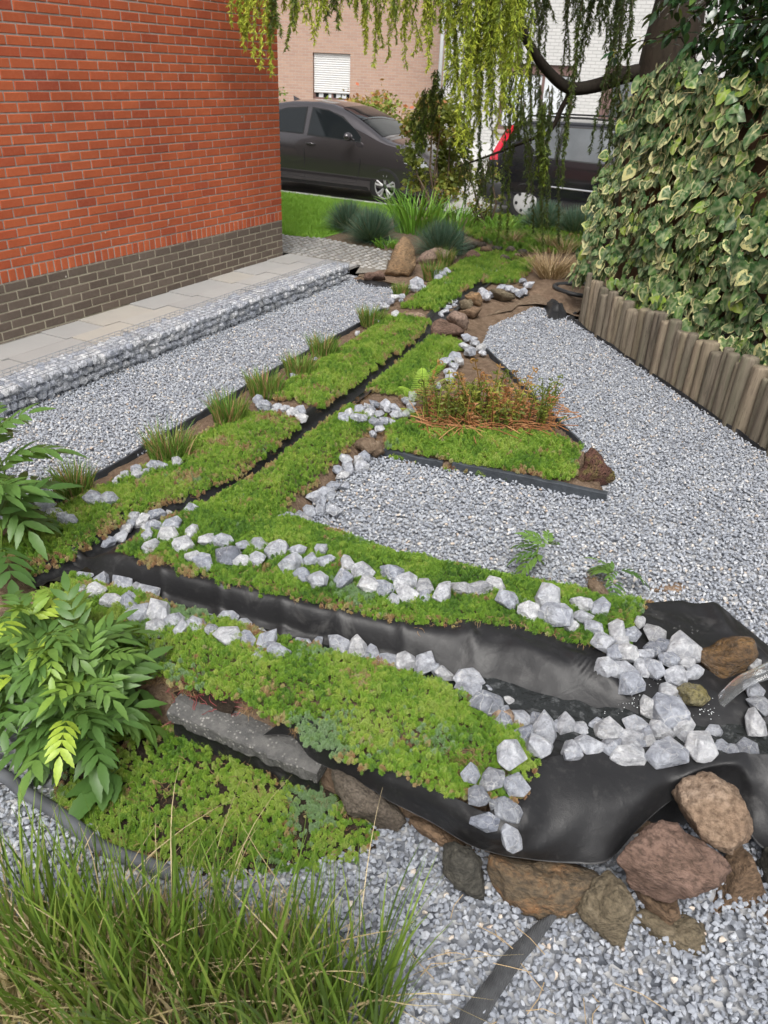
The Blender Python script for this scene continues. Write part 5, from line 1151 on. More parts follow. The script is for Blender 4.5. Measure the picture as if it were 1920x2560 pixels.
# torn strip of ground fabric across the gravel
def fabric_strip():
    A = catmull([W('F', 330, 1330, .02), W('F', 420, 1230, .02), W('F', 500, 1130, .02), W('F', 560, 1040, .022), W('F', 640, 960, .025), W('F', 700, 905, .03), W('F', 745, 875, .04)], 50)
    B = catmull([W('F', 470, 1340, .02), W('F', 530, 1240, .02), W('F', 590, 1150, .02), W('F', 650, 1060, .022), W('F', 700, 1000, .025), W('F', 750, 930, .03), W('F', 785, 880, .04)], 50)
    V = []
    for i in range(50):
        for j in range(10):
            p = A[i] * (1 - j / 9) + B[i] * (j / 9); p = p + np.array([0, 0, .008 * math.sin(j / 9 * math.pi) + .006 * fbm((p[0], p[1], 0), 12, 2, 2)]); V.append(p)
    V = np.array(V); f = grid_faces(50, 10); return fastmesh('fabric', np.r_[V, V + np.array([0, 0, -.003])], np.r_[f, f[:, ::-1] + len(V)], True)
o = obj('ground_fabric', fabric_strip(), M['fabric']); tag(o, 'frayed strip of black woven ground fabric on the gravel', 'fabric')
# bluish plastic bits
for f, c, w, h, lab in (('Z4', (925, 125), .10, .26, 'crumpled bluish plastic sleeve beside the fescue tuft'), ('A', (250, 825), .07, .045, 'bluish plastic tray among the leaves at the left'), ('A', (308, 812), .03, .03, 'small bluish plastic cup beside the tray')):
    p = G(f, c[0], c[1] + (30 if f == 'Z4' else 8)); V = []; n, m = 9, 8
    for i in range(n):
        for k in range(m):
            a = 2 * math.pi * k / m; q = 1 + .35 * mnoise.noise(Vector((math.cos(a) * 2, math.sin(a) * 2, i * .4))); V.append((math.cos(a) * w * .5 * q, math.sin(a) * w * .35 * q, h * i / (n - 1)))
    o = obj('plastic_sleeve', mkmesh('plastic_sleeve', V, [(i * m + k, i * m + (k + 1) % m, (i + 1) * m + (k + 1) % m, (i + 1) * m + k) for i in range(n - 1) for k in range(m)], True), M['teal_glass'], None, tuple(p)); tag(o, lab, 'plastic')
# ------------------------------------------------------------------ log palisade, fence
PA = np.array([-1.69, 7.12, 0.]); PD = np.array([.654, -.756, 0.]); PN = np.array([.756, .654, 0.])
def fence_pt(s, z, off): return PA + PD * s + PN * off + np.array([0, 0, z])
pal = empty('log_palisade', tuple(PA)); tag(pal, 'low palisade of weathered round logs along the gravel', 'palisade')
s = -.02; k = 0
while s < 4.3:
    d = R0.uniform(.082, .118) if R0.random() > .25 else R0.uniform(.062, .08); h = .395 + .05 * min(1, s / 2.5) + R0.uniform(-.045, .05)
    if k == 0: h = .47
    n = 12; mb = MB(); lv = [(0, .5), (.1, .5), (h * .5, .49), (h - .02, .475), (h - .006, .455), (h, .40)]; V = []
    ph = R0.uniform(0, 6)
    for (z, r) in lv:
        for q in range(n):
            a = 2 * math.pi * q / n; rr = d * r * (1 + .10 * math.sin(2 * a + ph) + .05 * math.sin(5 * a + ph * 2)); V.append((math.cos(a) * rr, math.sin(a) * rr, z - .06 if z == 0 else z))
    f = [(i * n + q, i * n + (q + 1) % n, (i + 1) * n + (q + 1) % n, (i + 1) * n + q) for i in range(len(lv) - 1) for q in range(n)]; f.append(tuple((len(lv) - 1) * n + q for q in range(n)))
    p = PD * (s + d / 2) + PN * R0.uniform(-.012, .012)
    o = obj('log', mkmesh('log', V, f, True), M['log'], pal, tuple(p), (R0.uniform(-.025, .025), R0.uniform(-.025, .03), R0.uniform(0, 6))); s += d * .97; k += 1
mb = MB(); P = [Vector(PA + PD * q - PN * .057) for q in np.linspace(-.06, 4.3, 40)]
V = []
for i, p in enumerate(P):
    h = .035 + .02 * mnoise.noise(Vector((i * .5, 0, 0))); V += [p + Vector((0, 0, -.02)), p + Vector((0, 0, h)), p + Vector(PN) * .006 + Vector((0, 0, h))]
mb.add(V, [(i * 3 + j, (i + 1) * 3 + j, (i + 1) * 3 + j + 1, i * 3 + j + 1) for i in range(39) for j in range(2)]); o = mb.build('liner_strip', M['liner']); tag(o, 'strip of black liner along the foot of the palisade', 'liner')
# earth behind the palisade
V = []; nn = 60
for i in range(nn):
    for j, (off, z) in enumerate(((.03, .30), (.12, .33), (.3, .34), (.6, .32), (.9, .25), (1.2, .05))):
        V.append(fence_pt(-.25 + 4.6 * i / (nn - 1), z * (sm(-.3, .2, -.25 + 4.6 * i / (nn - 1)) if True else 1) + .01 * mnoise.noise(Vector((i * .6, j, 0))), off))
o = obj('raised_bed', fastmesh('raised_bed', np.array(V), grid_faces(nn, 6), True), M['darksoil']); tag(o, 'dark soil of the raised bed behind the log palisade', 'soil', kind='structure')
fen = empty('plank_fence', tuple(fence_pt(0, 0, .42))); tag(fen, 'brown plank fence mostly hidden under ivy', 'fence')
frz = math.atan2(PD[1], PD[0])
for i in range(11):
    z = .42 + i * .145; MB().box((-.45, -.014, 0), (4.3, .014, .1442)).build('plank', M['plank'], fen, loc=(0, 0, z), rot=(0, 0, frz))
for q in (-.4, 1.9, 4.2): MB().box((-.045, -.045, -.1), (.045, .045, 1.85)).build('post', M['plank'], fen, loc=tuple(PD * q + PN * .062), rot=(0, 0, frz))
MB().box((1.72, -.05, -.045), (2.6, .05, .045)).build('rail', M['log'], fen, loc=(0, 0, 2.02), rot=(0, 0, frz))
# ------------------------------------------------------------------ ivy
def ivy_leaf(seed):
    r = random.Random(seed); n = 15; rim = []
    for i in range(n):
        a = 2 * math.pi * i / n                                     # 0 = tip (down, -z)
        w = .43 + .10 * math.cos(a) + .07 * math.cos(3 * a) * (.6 + .6 * r.random()) + .03 * math.cos(5 * a) + r.uniform(-.02, .02)
        if i == 0: w += .07
        if i in (7, 8): w -= .09
        rim.append((math.sin(a) * w * .95, -math.cos(a) * w))
    V = [(0, 0, .0)]; E_ = [0.0]; Vn = [1.0]
    for k, fr in ((0, .52), (1, 1.0)):
        for i, (x, z) in enumerate(rim):
            cup = -.16 * (x * fr) ** 2 * 2.2 - .22 * max(0, -z * fr) ** 2 + r.uniform(-.018, .018) * fr
            V.append((x * fr, cup, z * fr)); E_.append(.5 if k == 0 else 1.0); Vn.append((.9 if i in (0, 3, 12) else .0) * (1 if k == 0 else .6))
    f = [(0, 1 + (i + 1) % n, 1 + i) for i in range(n)]
    tri = f + [t for i in range(n) for t in ((1 + i, 1 + (i + 1) % n, 1 + n + (i + 1) % n), (1 + i, 1 + n + (i + 1) % n, 1 + n + i))]
    return np.array(V), np.array(tri), np.array(E_), np.array(Vn)
IV = [ivy_leaf(i) for i in range(9)]
IVM = [fastmesh('ivy_leaf', v, f, True, vattr=dict(edge=e, vein=q)) for v, f, e, q in IV]
ivy = empty('ivy', tuple(fence_pt(1, .3, .3))); tag(ivy, 'variegated cream and green ivy covering the fence', 'ivy')
leaves = []
for _ in range(4200):
    s = R0.uniform(-.55, 3.6); z = R0.uniform(.30, 2.16)
    left = -.50 + .10 * math.sin(z * 5) + (.28 * max(0, z - 1.55) / .5); 
    if s < left: continue
    if z > 2.08 + .08 * math.sin(s * 5) : continue
    gap = (1.25 < s < 2.0 and 1.32 < z < 1.90 and (z - 1.32) / .58 + (s - 1.25) / .75 > .75)
    if gap and R0.random() < .80: continue
    bulge = .16 * math.exp(-((z - .8) / .55) ** 2) + .10 * mnoise.noise(Vector((s * 2.2, z * 2.2, 0)))
    off = .33 - bulge - R0.uniform(0, .10) - (.16 * max(0, .62 - z) / .3)
    if z < .46 and s > .0: off = max(off, .07)
    big = mnoise.noise(Vector((s * 1.5, z * 1.5, 7))) + R0.gauss(0, .25) > -.05
    size = R0.uniform(.095, .155) if big else R0.uniform(.05, .095)
    leaves.append((s, z, off, size))
def fq(nrm, roll):
    y = Vector(nrm).normalized(); zup = Vector((0, 0, 1)); x = zup.cross(y) * -1.0; x = y.cross(zup).normalized(); z = x.cross(y).normalized()
    return Matrix((x, y, z)).transposed() @ Matrix.Rotation(roll, 3, 'Y')
def lsize(L):
    q = proj(fence_pt(*L[:3])); return L[3] / q[2] if (-40 < q[0] < 1960 and -40 < q[1] < 2600) else 0
leaves.sort(key=lambda L: -(lsize(L) * 10 - L[2] * .12 if lsize(L) else 0))
bv, bf, be, bn = [], [], [], []; nb = 0; base = Vector(ivy.location)
for i, (s, z, off, size) in enumerate(leaves):
    nrm = -PN + np.array([0, 0, R0.uniform(-.1, .8)]) + PD * R0.gauss(0, .4); Mx = fq(nrm, R0.gauss(0, .8)); p = Vector(fence_pt(s, z, off)) - base
    if i < 300:
        o = obj('leaf', IVM[i % 9], M['ivy'], ivy, p, Mx.to_euler(), (size, size, size * R0.uniform(.95, 1.2)))
    else:
        v, f, e, q = IV[i % 9]; vv = (np.array(Mx) @ (v * size).T).T + np.array(p); bv.append(vv); bf.append(f + nb); be.append(e); bn.append(q); nb += len(v)
o = obj('foliage', fastmesh('foliage', np.concatenate(bv), np.concatenate(bf), True, vattr=dict(edge=np.concatenate(be), vein=np.concatenate(bn))), M['ivy'], ivy); o['kind'] = 'stuff'
mb = MB()
for _ in range(70):
    s, z = R0.uniform(-.4, 2.6), R0.uniform(.35, 1.9); pts = []
    for t in range(5): pts.append(Vector(fence_pt(s + R0.uniform(-.05, .05) + t * .05, z + t * R0.uniform(.02, .06), .16 + R0.uniform(-.03, .04))) - base)
    mb.tube(pts, .0028, 4, False)
o = mb.build('stems', M['ivystem'], ivy); o['kind'] = 'stuff'
# ------------------------------------------------------------------ generic blades
def blades(N, base_fn, h0, h1, w, lean, curl, tint_fn, seg=5, wander=.0):
    V = np.zeros((N, (seg + 1) * 2, 3), np.float32); Tt = np.zeros((N, (seg + 1) * 2), np.float32)
    for i in range(N):
        bx, by, bz, ux, uy = base_fn(i); h = R0.uniform(h0, h1); le = lean * R0.uniform(.3, 1.3); cu = curl * R0.uniform(.1, 1.5); t = tint_fn(i)
        if ux is None: a = R0.uniform(0, 6.283); ux, uy = math.cos(a), math.sin(a)
        fa = R0.uniform(0, 3.14); sx, sy = math.cos(fa), math.sin(fa); ww = w * R0.uniform(.6, 1.25); wa = R0.uniform(-1, 1) * wander
        dm = None
        if lean < 0: dm = math.radians(R0.uniform(0, 86)) ** 1.0
        for k in range(seg + 1):
            q = k / seg; out = h * (le * q + cu * q ** 2.4); zz = h * (q - .55 * cu * q ** 3); wd = ww * (1 - q ** 2.2) * .5 + .0002
            if dm is not None: out = h * q * math.sin(dm); zz = h * (q * math.cos(dm) + .12 * q * math.sin(dm) - .16 * q * q * math.sin(dm))
            x, y, z = bx + ux * out - uy * wa * h * math.sin(q * 5), by + uy * out + ux * wa * h * math.sin(q * 5), bz + zz
            V[i, 2 * k] = (x + sx * wd, y + sy * wd, z); V[i, 2 * k + 1] = (x - sx * wd, y - sy * wd, z); Tt[i, 2 * k:2 * k + 2] = t
    n = (seg + 1) * 2; f = np.concatenate([np.array([[2 * k, 2 * k + 1, 2 * k + 3, 2 * k + 2] for k in range(seg)]) + i * n for i in range(N)])
    return V.reshape(-1, 3), f, Tt.ravel()
def tuft(name, c, N, rad_, h0, h1, w, lean, curl, mat, label, cat, group=None, tint=None, wander=0, seg=4, part='blades', squash=1.0):
    r = empty(name, tuple(c)); tag(r, label, cat, group)
    def bf_(i):
        a = R0.uniform(0, 6.283); q = rad_ * math.sqrt(R0.random()); x, y = q * math.cos(a), q * math.sin(a) * squash; d = R0.uniform(-.9, .9) + a; return x, y, 0.0, math.cos(d), math.sin(d)
    v, f, t = blades(N, bf_, h0, h1, w, lean, curl, tint or (lambda i: R0.random()), seg, wander)
    o = obj(part, fastmesh(part, v, f, False, vattr=dict(tint=t)), mat, r); o['kind'] = 'stuff'; return r
# sedge tufts along the left edge
gs = 'sedge tufts along the left edging'
for (f, x, y, h, rr, lab) in (('A', 385, 785, .17, .11, 'sedge tuft with brown tips nearest the leafy plant'), ('A', 880, 600, .20, .13, 'largest sedge tuft, standing behind the row of white stones'), ('A', 1190, 405, .19, .12, 'sedge tuft halfway along the left edging'), ('A', 1375, 270, .18, .12, 'sedge tuft just before the stone gap'),
                        ('Z4', 105, 785, .16, .12, 'sedge tuft just beyond the stone gap'), ('Z4', 225, 690, .18, .11, 'brownish sedge tuft leaning over the edging'), ('Z4', 475, 525, .17, .12, 'sedge tuft beside the flat tan slab'), ('Z4', 625, 365, .11, .09, 'small sedge tuft by the soil of the golden boulder'), ('Z4', 785, 290, .20, .10, 'tall thin sedge tuft next to the golden boulder'), ('Z4', 855, 225, .22, .08, 'thin sedge tuft with pale flower stalk at the far end')):
    p = G(f, x, y); tuft('sedge_tuft', p, 300, rr * .8, h * .65, h * 1.15, .0072, .26, .18, M['sedge'], lab, 'sedge', gs, seg=3)
# fescue, iris, straw
gf = 'blue fescue tufts'
for (x, y, r_, h, lab) in ((752, 497, .11, .42, 'blue fescue tuft at the lawn corner, half behind another'), (803, 522, .13, .46, 'large round blue fescue tuft beside the lawn corner'), (952, 552, .13, .45, 'blue fescue tuft behind the pinkish boulder'), (1172, 500, .14, .46, 'blue fescue tuft in front of the black car wheel'), (1242, 510, .14, .44, 'blue fescue tuft with brown skirt by the black car')):
    c = W('full', x, y, .04); tuft('fescue_tuft', c, 1700, r_ * .5, h * .8, h * 1.02, .0075, -1, 0, M['fescue'], lab, 'fescue', gf, lambda i: R0.random() * .9 if R0.random() > .05 else 1.0)
    def bf_(i): a = R0.uniform(0, 6.283); return math.cos(a) * r_ * .8, math.sin(a) * r_ * .8, 0, math.cos(a), math.sin(a)
for k, (x, y, n, r_, h) in enumerate(((900, 505, 150, .32, .75), (985, 500, 60, .25, .55))):
    c = W('full', x, y, .04); tuft('iris_clump', c, n, r_, h * .6, h, .028, .25, .5, M['iris'], ('broad clump of strappy bright green leaves between the fescues', 'smaller green strappy clump under the drooping branches')[k], 'iris', squash=.5)
for (x, y, n, r_, h, lab) in ((1190, 600, 420, .13, .34, 'straw coloured dry grass tuft on the soil mound'), (1185, 535, 110, .08, .25, 'small dry tuft under the dark strands'), (1220, 545, 120, .1, .25, 'small dry tuft right of the far stones'), (1105, 525, 90, .08, .22, 'thin dry tuft at the left of the ground cover')):
    c = W('full', x, y, .07); tuft('dry_grass_tuft', c, n, r_, h * .6, h, .006, .8, .35, M['straw'], lab, 'dry grass', 'dry grass tufts')
# lawn grass
def lawn_tuft(seed):
    r = random.Random(seed); V = []; Fc = []
    for i in range(16):
        a = r.uniform(0, 6.28); x, y = r.uniform(-.5, .5), r.uniform(-.5, .5); h = r.uniform(.5, 1); l = r.uniform(.1, .5); s = (-math.sin(a) * .05, math.cos(a) * .05); b = len(V)
        V += [(x + s[0], y + s[1], 0), (x - s[0], y - s[1], 0), (x + math.cos(a) * l, y + math.sin(a) * l, h)]; Fc.append((b, b + 1, b + 2))
    return mkmesh('lawn_tuft', V, Fc)
CL = proto_coll('lawn_tuft', [lawn_tuft(i) for i in range(5)], M['lawn'])
X, Y = jitter_grid(-10.2, -5.62, 8.66, 11.75, .05, rng); N = len(X)
ok = Y > 8.62 + .10 * np.clip(X + 6.1, 0, .5); X, Y = X[ok], Y[ok]; N = len(X)
o = scatter('lawn_grass', CL, np.stack([X, Y, np.full(N, .042)], 1), np.stack([np.zeros(N), np.zeros(N), rng.uniform(0, 6.28, N)], 1), np.stack([np.full(N, .075), np.full(N, .075), rng.uniform(.04, .07, N)], 1), np.clip(rng.normal(.55, .22, N), 0, 1), rng); tag(o, 'short bright green grass of the lawn strip', 'grass', kind='stuff')
# foreground clumps of long grass
def long_grass(name, spots, N, label, dead):
    r = empty(name, (float(np.mean([q[0] for q in spots])), float(np.mean([q[1] for q in spots])), 0)); tag(r, label, 'grass', 'long grass clumps in the foreground'); b0 = r.location
    def bf_(i):
        c = spots[i % len(spots)]; a = R0.uniform(0, 6.283); q = c[2] * math.sqrt(R0.random()); x = c[0] + q * math.cos(a); y = c[1] + q * math.sin(a) * .8; d = a + R0.gauss(0, .9); return x - b0.x, y - b0.y, 0.0, math.cos(d), math.sin(d)
    v, f, t = blades(N, bf_, .26, .56, .0085, .15, .13, lambda i: R0.uniform(0, .83), 7, .02); o = obj('blades', fastmesh('blades', v, f, False, vattr=dict(tint=t)), M['grassblade'], r); o['kind'] = 'stuff'
    v, f, t = blades(dead, bf_, .15, .42, .0055, .35, .75, lambda i: R0.uniform(.85, 1.0), 9, .07); o = obj('dry_blades', fastmesh('dry_blades', v, f, False, vattr=dict(tint=t)), M['grassblade'], r); o['kind'] = 'stuff'
    def bs_(i):
        p = W('E', R0.uniform(-80, 720) if spots[0][0] < -.8 else R0.uniform(600, 1300), R0.uniform(1280, 1720), 0); return p[0] - b0.x, p[1] - b0.y, 0.0, None, None
    v, f, t = blades(dead * 5, bs_, .08, .22, .0105, .28, .08, lambda i: R0.uniform(.85, 1.0), 3); o = obj('stubble', fastmesh('stubble', v, f, False, vattr=dict(tint=t)), M['grassblade'], r); o['kind'] = 'stuff'
long_grass('long_grass', [(-1.22, .56, .18), (-1.02, .62, .17), (-.88, .68, .15)], 480, 'dense clump of long green grass with straw at lower left', 190)
long_grass('long_grass', [(-.74, .75, .14), (-.60, .80, .13), (-.47, .85, .11)], 400, 'clump of long green grass leaning over the gravel', 110)
# ------------------------------------------------------------------ leafy valerian plant at the left
def leaflet(V, Fc, base, d, nrm, L, w, tooth=True):
    d = d.normalized(); s = d.cross(nrm).normalized(); n = s.cross(d).normalized(); b = len(V)
    prof = [(0, .06), (.12, .55), (.26, .92), (.38, .86), (.46, 1.0), (.58, .80), (.66, .80), (.78, .46), (.84, .44), (1, .0)]
    for (t, q) in prof:
        c = base + d * (L * t) - n * (L * .22 * t * t); ww = w * q * .5
        V += [c + s * ww + n * (w * .10 * q), c - n * .0, c - s * ww + n * (w * .10 * q)]
    for i in range(len(prof) - 1):
        for j in range(2):
            a = b + i * 3 + j; Fc.append((a, a + 3, a + 4, a + 1))
def compound(seed, pairs=5, L=.22, ll=.085, lw=.026, droop=.5):
    r = random.Random(seed); V = []; Fc = []; p = Vector((0, 0, 0)); d = Vector((1, 0, .45)).normalized(); seg = L / (pairs + 1); pts = [p.copy()]
    for i in range(pairs + 1):
        d = (d + Vector((0, 0, -droop * .30))).normalized(); p = p + d * seg * (1.15 if i == 0 else 1); pts.append(p.copy()); up = Vector((-d.z, 0, d.x)).normalized()
        k = 1 - .25 * abs(i - pairs * .55) / pairs
        if i < pairs:
            for sd in (-1, 1): leaflet(V, Fc, p, d * (.75 + .25 * i / pairs) + Vector((0, sd * r.uniform(.72, .95), r.uniform(-.15, .12))), up, ll * k * r.uniform(.85, 1.15), lw * r.uniform(.85, 1.2))
        else: leaflet(V, Fc, p, d, up, ll * 1.15, lw * 1.25)
    mb = MB(); mb.tube(pts, [.0026] * (len(pts) - 1) + [.0012], 4, False); b = len(V); V += [Vector(q) for q in mb.v]; Fc += [tuple(i + b for i in q) for q in mb.f]
    return V, Fc
def plant(name, label, stems, leaves_n, rr, Lr, seed, bright=.5, cat='valerian'):
    """stems: list of (x, y, z0, top z)"""
    r = random.Random(seed); root = empty(name, (stems[0][0], stems[0][1], stems[0][2])); tag(root, label, cat, 'leafy valerian plants'); o0 = Vector(root.location)
    variants = []
    for i in range(10):
        V, Fc = compound(seed * 50 + i, r.choice((4, 4, 5, 5)), 1.0, .50, .145, r.uniform(.35, .9)); young = r.random()
        variants.append((V, Fc))
    ms = {}
    for (x, y, z0, zt) in stems:
        MB().tube([Vector((x, y, z0)) - o0, Vector((x + r.uniform(-.04, .04), y + r.uniform(-.04, .04), (z0 + zt) / 2)) - o0, Vector((x + r.uniform(-.05, .05), y + r.uniform(-.05, .05), zt)) - o0], [.006, .005, .003], 6).build('stem', M['stemgreen'], root, True)
    for i in range(leaves_n):
        x, y, z0, zt = stems[i % len(stems)]; q = r.random() ** .8; z = z0 + (zt - z0) * (.28 + .72 * q); az = r.uniform(0, 6.283); L = Lr * (1.15 - .5 * q) * r.uniform(.85, 1.15)
        k = i % 10; tb = min(1, max(0, r.gauss(.38, .18) + (.42 if q > .82 and r.random() < bright else 0))); key = (k, round(tb * 5))
        if key not in ms:
            V, Fc = variants[k]; me = mkmesh('leaf', V, Fc, True); a = me.attributes.new('tint', 'FLOAT', 'POINT'); a.data.foreach_set('value', [key[1] / 5] * len(V)); me.materials.append(M['valerian']); ms[key] = me
        e = (r.uniform(-.35, .35), r.uniform(-.55, .35) - .35 * q, az)
        obj('leaf', ms[key], None, root, Vector((x + r.uniform(-.03, .03), y + r.uniform(-.03, .03), z)) - o0, e, (L, L, L))
    return root
plant('valerian_plant', 'bushy leafy green plant in front of the stream bend', [(-1.76, 1.20, 0, .40), (-1.64, 1.20, 0, .34), (-1.92, 1.24, 0, .42), (-1.76, 1.30, .1, .38), (-2.04, 1.18, 0, .40), (-1.84, 1.10, 0, .32), (-1.62, 1.10, 0, .28)], 140, .3, .195, 3, .7)
plant('valerian_plant', 'tall leafy stem at the left edge before the gabion', [(-2.80, 1.80, .05, .66), (-2.90, 1.72, .05, .62), (-2.66, 1.64, .08, .46)], 46, .3, .27, 5, .1)
plant('valerian_seedling', 'small cut-leaved green plant at the gravel edge behind the bank', [(*G('D', 740, 150)[:2], .05, .16)], 7, .2, .14, 8, .1)
plant('valerian_seedling', 'low cut-leaved green plant beside the brown turf clod', [(*G('D', 1010, 215)[:2], .05, .10)], 6, .2, .13, 9, .1)
# the large single leaf lying low in front of the sedum
p = W('E', 500, 590, .05); V, Fc = compound(77, 2, .10, .12, .055, .3); me = mkmesh('leaf', V, Fc, True); a = me.attributes.new('tint', 'FLOAT', 'POINT'); a.data.foreach_set('value', [.15] * len(V))
o = obj('low_leaf', me, M['valerian'], None, tuple(p), (0, .2, -1.5)); tag(o, 'single broad dark leaf hanging over the ground sedum', 'leaf')
# ------------------------------------------------------------------ fern clump
fc = G('B', 1030, 330); fern = empty('fern_clump', tuple(fc)); tag(fern, 'clump of uncurling fern shoots over dead brown stems', 'fern'); fo = Vector(fern.location)
mb = MB()
for _ in range(420):
    p = Vector(G('B', R0.uniform(770, 1370), R0.uniform(290, 425))) + Vector((0, 0, R0.uniform(0, .06))); d = Vector((R0.uniform(-1, 1), R0.uniform(-1, .6), R0.uniform(-.15, .35))).normalized(); L = R0.uniform(.08, .26); bend = Vector((R0.uniform(-.3, .3), R0.uniform(-.3, .3), -.25))
    mb.tube([p - fo, p + d * L * .5 - fo, p + d * L + bend * L * .3 - fo], .0030, 4, False)
me = mkmesh('dead_stems', mb.v, mb.f); a = me.attributes.new('tint', 'FLOAT', 'POINT'); a.data.foreach_set('value', np.repeat(np.random.default_rng(3).random(len(mb.v) // 12), 12).astype(np.float32)); o = obj('dead_stems', me, M['ferndead'], fern); o['kind'] = 'stuff'
def shoot(p, h, lean, az, seed):
    r = random.Random(seed); mb = MB(); pts = []; rr = []; ux, uy = math.cos(az), math.sin(az)
    for i in range(7): q = i / 6; pts.append(Vector((ux * lean * h * q * q, uy * lean * h * q * q, h * q))); rr.append(.0036 - .0012 * q)
    c = pts[-1]; R_ = .016
    for i in range(1, 12): a = i / 11 * 5.2; k = R_ * (1 - i / 14); pts.append(c + Vector((ux * (R_ - k * math.cos(a)), uy * (R_ - k * math.cos(a)), k * math.sin(a) * 1.1))); rr.append(.0034)
    mb.tube(pts, rr, 5, False); V = [Vector(v) for v in mb.v]; Fc = list(mb.f)
    for i in range(2, 7):
        for sd in (-1, 1):
            for _ in range(3):
                b = len(V); d = Vector((-uy * sd + r.uniform(-.5, .5), ux * sd + r.uniform(-.5, .5), r.uniform(-.1, .5))).normalized(); L = r.uniform(.015, .036); s = Vector((r.uniform(-1, 1), r.uniform(-1, 1), r.uniform(-1, 1))).normalized() * .006
                V += [pts[i], pts[i] + d * L * .5 + s, pts[i] + d * L, pts[i] + d * L * .5 - s]; Fc.append((b, b + 1, b + 2, b + 3))
    me = mkmesh('shoot', V, Fc); a = me.attributes.new('tint', 'FLOAT', 'POINT'); a.data.foreach_set('value', [r.random()] * len(V)); me.materials.append(M['fern']); return me
SH = [shoot(0, 1.0 * .22 * k, l, 0, i) for i, (k, l) in enumerate(((1.0, .2), (.85, .3), (1.1, .1), (.7, .4), (1.2, .25), (.95, .15), (.6, .3), (.8, .1)))]
for k in range(150):
    x = R0.uniform(760, 1375); p = G('B', x, R0.uniform(290, 405)); s = R0.uniform(.75, 1.25) * (1.1 if x < 1150 else .95)
    obj('shoot', SH[R0.randrange(8)], None, fern, Vector(p) - fo, (R0.uniform(-.12, .12), R0.uniform(-.12, .12), R0.uniform(0, 6.28)), (s, s, s))
def frond(seed, n=16):
    r = random.Random(seed); V = []; Fc = []
    for i in range(n):
        q = i / n; x = .28 * q; z = .06 * math.sin(q * 2.4); L = .085 * (1 - q) ** .8 + .008
        for sd in (-1, 1):
            for j in range(7):
                t = (j + .3) / 7; b = len(V); c = Vector((x + .02 * t, sd * L * t, z - .02 * t * t)); w = .009 * (1 - t * .7)
                V += [c, c + Vector((w, sd * .004, .002)), c + Vector((.001, sd * .010, 0)), c + Vector((-w, sd * .004, .002))]; Fc.append((b, b + 1, b + 2, b + 3))
    me = mkmesh('frond', V, Fc); a = me.attributes.new('tint', 'FLOAT', 'POINT'); a.data.foreach_set('value', [r.random()] * len(V)); me.materials.append(M['fernlight']); return me
FRD = [frond(i) for i in range(3)]
for k, (x, y, z, az, el, s) in enumerate(((760, 230, .22, 2.0, -.3, .8), (780, 190, .24, 1.2, -.5, .7), (740, 260, .18, 2.8, -.1, .6), (745, 330, .10, 2.9, .2, .6), (770, 335, .08, 3.4, .2, .5), (800, 210, .22, .4, -.4, .6))):
    p = G('B', 775, 345); q = W('B', x, y, z); obj('frond', FRD[k % 3], None, fern, Vector(q) - fo, (0, el, az), (s, s, s))
# ------------------------------------------------------------------ glossy dark shrub above the fence
def ell_leaf(seed, L=1.0, w=.42):
    r = random.Random(seed); n = 6; V = []; Fc = []
    for i in range(n + 1):
        t = i / n; q = math.sin(math.pi * min(1, t ** .85)) * w * .5; y = -.18 * t * t; V += [(q, y + .12 * q, -t * L), (0, y, -t * L), (-q, y + .12 * q, -t * L)]
    for i in range(n):
        for j in range(2): a = i * 3 + j; Fc.append((a, a + 3, a + 4, a + 1))
    return np.array(V), np.array(Fc)
LV = [ell_leaf(i, 1, R0.uniform(.36, .48)) for i in range(5)]; LM = [fastmesh('laurel_leaf', v, f, True) for v, f in LV]
lau = empty('evergreen_shrub', tuple(fence_pt(1.2, 0, .9))); tag(lau, 'dark glossy evergreen shrub with yellow buds above the ivy', 'shrub'); lo_ = Vector(lau.location)
mb = MB(); tips = []
for b in range(34):
    s0 = R0.uniform(-.2, 3.0); p = Vector(fence_pt(s0, R0.uniform(2.25, 2.9), R0.uniform(.5, 1.0))); d = Vector(-PN * R0.uniform(.2, .9) + PD * R0.uniform(-.7, .5)) + Vector((0, 0, R0.uniform(-.5, .3))); d.normalize(); pts = [Vector(fence_pt(1.2, 1.2, .9)) * .3 + p * .7, p]; q = p.copy()
    for i in range(5): d = (d + Vector((R0.uniform(-.25, .25), R0.uniform(-.25, .25), -.12))).normalized(); q = q + d * .11; pts.append(q.copy()); tips.append((q.copy(), d.copy()))
    mb.tube([v - lo_ for v in pts], [.012, .008, .006, .005, .004, .003, .002], 5, False)
for q in (.2, 1.2, 2.2): mb.tube([Vector(fence_pt(q, .2, .9)) - lo_, Vector(fence_pt(q + .05, 1.4, .85)) - lo_, Vector(fence_pt(q, 2.7, .8)) - lo_], [.03, .025, .015], 7, False)
o = mb.build('branches', M['treebark'], lau); o['kind'] = 'stuff'
lv = []
for (q, d) in tips:
    for _ in range(6):
        dd = (d + Vector((R0.uniform(-1, 1), R0.uniform(-1, 1), R0.uniform(-.9, .4)))).normalized(); lv.append((q + Vector((R0.uniform(-.04, .04), R0.uniform(-.04, .04), R0.uniform(-.03, .03))), dd, R0.uniform(.07, .115)))
for _ in range(7000):
    s, z, off = R0.uniform(.0, 3.2), R0.uniform(2.02, 3.3), R0.uniform(.25, 1.5)
    if s < .1 and z < 2.35: continue
    q = Vector(fence_pt(s, z, off)); lv.append((q, Vector((R0.uniform(-1, 1), R0.uniform(-1, 1), R0.uniform(-1, .2))).normalized(), R0.uniform(.085, .125)))
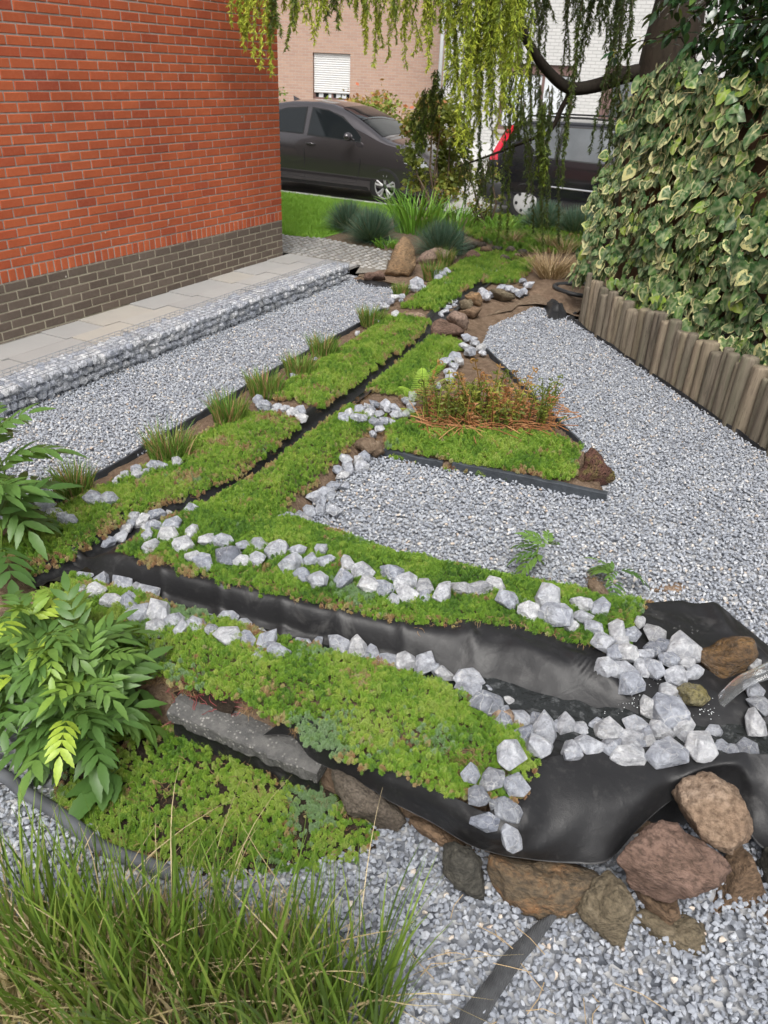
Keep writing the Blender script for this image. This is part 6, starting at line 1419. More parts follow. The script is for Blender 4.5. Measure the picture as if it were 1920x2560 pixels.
for _ in range(420):
    s, z, off = R0.uniform(.9, 3.2), R0.uniform(1.75, 2.2), R0.uniform(.25, .6)
    lv.append((Vector(fence_pt(s, z, off)), Vector((R0.uniform(-1, 1), R0.uniform(-1, 1), R0.uniform(-1, .1))).normalized(), R0.uniform(.06, .10)))
def vis(L):
    q = proj(L[0]); return L[2] / q[2] if (-30 < q[0] < 1950 and -30 < q[1] < 700) else 0
lv.sort(key=lambda L: -vis(L)); BV_, BF_ = [], []; nb = 0
for i, (q, d, L) in enumerate(lv):
    zax = -d; x = zax.cross(Vector((R0.uniform(-.6, .6), R0.uniform(-.6, .6), 1))).normalized(); y = zax.cross(x).normalized()
    if y.z < 0: x, y = -x, -y
    Mx = Matrix((x, y, zax)).transposed()
    if i < 300: obj('leaf', LM[i % 5], M['laurel'], lau, q - lo_, Mx.to_euler(), (L, L, L))
    else:
        v, f = LV[i % 5]; BV_.append((np.array(Mx) @ (v * L).T).T + np.array(q - lo_)); BF_.append(f + nb); nb += len(v)
o = obj('foliage', fastmesh('foliage', np.concatenate(BV_), np.concatenate(BF_), True), M['laurel'], lau); o['kind'] = 'stuff'
for k in range(12):
    q = tips[R0.randrange(len(tips))][0]; mb = MB(); V, Fc_ = ico(1)
    for _ in range(14):
        c = (R0.gauss(0, .014), R0.gauss(0, .014), R0.gauss(0, .014)); mb.add([(c[0] + v[0] * .004, c[1] + v[1] * .004, c[2] + v[2] * .004) for v in V], Fc_)
    mb.build('bud_cluster', M['blossom'], lau, loc=tuple(q - lo_))

# dry stalks lying on the gravel
mb = MB()
for _ in range(46):
    p = Vector(W('F', R0.uniform(150, 1600), R0.uniform(560, 1320), .026)); a = R0.uniform(0, 6.28); L = R0.uniform(.03, .13)
    if p.y > 1.27: continue
    d = Vector((math.cos(a), math.sin(a), 0)); mb.tube([p, p + d * L * .5 + Vector((0, 0, R0.uniform(0, .01))), p + d * L + Vector((R0.uniform(-.02, .02), R0.uniform(-.02, .02), 0))], .0011, 4, False)
me = mkmesh('straw_litter', mb.v, mb.f); a = me.attributes.new('tint', 'FLOAT', 'POINT'); a.data.foreach_set('value', [.7] * len(mb.v))
o = obj('straw_litter', me, M['straw']); tag(o, 'few dry straw stalks lying on the coarse gravel', 'straw', kind='stuff')
# ------------------------------------------------------------------ weeping conifer
tb = W('full', 1362, 520, .04); tY = 9.3; tc = WY('full', 1425, 160, tY)
base_t = np.array([tc[0] + .02, tY, .0])
tree = empty('weeping_tree', tuple(base_t)); tag(tree, 'weeping conifer with dark trunk and drooping yellow green branches', 'tree'); to = Vector(tree.location)
mb = MB(); P = [(0, 0, -.1), (0, 0, .25), (.0, 0, 1.0), (.02, 0, 1.6), (.03, .0, 2.2), (.05, .02, 2.9), (.02, .05, 4.0), (-.1, .1, 5.2)]
mb.tube(catmull(P, 26), [.42, .40, .37, .35, .33, .315, .305, .30, .295, .29, .29, .29, .285, .28, .275, .27, .26, .25, .24, .23, .22, .2, .18, .16, .13, .1], 16)
for i, v in enumerate(mb.v):
    k = 1 + .07 * mnoise.noise(Vector((v[0] * 9, v[1] * 9, v[2] * 1.6))) + .05 * mnoise.noise(Vector((v[0] * 22, v[1] * 22, v[2] * 4))); mb.v[i] = (v[0] * k, v[1] * k, v[2])
mb.build('trunk', M['treebark'], tree, True)
def limb(pts, r0, r1, n=30):
    P = catmull([np.array(p) for p in pts], n); mb = MB(); mb.tube([Vector(p) - to for p in P], [r0 + (r1 - r0) * (i / (n - 1)) ** .8 for i in range(n)], 9)
    mb.build('limb', M['treebark'], tree, True); return P
wy = lambda x, y, Y: WY('full', x, y, Y)
limb([wy(1425, 150, 9.3), wy(1360, 160, 9.15), wy(1300, 182, 9.0), wy(1240, 192, 8.9), wy(1205, 175, 8.8), wy(1165, 130, 8.6), wy(1130, 70, 8.4), wy(1105, 10, 8.2), wy(1070, -80, 8.0)], .088, .03)
limb([wy(1240, 192, 8.9), wy(1215, 230, 8.9), wy(1190, 280, 8.9), wy(1150, 300, 8.9), wy(1060, 335, 8.9), wy(990, 360, 8.9)], .035, .008)
limb([base_t + np.array([.02, 0, 2.9]), np.array([-2.6, 8.6, 3.15]), np.array([-3.6, 7.8, 3.2]), np.array([-4.4, 7.0, 3.1]), np.array([-5.05, 6.3, 2.9])], .11, .02)
limb([base_t + np.array([.02, 0, 3.1]), np.array([-2.6, 8.2, 3.3]), np.array([-3.0, 7.4, 3.25]), np.array([-3.3, 6.8, 3.0])], .09, .02)
limb([base_t + np.array([.02, 0, 2.8]), np.array([-2.3, 8.7, 3.0]), np.array([-2.6, 8.2, 2.95]), np.array([-2.8, 7.8, 2.7])], .07, .02)
def spray(anchor, tip, tone, nsub, spread, seed, dens=.019, big=1.0):
    r = random.Random(seed); V = []; Fc = []; Tn = []; mb = MB()
    for sidx in range(nsub):
        k = 1 if sidx == 0 else r.uniform(.55, .97); a = Vector(anchor) + Vector((r.gauss(0, spread), r.gauss(0, spread), 0)); t = Vector(tip) + Vector((r.gauss(0, spread * .9), r.gauss(0, spread * .9), 0)); t.z = a.z + (tip[2] - anchor[2]) * k
        L = (a - t).length; n = max(4, int(L / .06)); sway = r.uniform(-.04, .04); pts = []
        for i in range(n + 1): q = i / n; pts.append(a.lerp(t, q) + Vector((math.sin(q * 5 + seed) * sway, math.cos(q * 4 + seed) * sway, 0)))
        mb.tube(pts, [.0045 * (1 - .7 * i / n) for i in range(n + 1)], 3, False)
        m = int(L / dens * (1.0 if tone > .6 else 1.3))
        for i in range(m):
            q = i / m; f = q * n; j = min(int(f), n - 1); c = pts[j].lerp(pts[j + 1], f - j); az = r.uniform(0, 6.283); d = Vector((math.cos(az) * .5, math.sin(az) * .5, -.85)).normalized()
            ln = r.uniform(.045, .10) * big * (1.15 - .55 * q); tn = min(1, max(0, tone + r.gauss(0, .10) + .10 * (q - .5))); side = d.cross(Vector((0, 0, 1))).normalized(); o2 = side.cross(d)
            for u in range(8):
                w = (u % 4) / 4 * .8 + .08; ang = r.uniform(0, 6.283); nd = (d * .75 + (side * math.cos(ang) + o2 * math.sin(ang)) * .62).normalized(); b0 = c + d * ln * w; nl = r.uniform(.022, .040) * big; ww = nd.cross(Vector((r.uniform(-1, 1), r.uniform(-1, 1), r.uniform(-1, 1)))).normalized() * .0058 * big
                b = len(V); V += [b0 + ww, b0 - ww, b0 + nd * nl]; Fc.append((b, b + 1, b + 2)); Tn += [tn * .92, tn * .92, min(1, tn * 1.06)]
    sp = obj('drooping_spray', fastmesh('drooping_spray', np.array([v - to for v in V]), np.array(Fc), False, vattr=dict(tint=Tn)), M['needles'], tree); sp['kind'] = 'stuff'
    MB2 = MB(); MB2.v = [tuple(Vector(v) - to) for v in mb.v]; MB2.f = mb.f; MB2.build('twig', M['twig'], sp)
sd = 0
LEFT = [(502,55),(516,105),(530,80),(545,70),(560,125),(578,160),(592,85),(606,105),(622,60),(640,68),(655,50),(672,95),(690,55),(705,75),(722,62),(742,40),(762,38),(782,55),(800,115),(815,145),(832,62),(848,145),(862,85),(878,105),(895,85)]
for (x, y) in LEFT:
    Yd = 6.3 if x < 610 else 6.5 + (x - 610) / 290 * .9; t = wy(x, y, Yd); a = np.array([t[0] + R0.uniform(-.06, .06), Yd + R0.uniform(-.05, .1), 3.0]); sd += 1
    spray(a, t, R0.uniform(.70, .92) if R0.random() > .25 else .42, 3, .05, sd, .017)
for (x, y) in [(520, 20), (560, 30), (600, 35), (640, 20), (680, 30), (720, 20), (760, 15), (800, 40), (840, 30), (880, 40)]:
    t = wy(x, y, 6.9); sd += 1; spray(np.array([t[0], 6.9, 3.0]), t, R0.uniform(.3, .6), 4, .09, sd, .02)
CEN = [(905,150),(925,120),(940,90),(955,175),(970,255),(985,305),(998,335),(1010,315),(1022,270),(1034,235),(1046,245),(1060,270),(1074,295),(1086,255),(1097,225),(1106,195),(990,180),(1030,140),(1060,150),(960,60),(1080,120)]
for (x, y) in CEN:
    Yd = 7.3 + R0.uniform(-.25, .25); t = wy(x, y, Yd); sd += 1; spray(np.array([t[0] + R0.uniform(-.08, .08), Yd, 2.95]), t, R0.uniform(.62, .90), 3, .06, sd, .016, 1.15)
for (x0, y0, x, y) in [(945, 150, 925, 240), (935, 190, 915, 300), (925, 230, 895, 335), (915, 260, 888, 345)]:
    a, t = wy(x0, y0, 8.0), wy(x, y, 8.0); sd += 1; spray(a, t, .38, 4, .06, sd, .016, 1.1)
DRK = [(1005,415),(1030,440),(1052,465),(1080,525),(1095,510),(1112,330),(1130,440),(1150,500),(1165,538),(1180,470),(1192,525),(1208,400),(1240,240),(1280,540),(1290,545),(1300,515),(1310,490),(1320,440),(1140,250),(1160,230),(1120,180),(1290,330),(1305,300)]
for (x, y) in DRK:
    Yd = 8.75 + R0.uniform(-.2, .35); t = wy(x, y, Yd); z0 = 2.95 if R0.random() > .35 else 1.9; up = wy(x + R0.uniform(-12, 12) + (25 if x > 1200 else 0), 150, Yd)
    sd += 1; spray(np.array([up[0], Yd, max(z0, t[2] + .6)]), t, R0.uniform(.08, .36), 2, .022, sd, .018, .95)
for _ in range(12):
    x = R0.uniform(1100, 1345); t = wy(x, R0.uniform(40, 150), 8.9); sd += 1; spray(np.array([t[0], 8.9 + R0.uniform(-.3, .4), 3.0]), t, R0.uniform(.04, .28), 4, .08, sd, .020)
for (x, y) in ((1125, 300), (1160, 385), (1175, 400)):
    Yd = 8.5; t = wy(x, y, Yd); up = wy(x + 8, 220, Yd); sd += 1; spray(np.array([up[0], Yd, up[2]]), t, R0.uniform(.30, .48), 3, .05, sd, .018, 1.1)
for x in range(1000, 1060, 9):
    a = wy(x, 350 - (x - 1000) * .3, 8.9); t = wy(x + R0.uniform(-4, 4), R0.uniform(400, 470), 8.9); sd += 1; spray(a, t, R0.uniform(.2, .4), 2, .02, sd, .028, .8)
# ------------------------------------------------------------------ shrubs by the street
def shrub(name, c, r3, n, ls, mat, label, cat='shrub', stems=7, seed=1, clump=26, tone=None, z0=.15, group=None):
    r = random.Random(seed); root = empty(name, tuple(c)); tag(root, label, cat, group); mb = MB(); V = []; Fc = []; Tn = []; cl = []
    for i in range(clump):
        a = r.uniform(0, 6.283); ph = math.acos(r.uniform(-.9, 1)); q = r.uniform(.45, 1.0) ** .5; cl.append((Vector((math.cos(a) * math.sin(ph) * r3[0] * q, math.sin(a) * math.sin(ph) * r3[1] * q, r3[2] * (1 + math.cos(ph) * q) * .5 + z0)), r.uniform(.16, .30) * min(r3[0], r3[2] * .6), r.random()))
    for i in range(stems):
        t = cl[i % len(cl)][0]; b = Vector((r.uniform(-.12, .12), r.uniform(-.12, .12), -.03)); MB().tube([b, b.lerp(t, .4) + Vector((r.uniform(-.08, .08), r.uniform(-.08, .08), .05)), b.lerp(t, .75), t], [.020, .016, .010, .004], 6, False).build('stem', M['twig'], root, True)
    for i in range(n):
        p0, cr, ct = cl[r.randrange(len(cl))]; d = Vector((r.gauss(0, 1), r.gauss(0, 1), r.gauss(0, .8))) * cr * .62; p = p0 + d; L = ls * r.uniform(.6, 1.3); u = Vector((r.uniform(-1, 1), r.uniform(-1, 1), r.uniform(-.8, .4))).normalized(); s = u.cross(Vector((r.uniform(-1, 1), r.uniform(-1, 1), r.uniform(-1, 1)))).normalized() * L * .30
        b = len(V); V += [p, p + u * L * .5 + s, p + u * L, p + u * L * .5 - s]; Fc.append((b, b + 1, b + 2, b + 3)); t = min(1, max(0, ct * .55 + r.random() * .45 + (tone(p) if tone else 0))); Tn += [t] * 4
    o = obj('foliage', fastmesh('foliage', np.array(V), np.array(Fc), False, vattr=dict(tint=Tn)), mat, root); o['kind'] = 'stuff'; return root
c = WY('full', 935, 425, 11.3); shrub('bronze_shrub', (c[0], 11.3, .04), (.50, .45, 1.45), 3600, .085, M['maple'], 'bronze green leafy shrub in front of the grey car', stems=9, seed=4, clump=34, z0=.22)
c = WY('full', 1040, 440, 11.0); shrub('sparse_shrub', (c[0], 11.0, .04), (.3, .25, .75), 420, .05, M['maple'], 'sparse twiggy shrub under the drooping strands', stems=8, seed=5, clump=20)
c = WY('full', 800, 250, 17.5); shrub('red_tipped_hedge', (c[0], 17.5, -.09), (1.5, .6, 1.35), 3200, .12, M['photinia'], 'red tipped hedge behind the roof of the grey car', cat='hedge', stems=8, seed=6, clump=60, tone=lambda p: .25 * (p.z - .9))
c = WY('full', 612, 230, 18.5); shrub('dark_bush', (c[0] - .25, 18.5, -.09), (.35, .35, 1.45), 900, .10, M['hedge'], 'small dark green bush at the corner of the brick wall', seed=7)
c = WY('full', 925, 190, 27); shrub('garden_tree', (c[0], 27, -.1), (1.3, 1.0, 3.4), 2200, .22, M['hedge'], 'pale green tree in the gap between the two houses', cat='tree', seed=8, clump=40, z0=.5)
for k, (x, y) in enumerate(((1075, 500), (1000, 470), (1040, 490))):
    c = W('full', x, y, .04); tuft('weed_tuft', c, 60, .2, .12, .3, .012, .5, .4, M['iris'], ('weedy green tuft by the far stones', 'weedy green tuft under the bronze shrub', 'weedy green tuft left of the black car')[k], 'weed', 'weedy tufts by the street')
c = W('full', 880, 505, .04); tuft('yellow_ground_cover', W('Z4', 560, 118, .05), 120, .16, .05, .12, .02, .7, .4, M['iris'], 'low yellow green plant beside the golden boulder', 'ground cover')
# ------------------------------------------------------------------ cars
def build_car(name, label, loc, top, belt, hwid, axles, wr, paint_m, windows, screen, lean, parts, zb=.20, rear_screen=None):
    """local x forward, y across (-y faces the garden), z up"""
    root = empty(name, loc); tag(root, label, 'car')
    xs_t = np.array([p[0] for p in top]); zs_t = np.array([p[1] for p in top]); x0, x1 = xs_t[0], xs_t[-1]
    zt = lambda x: float(np.interp(x, xs_t, zs_t)); bl = lambda x: float(np.interp(x, [p[0] for p in belt], [p[1] for p in belt]))
    def hw(x):
        e = max(0, (x - (x1 - .75)) / .75); g = max(0, ((x0 + .55) - x) / .55); return hwid * (1 - .26 * e ** 2.2 - .16 * g ** 2.2)
    def yside(x, z):
        h = hw(x); b = bl(x)
        if z <= b:
            t = (z - zb) / (b - zb); return h * float(np.interp(t, [0, .12, .35, .62, .80, 1], [.90, .965, 1.0, .985, .995, .955]))
        return h * .955 - (z - b) * lean
    def section(x):
        t = zt(x); b = min(bl(x), t - .02); pts = [(0, zb), (hw(x) * .75, zb)]
        for q in (0, .12, .35, .62, .80, .92, 1.0): z = zb + (b - zb) * q; pts.append((yside(x, z) if z <= bl(x) else yside(x, bl(x)), z))
        up = t - b
        for q in (.3, .6, .85): pts.append((yside(x, b) - up * q * lean, b + up * q))
        ye = max(.05, yside(x, b) - up * lean); pts += [(ye - .035, t - .006), (ye - .13, t + .010), (ye * .5, t + .026), (0, t + .032)]
        return pts
    xs = np.unique(np.r_[np.linspace(x0, x1, 70), xs_t]); V = []; n = None
    for x in xs:
        s = section(x); ring = [(x, -y, z) for y, z in s] + [(x, y, z) for y, z in s[::-1][1:-1]]; n = len(ring); V += ring
    Fc = [(i * n + k, i * n + (k + 1) % n, (i + 1) * n + (k + 1) % n, (i + 1) * n + k) for i in range(len(xs) - 1) for k in range(n)]
    Fc += [tuple(range(n)), tuple((len(xs) - 1) * n + k for k in range(n))[::-1]]
    me = mkmesh('body', V, Fc, True); bm = bmesh.new(); bm.from_mesh(me); bmesh.ops.recalc_face_normals(bm, faces=bm.faces); bm.to_mesh(me); bm.free()
    body = obj('body', me, paint_m, root)
    # wheel wells cut into the body
    cut = MB()
    for ax in axles:
        for sd in (-1, 1): cut.tube([(ax, sd * (hwid - .26), wr), (ax, sd * (hwid + .2), wr)], wr + .055, 32)
    me2 = mkmesh('cut', cut.v, cut.f); bm = bmesh.new(); bm.from_mesh(me2); bmesh.ops.recalc_face_normals(bm, faces=bm.faces); bm.to_mesh(me2); bm.free(); tmp = obj('cut', me2, M['trim'])
    me.materials.append(M['trim']); md = body.modifiers.new('wells', 'BOOLEAN'); md.object = tmp; md.operation = 'DIFFERENCE'; md.solver = 'EXACT'
    bpy.context.view_layer.update(); ev = body.evaluated_get(bpy.context.evaluated_depsgraph_get()); new = bpy.data.meshes.new_from_object(ev); body.modifiers.clear(); body.data = new; bpy.data.objects.remove(tmp)
    def side_panel(nm, poly, off, mat, par=root, th=.004, sd=-1):
        V = [(x, sd * (yside(x, z) + off), z) for x, z in poly]; k = len(V); V += [(x, sd * (yside(x, z) + off - th), z) for x, z in poly]
        f = [tuple(range(k)), tuple(range(2 * k - 1, k - 1, -1))] + [(i, (i + 1) % k, k + (i + 1) % k, k + i) for i in range(k)]
        me = mkmesh(nm, V, f); bm = bmesh.new(); bm.from_mesh(me); bmesh.ops.recalc_face_normals(bm, faces=bm.faces); bm.to_mesh(me); bm.free(); return obj(nm, me, mat, par)
    for sd in (-1, 1):
        for (poly, gm) in windows:
            c = np.mean(poly, 0); big = [(c[0] + (x - c[0]) * 1.0 + (.022 if x > c[0] else -.022), c[1] + (z - c[1]) * 1.0 + (.018 if z > c[1] else -.018)) for x, z in poly]
            fr = side_panel('window_frame', big, .004, M['trim'], root, .006, sd); side_panel('window', poly, .008, gm, fr, .003, sd)
    def screen_patch(nm, xa, xb, par=root, inset=.10, mat=M['glass']):
        nx, ny = 14, 9; V = []
        for i in range(nx):
            x = xa + (xb - xa) * i / (nx - 1); t = zt(x); b = min(bl(x), t - .02); ye = max(.05, yside(x, b) - (t - b) * lean) - inset
            for j in range(ny): y = -ye + 2 * ye * j / (ny - 1); u = abs(y) / (ye + inset); V.append((x, y, t + .036 - .030 * u ** 2.2))
        return obj(nm, fastmesh(nm, np.array(V), grid_faces(nx, ny)[:, ::-1], True), mat, par)
    w = screen_patch('windscreen', screen[0], screen[1])
    if rear_screen: screen_patch('rear_window', *rear_screen)
    # wheels
    for ax in axles:
        for sd in (-1, 1):
            wl = obj('wheel', mkmesh('wheel', *(lambda m: (m.v, m.f))(MB().lathe([(wr * .62, -.09), (wr * .90, -.10), (wr * .985, -.085), (wr, -.05), (wr, .05), (wr * .985, .085), (wr * .90, .10), (wr * .64, .09)], 36)), True), M['rubber'], root, (ax, sd * (hwid - .105), wr)); y = sd * .085
            if parts['wheel'] == 'alloy':
                MB().lathe([(0.001, sd * .02), (wr * .60, sd * .02), (wr * .64, sd * .085)], 32).build('rim', M['alloy_dark'], wl, True)
                MB().lathe([(wr * .585, y), (wr * .60, y + sd * .008), (wr * .66, y + sd * .006), (wr * .67, y - sd * .01)], 36).build('rim_ring', M['alloy'], wl, True)
                for s5 in range(5):
                    mb = MB()
                    for of in (-.16, .16):
                        a = 2 * math.pi * s5 / 5 + .3; p1 = (math.cos(a + of * .45) * wr * .14, y, math.sin(a + of * .45) * wr * .14); p2 = (math.cos(a + of * 1.15) * wr * .60, y, math.sin(a + of * 1.15) * wr * .60); mb.tube([p1, p2], [.015, .020], 6)
                    mb.build('spoke', M['alloy'], wl)
                MB().lathe([(.001, y + sd * .004), (wr * .15, y + sd * .004), (wr * .17, y - sd * .02)], 20).build('hub', M['alloy_dark'], wl, True)
            else:
                MB().lathe([(.001, y + sd * .022), (wr * .2, y + sd * .022), (wr * .5, y + sd * .016), (wr * .66, y + sd * .004), (wr * .70, y - sd * .02)], 36).build('wheel_cover', M['hubcap'], wl, True)
                for s5 in range(6):
                    a = 2 * math.pi * s5 / 6 + .2; MB().lathe([(.001, y + sd * .022), (.024, y + sd * .022), (.03, y + sd * .008)], 12, 'Y', (math.cos(a) * wr * .46, 0, math.sin(a) * wr * .46)).build('vent_hole', M['trim'], wl)
    return root, side_panel, yside, zt
# the grey hatchback, facing right along the street
fw = WY('full', 835, 443, 12.6)
gc, sp_, ys_, zt_ = build_car('grey_hatchback', 'metallic grey hatchback parked at the kerb behind the lawn', (fw[0] - 1.28, 12.6 + .75, -.09),
  [(-2.0, .42), (-1.985, .62), (-1.96, .86), (-1.88, 1.02), (-1.72, 1.19), (-1.52, 1.33), (-1.2, 1.43), (-.8, 1.485), (-.3, 1.50), (.0, 1.475), (.25, 1.42), (.55, 1.31), (.85, 1.17), (1.10, 1.045), (1.25, .995), (1.5, .95), (1.75, .88), (1.93, .77), (2.02, .64), (2.06, .48), (2.07, .36)],
  [(-2.0, 1.03), (-1.2, 1.0), (0, .95), (.9, .90), (2.1, .80)], .855, (1.28, -1.29), .305, M['paint_grey'],
  [([(-1.38, 1.06), (-1.30, 1.10), (-1.08, 1.30), (-.86, 1.375), (-.44, 1.41), (-.42, 1.02), (-1.30, 1.035)], M['glass']), ([(-.30, 1.01), (-.31, 1.41), (.02, 1.385), (.30, 1.30), (.62, 1.13), (.74, 1.035), (.74, .965)], M['glass'])],
  (.22, 1.10), .46, dict(wheel='alloy'), rear_screen=(-1.93, -1.62))
def thin_line(nm, pts, off, w, mat, par, sd=-1):
    mb = MB(); mb.tube([(x, sd * (ys_(x, z) + off), z) for x, z in pts], w, 4); return mb.build(nm, mat, par)
for sd in (-1, 1):
    thin_line('door_seam', [(-.37, 1.0), (-.36, .8), (-.35, .5), (-.36, .32)], .0, .0045, M['trim'], gc, sd); thin_line('door_seam', [(.80, .95), (.79, .7), (.76, .45), (.70, .33)], .0, .0045, M['trim'], gc, sd)
    thin_line('door_seam', [(-1.25, .99), (-1.12, .75), (-.98, .5), (-.93, .34)], .0, .0045, M['trim'], gc, sd); thin_line('sill_seam', [(-.93, .33), (0, .31), (.75, .31)], .0, .004, M['trim'], gc, sd)
    for hx in (-.22, -1.16):
        h = MB(); h.tube([(hx - .085, sd * (ys_(hx, .86) + .010), .868), (hx, sd * (ys_(hx, .86) + .034), .872), (hx + .085, sd * (ys_(hx, .86) + .010), .862)], [.012, .016, .012], 8); h.build('door_handle', M['paint_grey'], gc, True)
    mr = MB(); mr.tube([(.66, sd * .86, .985), (.63, sd * .98, 1.01)], .02, 6); V, Fc = ico(2); mr.add([(.62 + v[0] * .065 * (1.2 if v[0] > 0 else .8), sd * (1.0 + v[1] * .105), 1.04 + v[2] * .07) for v in V], Fc); mi = mr.build('mirror', M['paint_grey'], gc, True)
    sp_('headlamp', [(1.62, .70), (1.70, .78), (1.93, .74), (2.0, .66), (1.85, .64)], .006, M['lamp'], gc, .01, sd); sp_('tail_lamp', [(-1.93, .80), (-1.90, .98), (-1.72, 1.0), (-1.62, .90), (-1.80, .82)], .006, M['redlens'], gc, .01, sd)
    sp_('sill_trim', [(-.94, .205), (-.94, .26), (.92, .26), (.92, .205)], .004, M['trim'], gc, .01, sd)
mb = MB(); mb.add([(-1.12, -.02, 1.46), (-.96, -.02, 1.49), (-1.14, -.004, 1.56), (-1.12, .02, 1.46), (-.96, .02, 1.49), (-1.14, .004, 1.56)], [(0, 1, 2), (5, 4, 3), (0, 2, 5, 3), (1, 4, 5, 2), (0, 3, 4, 1)]); mb.build('aerial_fin', M['paint_grey'], gc)
MB().box((2.055, -.35, .40), (2.085, .35, .60)).build('grille', M['trim'], gc)
# the black estate
bw = WY('full', 1133, 474, 12.75)
bc, sp2, ys2, zt2 = build_car('black_estate_car', 'black estate car with tall red tail lamp behind the weeping branches', (bw[0] + 1.35, 12.75 + .75, -.09),
  [(-2.12, .40), (-2.11, .60), (-2.09, .80), (-2.02, .98), (-1.93, 1.18), (-1.84, 1.34), (-1.74, 1.415), (-1.3, 1.45), (-.5, 1.46), (.1, 1.45), (.4, 1.40), (.8, 1.22), (1.15, 1.01), (1.3, .96), (1.7, .89), (2.0, .80), (2.15, .64), (2.2, .40)],
  [(-2.2, .93), (0, .91), (1.0, .88), (2.2, .78)], .86, (1.25, -1.35), .305, M['paint_black'],
  [([(-1.80, .985), (-1.58, 1.36), (-.98, 1.385), (-.98, .965)], M['pane']), ([(-.90, .965), (-.90, 1.385), (-.12, 1.395), (-.10, .95)], M['pane']), ([(0, .95), (-.02, 1.39), (.32, 1.34), (.82, 1.04), (.84, .94)], M['glass'])],  # rear panes paler: light seen through the cabin is put into their colour
  (.38, 1.18), .42, dict(wheel='cover'), rear_screen=(-2.0, -1.78))
ys_ = ys2
for sd in (-1, 1):
    sp2('tail_lamp', [(-2.075, .86), (-2.02, .985), (-1.92, 1.20), (-1.82, 1.365), (-1.70, 1.37), (-1.80, 1.18), (-1.92, .96), (-1.90, .87)], .010, M['redlens'], bc, .02, sd)
    thin_line('door_seam', [(-.94, .92), (-.93, .6), (-.92, .33)], 0, .0045, M['trim'], bc, sd); thin_line('door_seam', [(-.06, .92), (-.05, .6), (-.04, .33)], 0, .0045, M['trim'], bc, sd)
    thin_line('side_strip', [(-.95, .565), (0, .555), (.85, .545)], .006, .012, M['chrome'], bc, sd); thin_line('sill_seam', [(-.98, .26), (0, .25), (.92, .25)], .004, .006, M['bumper'], bc, sd)
    mb = MB(); mb.tube([(-1.6, sd * .56, 1.46), (-1.55, sd * .56, 1.515), (-.6, sd * .56, 1.53), (.1, sd * .56, 1.515), (.15, sd * .56, 1.46)], .014, 8); mb.build('roof_rail', M['trim'], bc, True)
    h = MB(); h.tube([(-.24, sd * (ys2(-.2, .80) + .012), .80), (-.16, sd * (ys2(-.2, .80) + .03), .805), (-.08, sd * (ys2(-.2, .80) + .012), .80)], .012, 6); h.build('door_handle', M['paint_black'], bc, True)
mb = MB(); P = [(-1.66, -.80), (-1.95, -.85), (-2.16, -.74), (-2.24, -.4), (-2.25, 0), (-2.24, .4), (-2.16, .74), (-1.95, .85), (-1.66, .80)]; V = []
for (x, y) in P: V += [(x, y, .30), (x * 1.015, y * 1.03, .34), (x * 1.018, y * 1.035, .52), (x, y, .57), (x * .96, y * .92, .575)]
mb.add(V, [(i * 5 + j, (i + 1) * 5 + j, (i + 1) * 5 + j + 1, i * 5 + j + 1) for i in range(8) for j in range(4)]); mb.build('rear_bumper', M['bumper'], bc, True)
# ------------------------------------------------------------------ houses across the street
def far_house(name, label, o, rz, w, h, dp, mat, openings, roof=True):
    """local x along the facade, y into the house; openings: (x0, x1, z0, z1)"""
    root = empty(name, o, rz); tag(root, label, 'house'); mb = MB()
    xs = sorted({0, w} | {q for p in openings for q in p[:2]}); zs = sorted({-.1, h} | {q for p in openings for q in p[2:4]})
    for i in range(len(xs) - 1):
        for j in range(len(zs) - 1):
            xm, zm = (xs[i] + xs[i + 1]) / 2, (zs[j] + zs[j + 1]) / 2
            if any(p[0] < xm < p[1] and p[2] < zm < p[3] for p in openings): continue
            mb.add([(xs[i], 0, zs[j]), (xs[i + 1], 0, zs[j]), (xs[i + 1], 0, zs[j + 1]), (xs[i], 0, zs[j + 1])], [(0, 1, 2, 3)])
    for (a, b, c, d) in openings:
        e = .16; mb.add([(a, 0, c), (b, 0, c), (b, 0, d), (a, 0, d), (a, e, c), (b, e, c), (b, e, d), (a, e, d)], [(0, 4, 5, 1), (1, 5, 6, 2), (2, 6, 7, 3), (3, 7, 4, 0)])
    mb.add([(0, 0, -.1), (0, dp, -.1), (0, dp, h), (0, 0, h), (w, 0, -.1), (w, dp, -.1), (w, dp, h), (w, 0, h)], [(0, 3, 2, 1), (4, 5, 6, 7), (1, 2, 6, 5)])
    mb.build('wall', mat, root)
    if roof: MB().add([(-.3, -.35, h - .05), (w + .3, -.35, h - .05), (w + .3, dp + .3, h - .05), (-.3, dp + .3, h - .05), (-.3, dp / 2, h + 2.4), (w + .3, dp / 2, h + 2.4)], [(0, 1, 2, 3), (0, 4, 5, 1), (3, 2, 5, 4), (0, 3, 4), (1, 5, 2)]).build('roof', M['tile'], root)
    return root
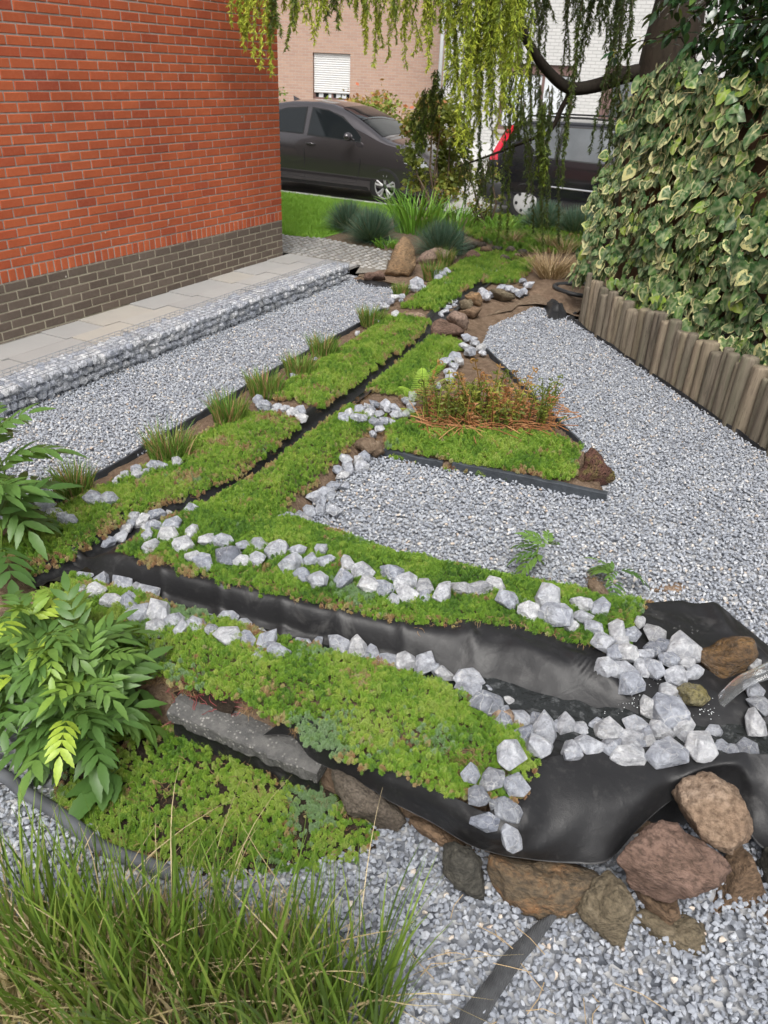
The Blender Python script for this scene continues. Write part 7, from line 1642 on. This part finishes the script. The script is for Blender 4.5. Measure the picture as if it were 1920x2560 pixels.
# brown house: the shuttered window sets the place
HY = 22.0; s0, s1 = WY('full', 676, 215, HY), WY('full', 745, 215, HY); t0 = WY('full', 676, 113, HY)
brz = rad(14); wx0 = s0[0]; ww = (s1[0] - s0[0]) / math.cos(brz); OX = 6.0
bo = np.array([wx0 - OX * math.cos(brz), HY - OX * math.sin(brz), 0]); wz0, wz1 = s0[2] + .02, t0[2]
br = far_house('brown_house', 'brown brick house with a white shuttered window across the street', tuple(bo), brz, OX + 5.05, 6.3, 7, M['far_brown'], [(OX, OX + ww, wz0, wz1), (1.2, 2.4, wz0, wz1), (OX, OX + ww, wz0 + 2.7, wz1 + 2.7)])
for k, (a, zb_) in enumerate(((OX, 0), (1.2, 0), (OX, 2.7))):
    wd = ww if a == OX else 1.2; za, zc = wz0 + zb_, wz1 + zb_; wn = empty('window', (a, 0, za)); wn.parent = br
    mb = MB(); mb.box((0, .10, 0), (.05, .15, zc - za)).box((wd - .05, .10, 0), (wd, .15, zc - za)).box((.05, .10, 0), (wd - .05, .15, .05)).box((.05, .10, zc - za - .06), (wd - .05, .15, zc - za)).box((wd / 2 - .03, .105, .05), (wd / 2 + .03, .15, .35)).build('frame', M['frame_brown'], wn)
    MB().box((.05, .125, .05), (wd - .05, .13, zc - za - .06)).build('pane', M['glass'], wn)
    mb = MB(); n = 18; zlo = .17
    for i in range(n):
        q = zlo + (zc - za - zlo) * i / n; q2 = zlo + (zc - za - zlo) * (i + 1) / n; mb.add([(.02, .075, q), (wd - .02, .075, q), (wd - .02, .062, (q + q2) / 2), (.02, .062, (q + q2) / 2), (wd - .02, .075, q2 - .004), (.02, .075, q2 - .004)], [(0, 1, 2, 3), (3, 2, 4, 5)])
    mb.build('shutter', M['shutter'], wn)
    for cx_ in (.15, wd / 2 - .12, wd / 2 + .12, wd - .28): MB().box((cx_, .115, .05), (cx_ + .14, .12, .16)).build('curtain', M['curtain'], wn)
    MB().box((-.06, -.06, -.09), (wd + .06, .10, -.004)).build('sill', M['sill'], wn)
# white house to the right
HW = 21.0; a = WY('full', 958, 150, HW); wl, wr_ = WY('full', 1068, 280, HW), WY('full', 1222, 280, HW); wt_ = WY('full', 1070, 135, HW); dl = WY('full', 1302, 140, HW)
wrz = rad(4); x_of = lambda p: (p[0] - a[0]) / math.cos(wrz)
ops = [(x_of(wl), x_of(wr_), wl[2], wt_[2]), (x_of(dl), x_of(dl) + 1.05, .02, dl[2])]
wh = far_house('white_house', 'white painted brick house with brown framed window across the street', (a[0], HW, 0), wrz, 11.5, 6.4, 7, M['far_white'], ops)
w0, w1, z0_, z1_ = ops[0]; wn = empty('window', (w0, 0, z0_)); wn.parent = wh; wd, hh = w1 - w0, z1_ - z0_
mb = MB(); mb.box((0, .07, 0), (.07, .14, hh)).box((wd - .07, .07, 0), (wd, .14, hh)).box((.07, .07, 0), (wd - .07, .14, .08)).box((.07, .06, hh - .22), (wd - .07, .14, hh)).box((wd * .55, .08, .08), (wd * .55 + .07, .14, hh - .22)).build('frame', M['frame_brown'], wn)
MB().box((.07, .105, .08), (wd - .07, .11, hh - .22)).build('pane', M['pane'], wn)
mb = MB(); n = 70
V = []
for i in range(n + 1):
    x = .1 + (wd - .2) * i / n; y = .098 - .003 * math.sin(i * 1.1); V += [(x, y, .10), (x, y, hh - .24)]
mb.add(V, [(2 * i, 2 * i + 2, 2 * i + 3, 2 * i + 1) for i in range(n)]); mb.build('curtain', M['curtain'], wn)
MB().box((-.05, -.06, -.08), (wd + .05, .07, -.004)).build('sill', M['sill'], wn)
d0, d1, z0_, z1_ = ops[1]; dr = empty('door', (d0, 0, z0_)); dr.parent = wh; wd, hh = d1 - d0, z1_ - z0_
mb = MB(); mb.box((0, .06, 0), (.08, .15, hh)).box((wd - .08, .06, 0), (wd, .15, hh)).box((.08, .06, hh - .10), (wd - .08, .15, hh)).build('frame', M['frame_brown'], dr)
MB().box((.085, .09, 0), (wd - .085, .13, hh - .105)).build('leaf', M['frame_brown'], dr); MB().box((.25, .08, hh * .5), (wd - .25, .088, hh - .3)).build('pane', M['pane'], dr); MB().tube([(wd - .16, .07, 1.0), (wd - .16, .07, 1.15)], .014, 8).build('handle', M['chrome'], dr)
MB().tube([(-.07, -.06, -.08), (-.07, -.06, 6.3)], .05, 10).build('drainpipe', M['gutter'], wh, True)
MB().box((.0, -.03, -.1), (11.5, -.004, .34)).build('plinth', M['white_paint'], wh)
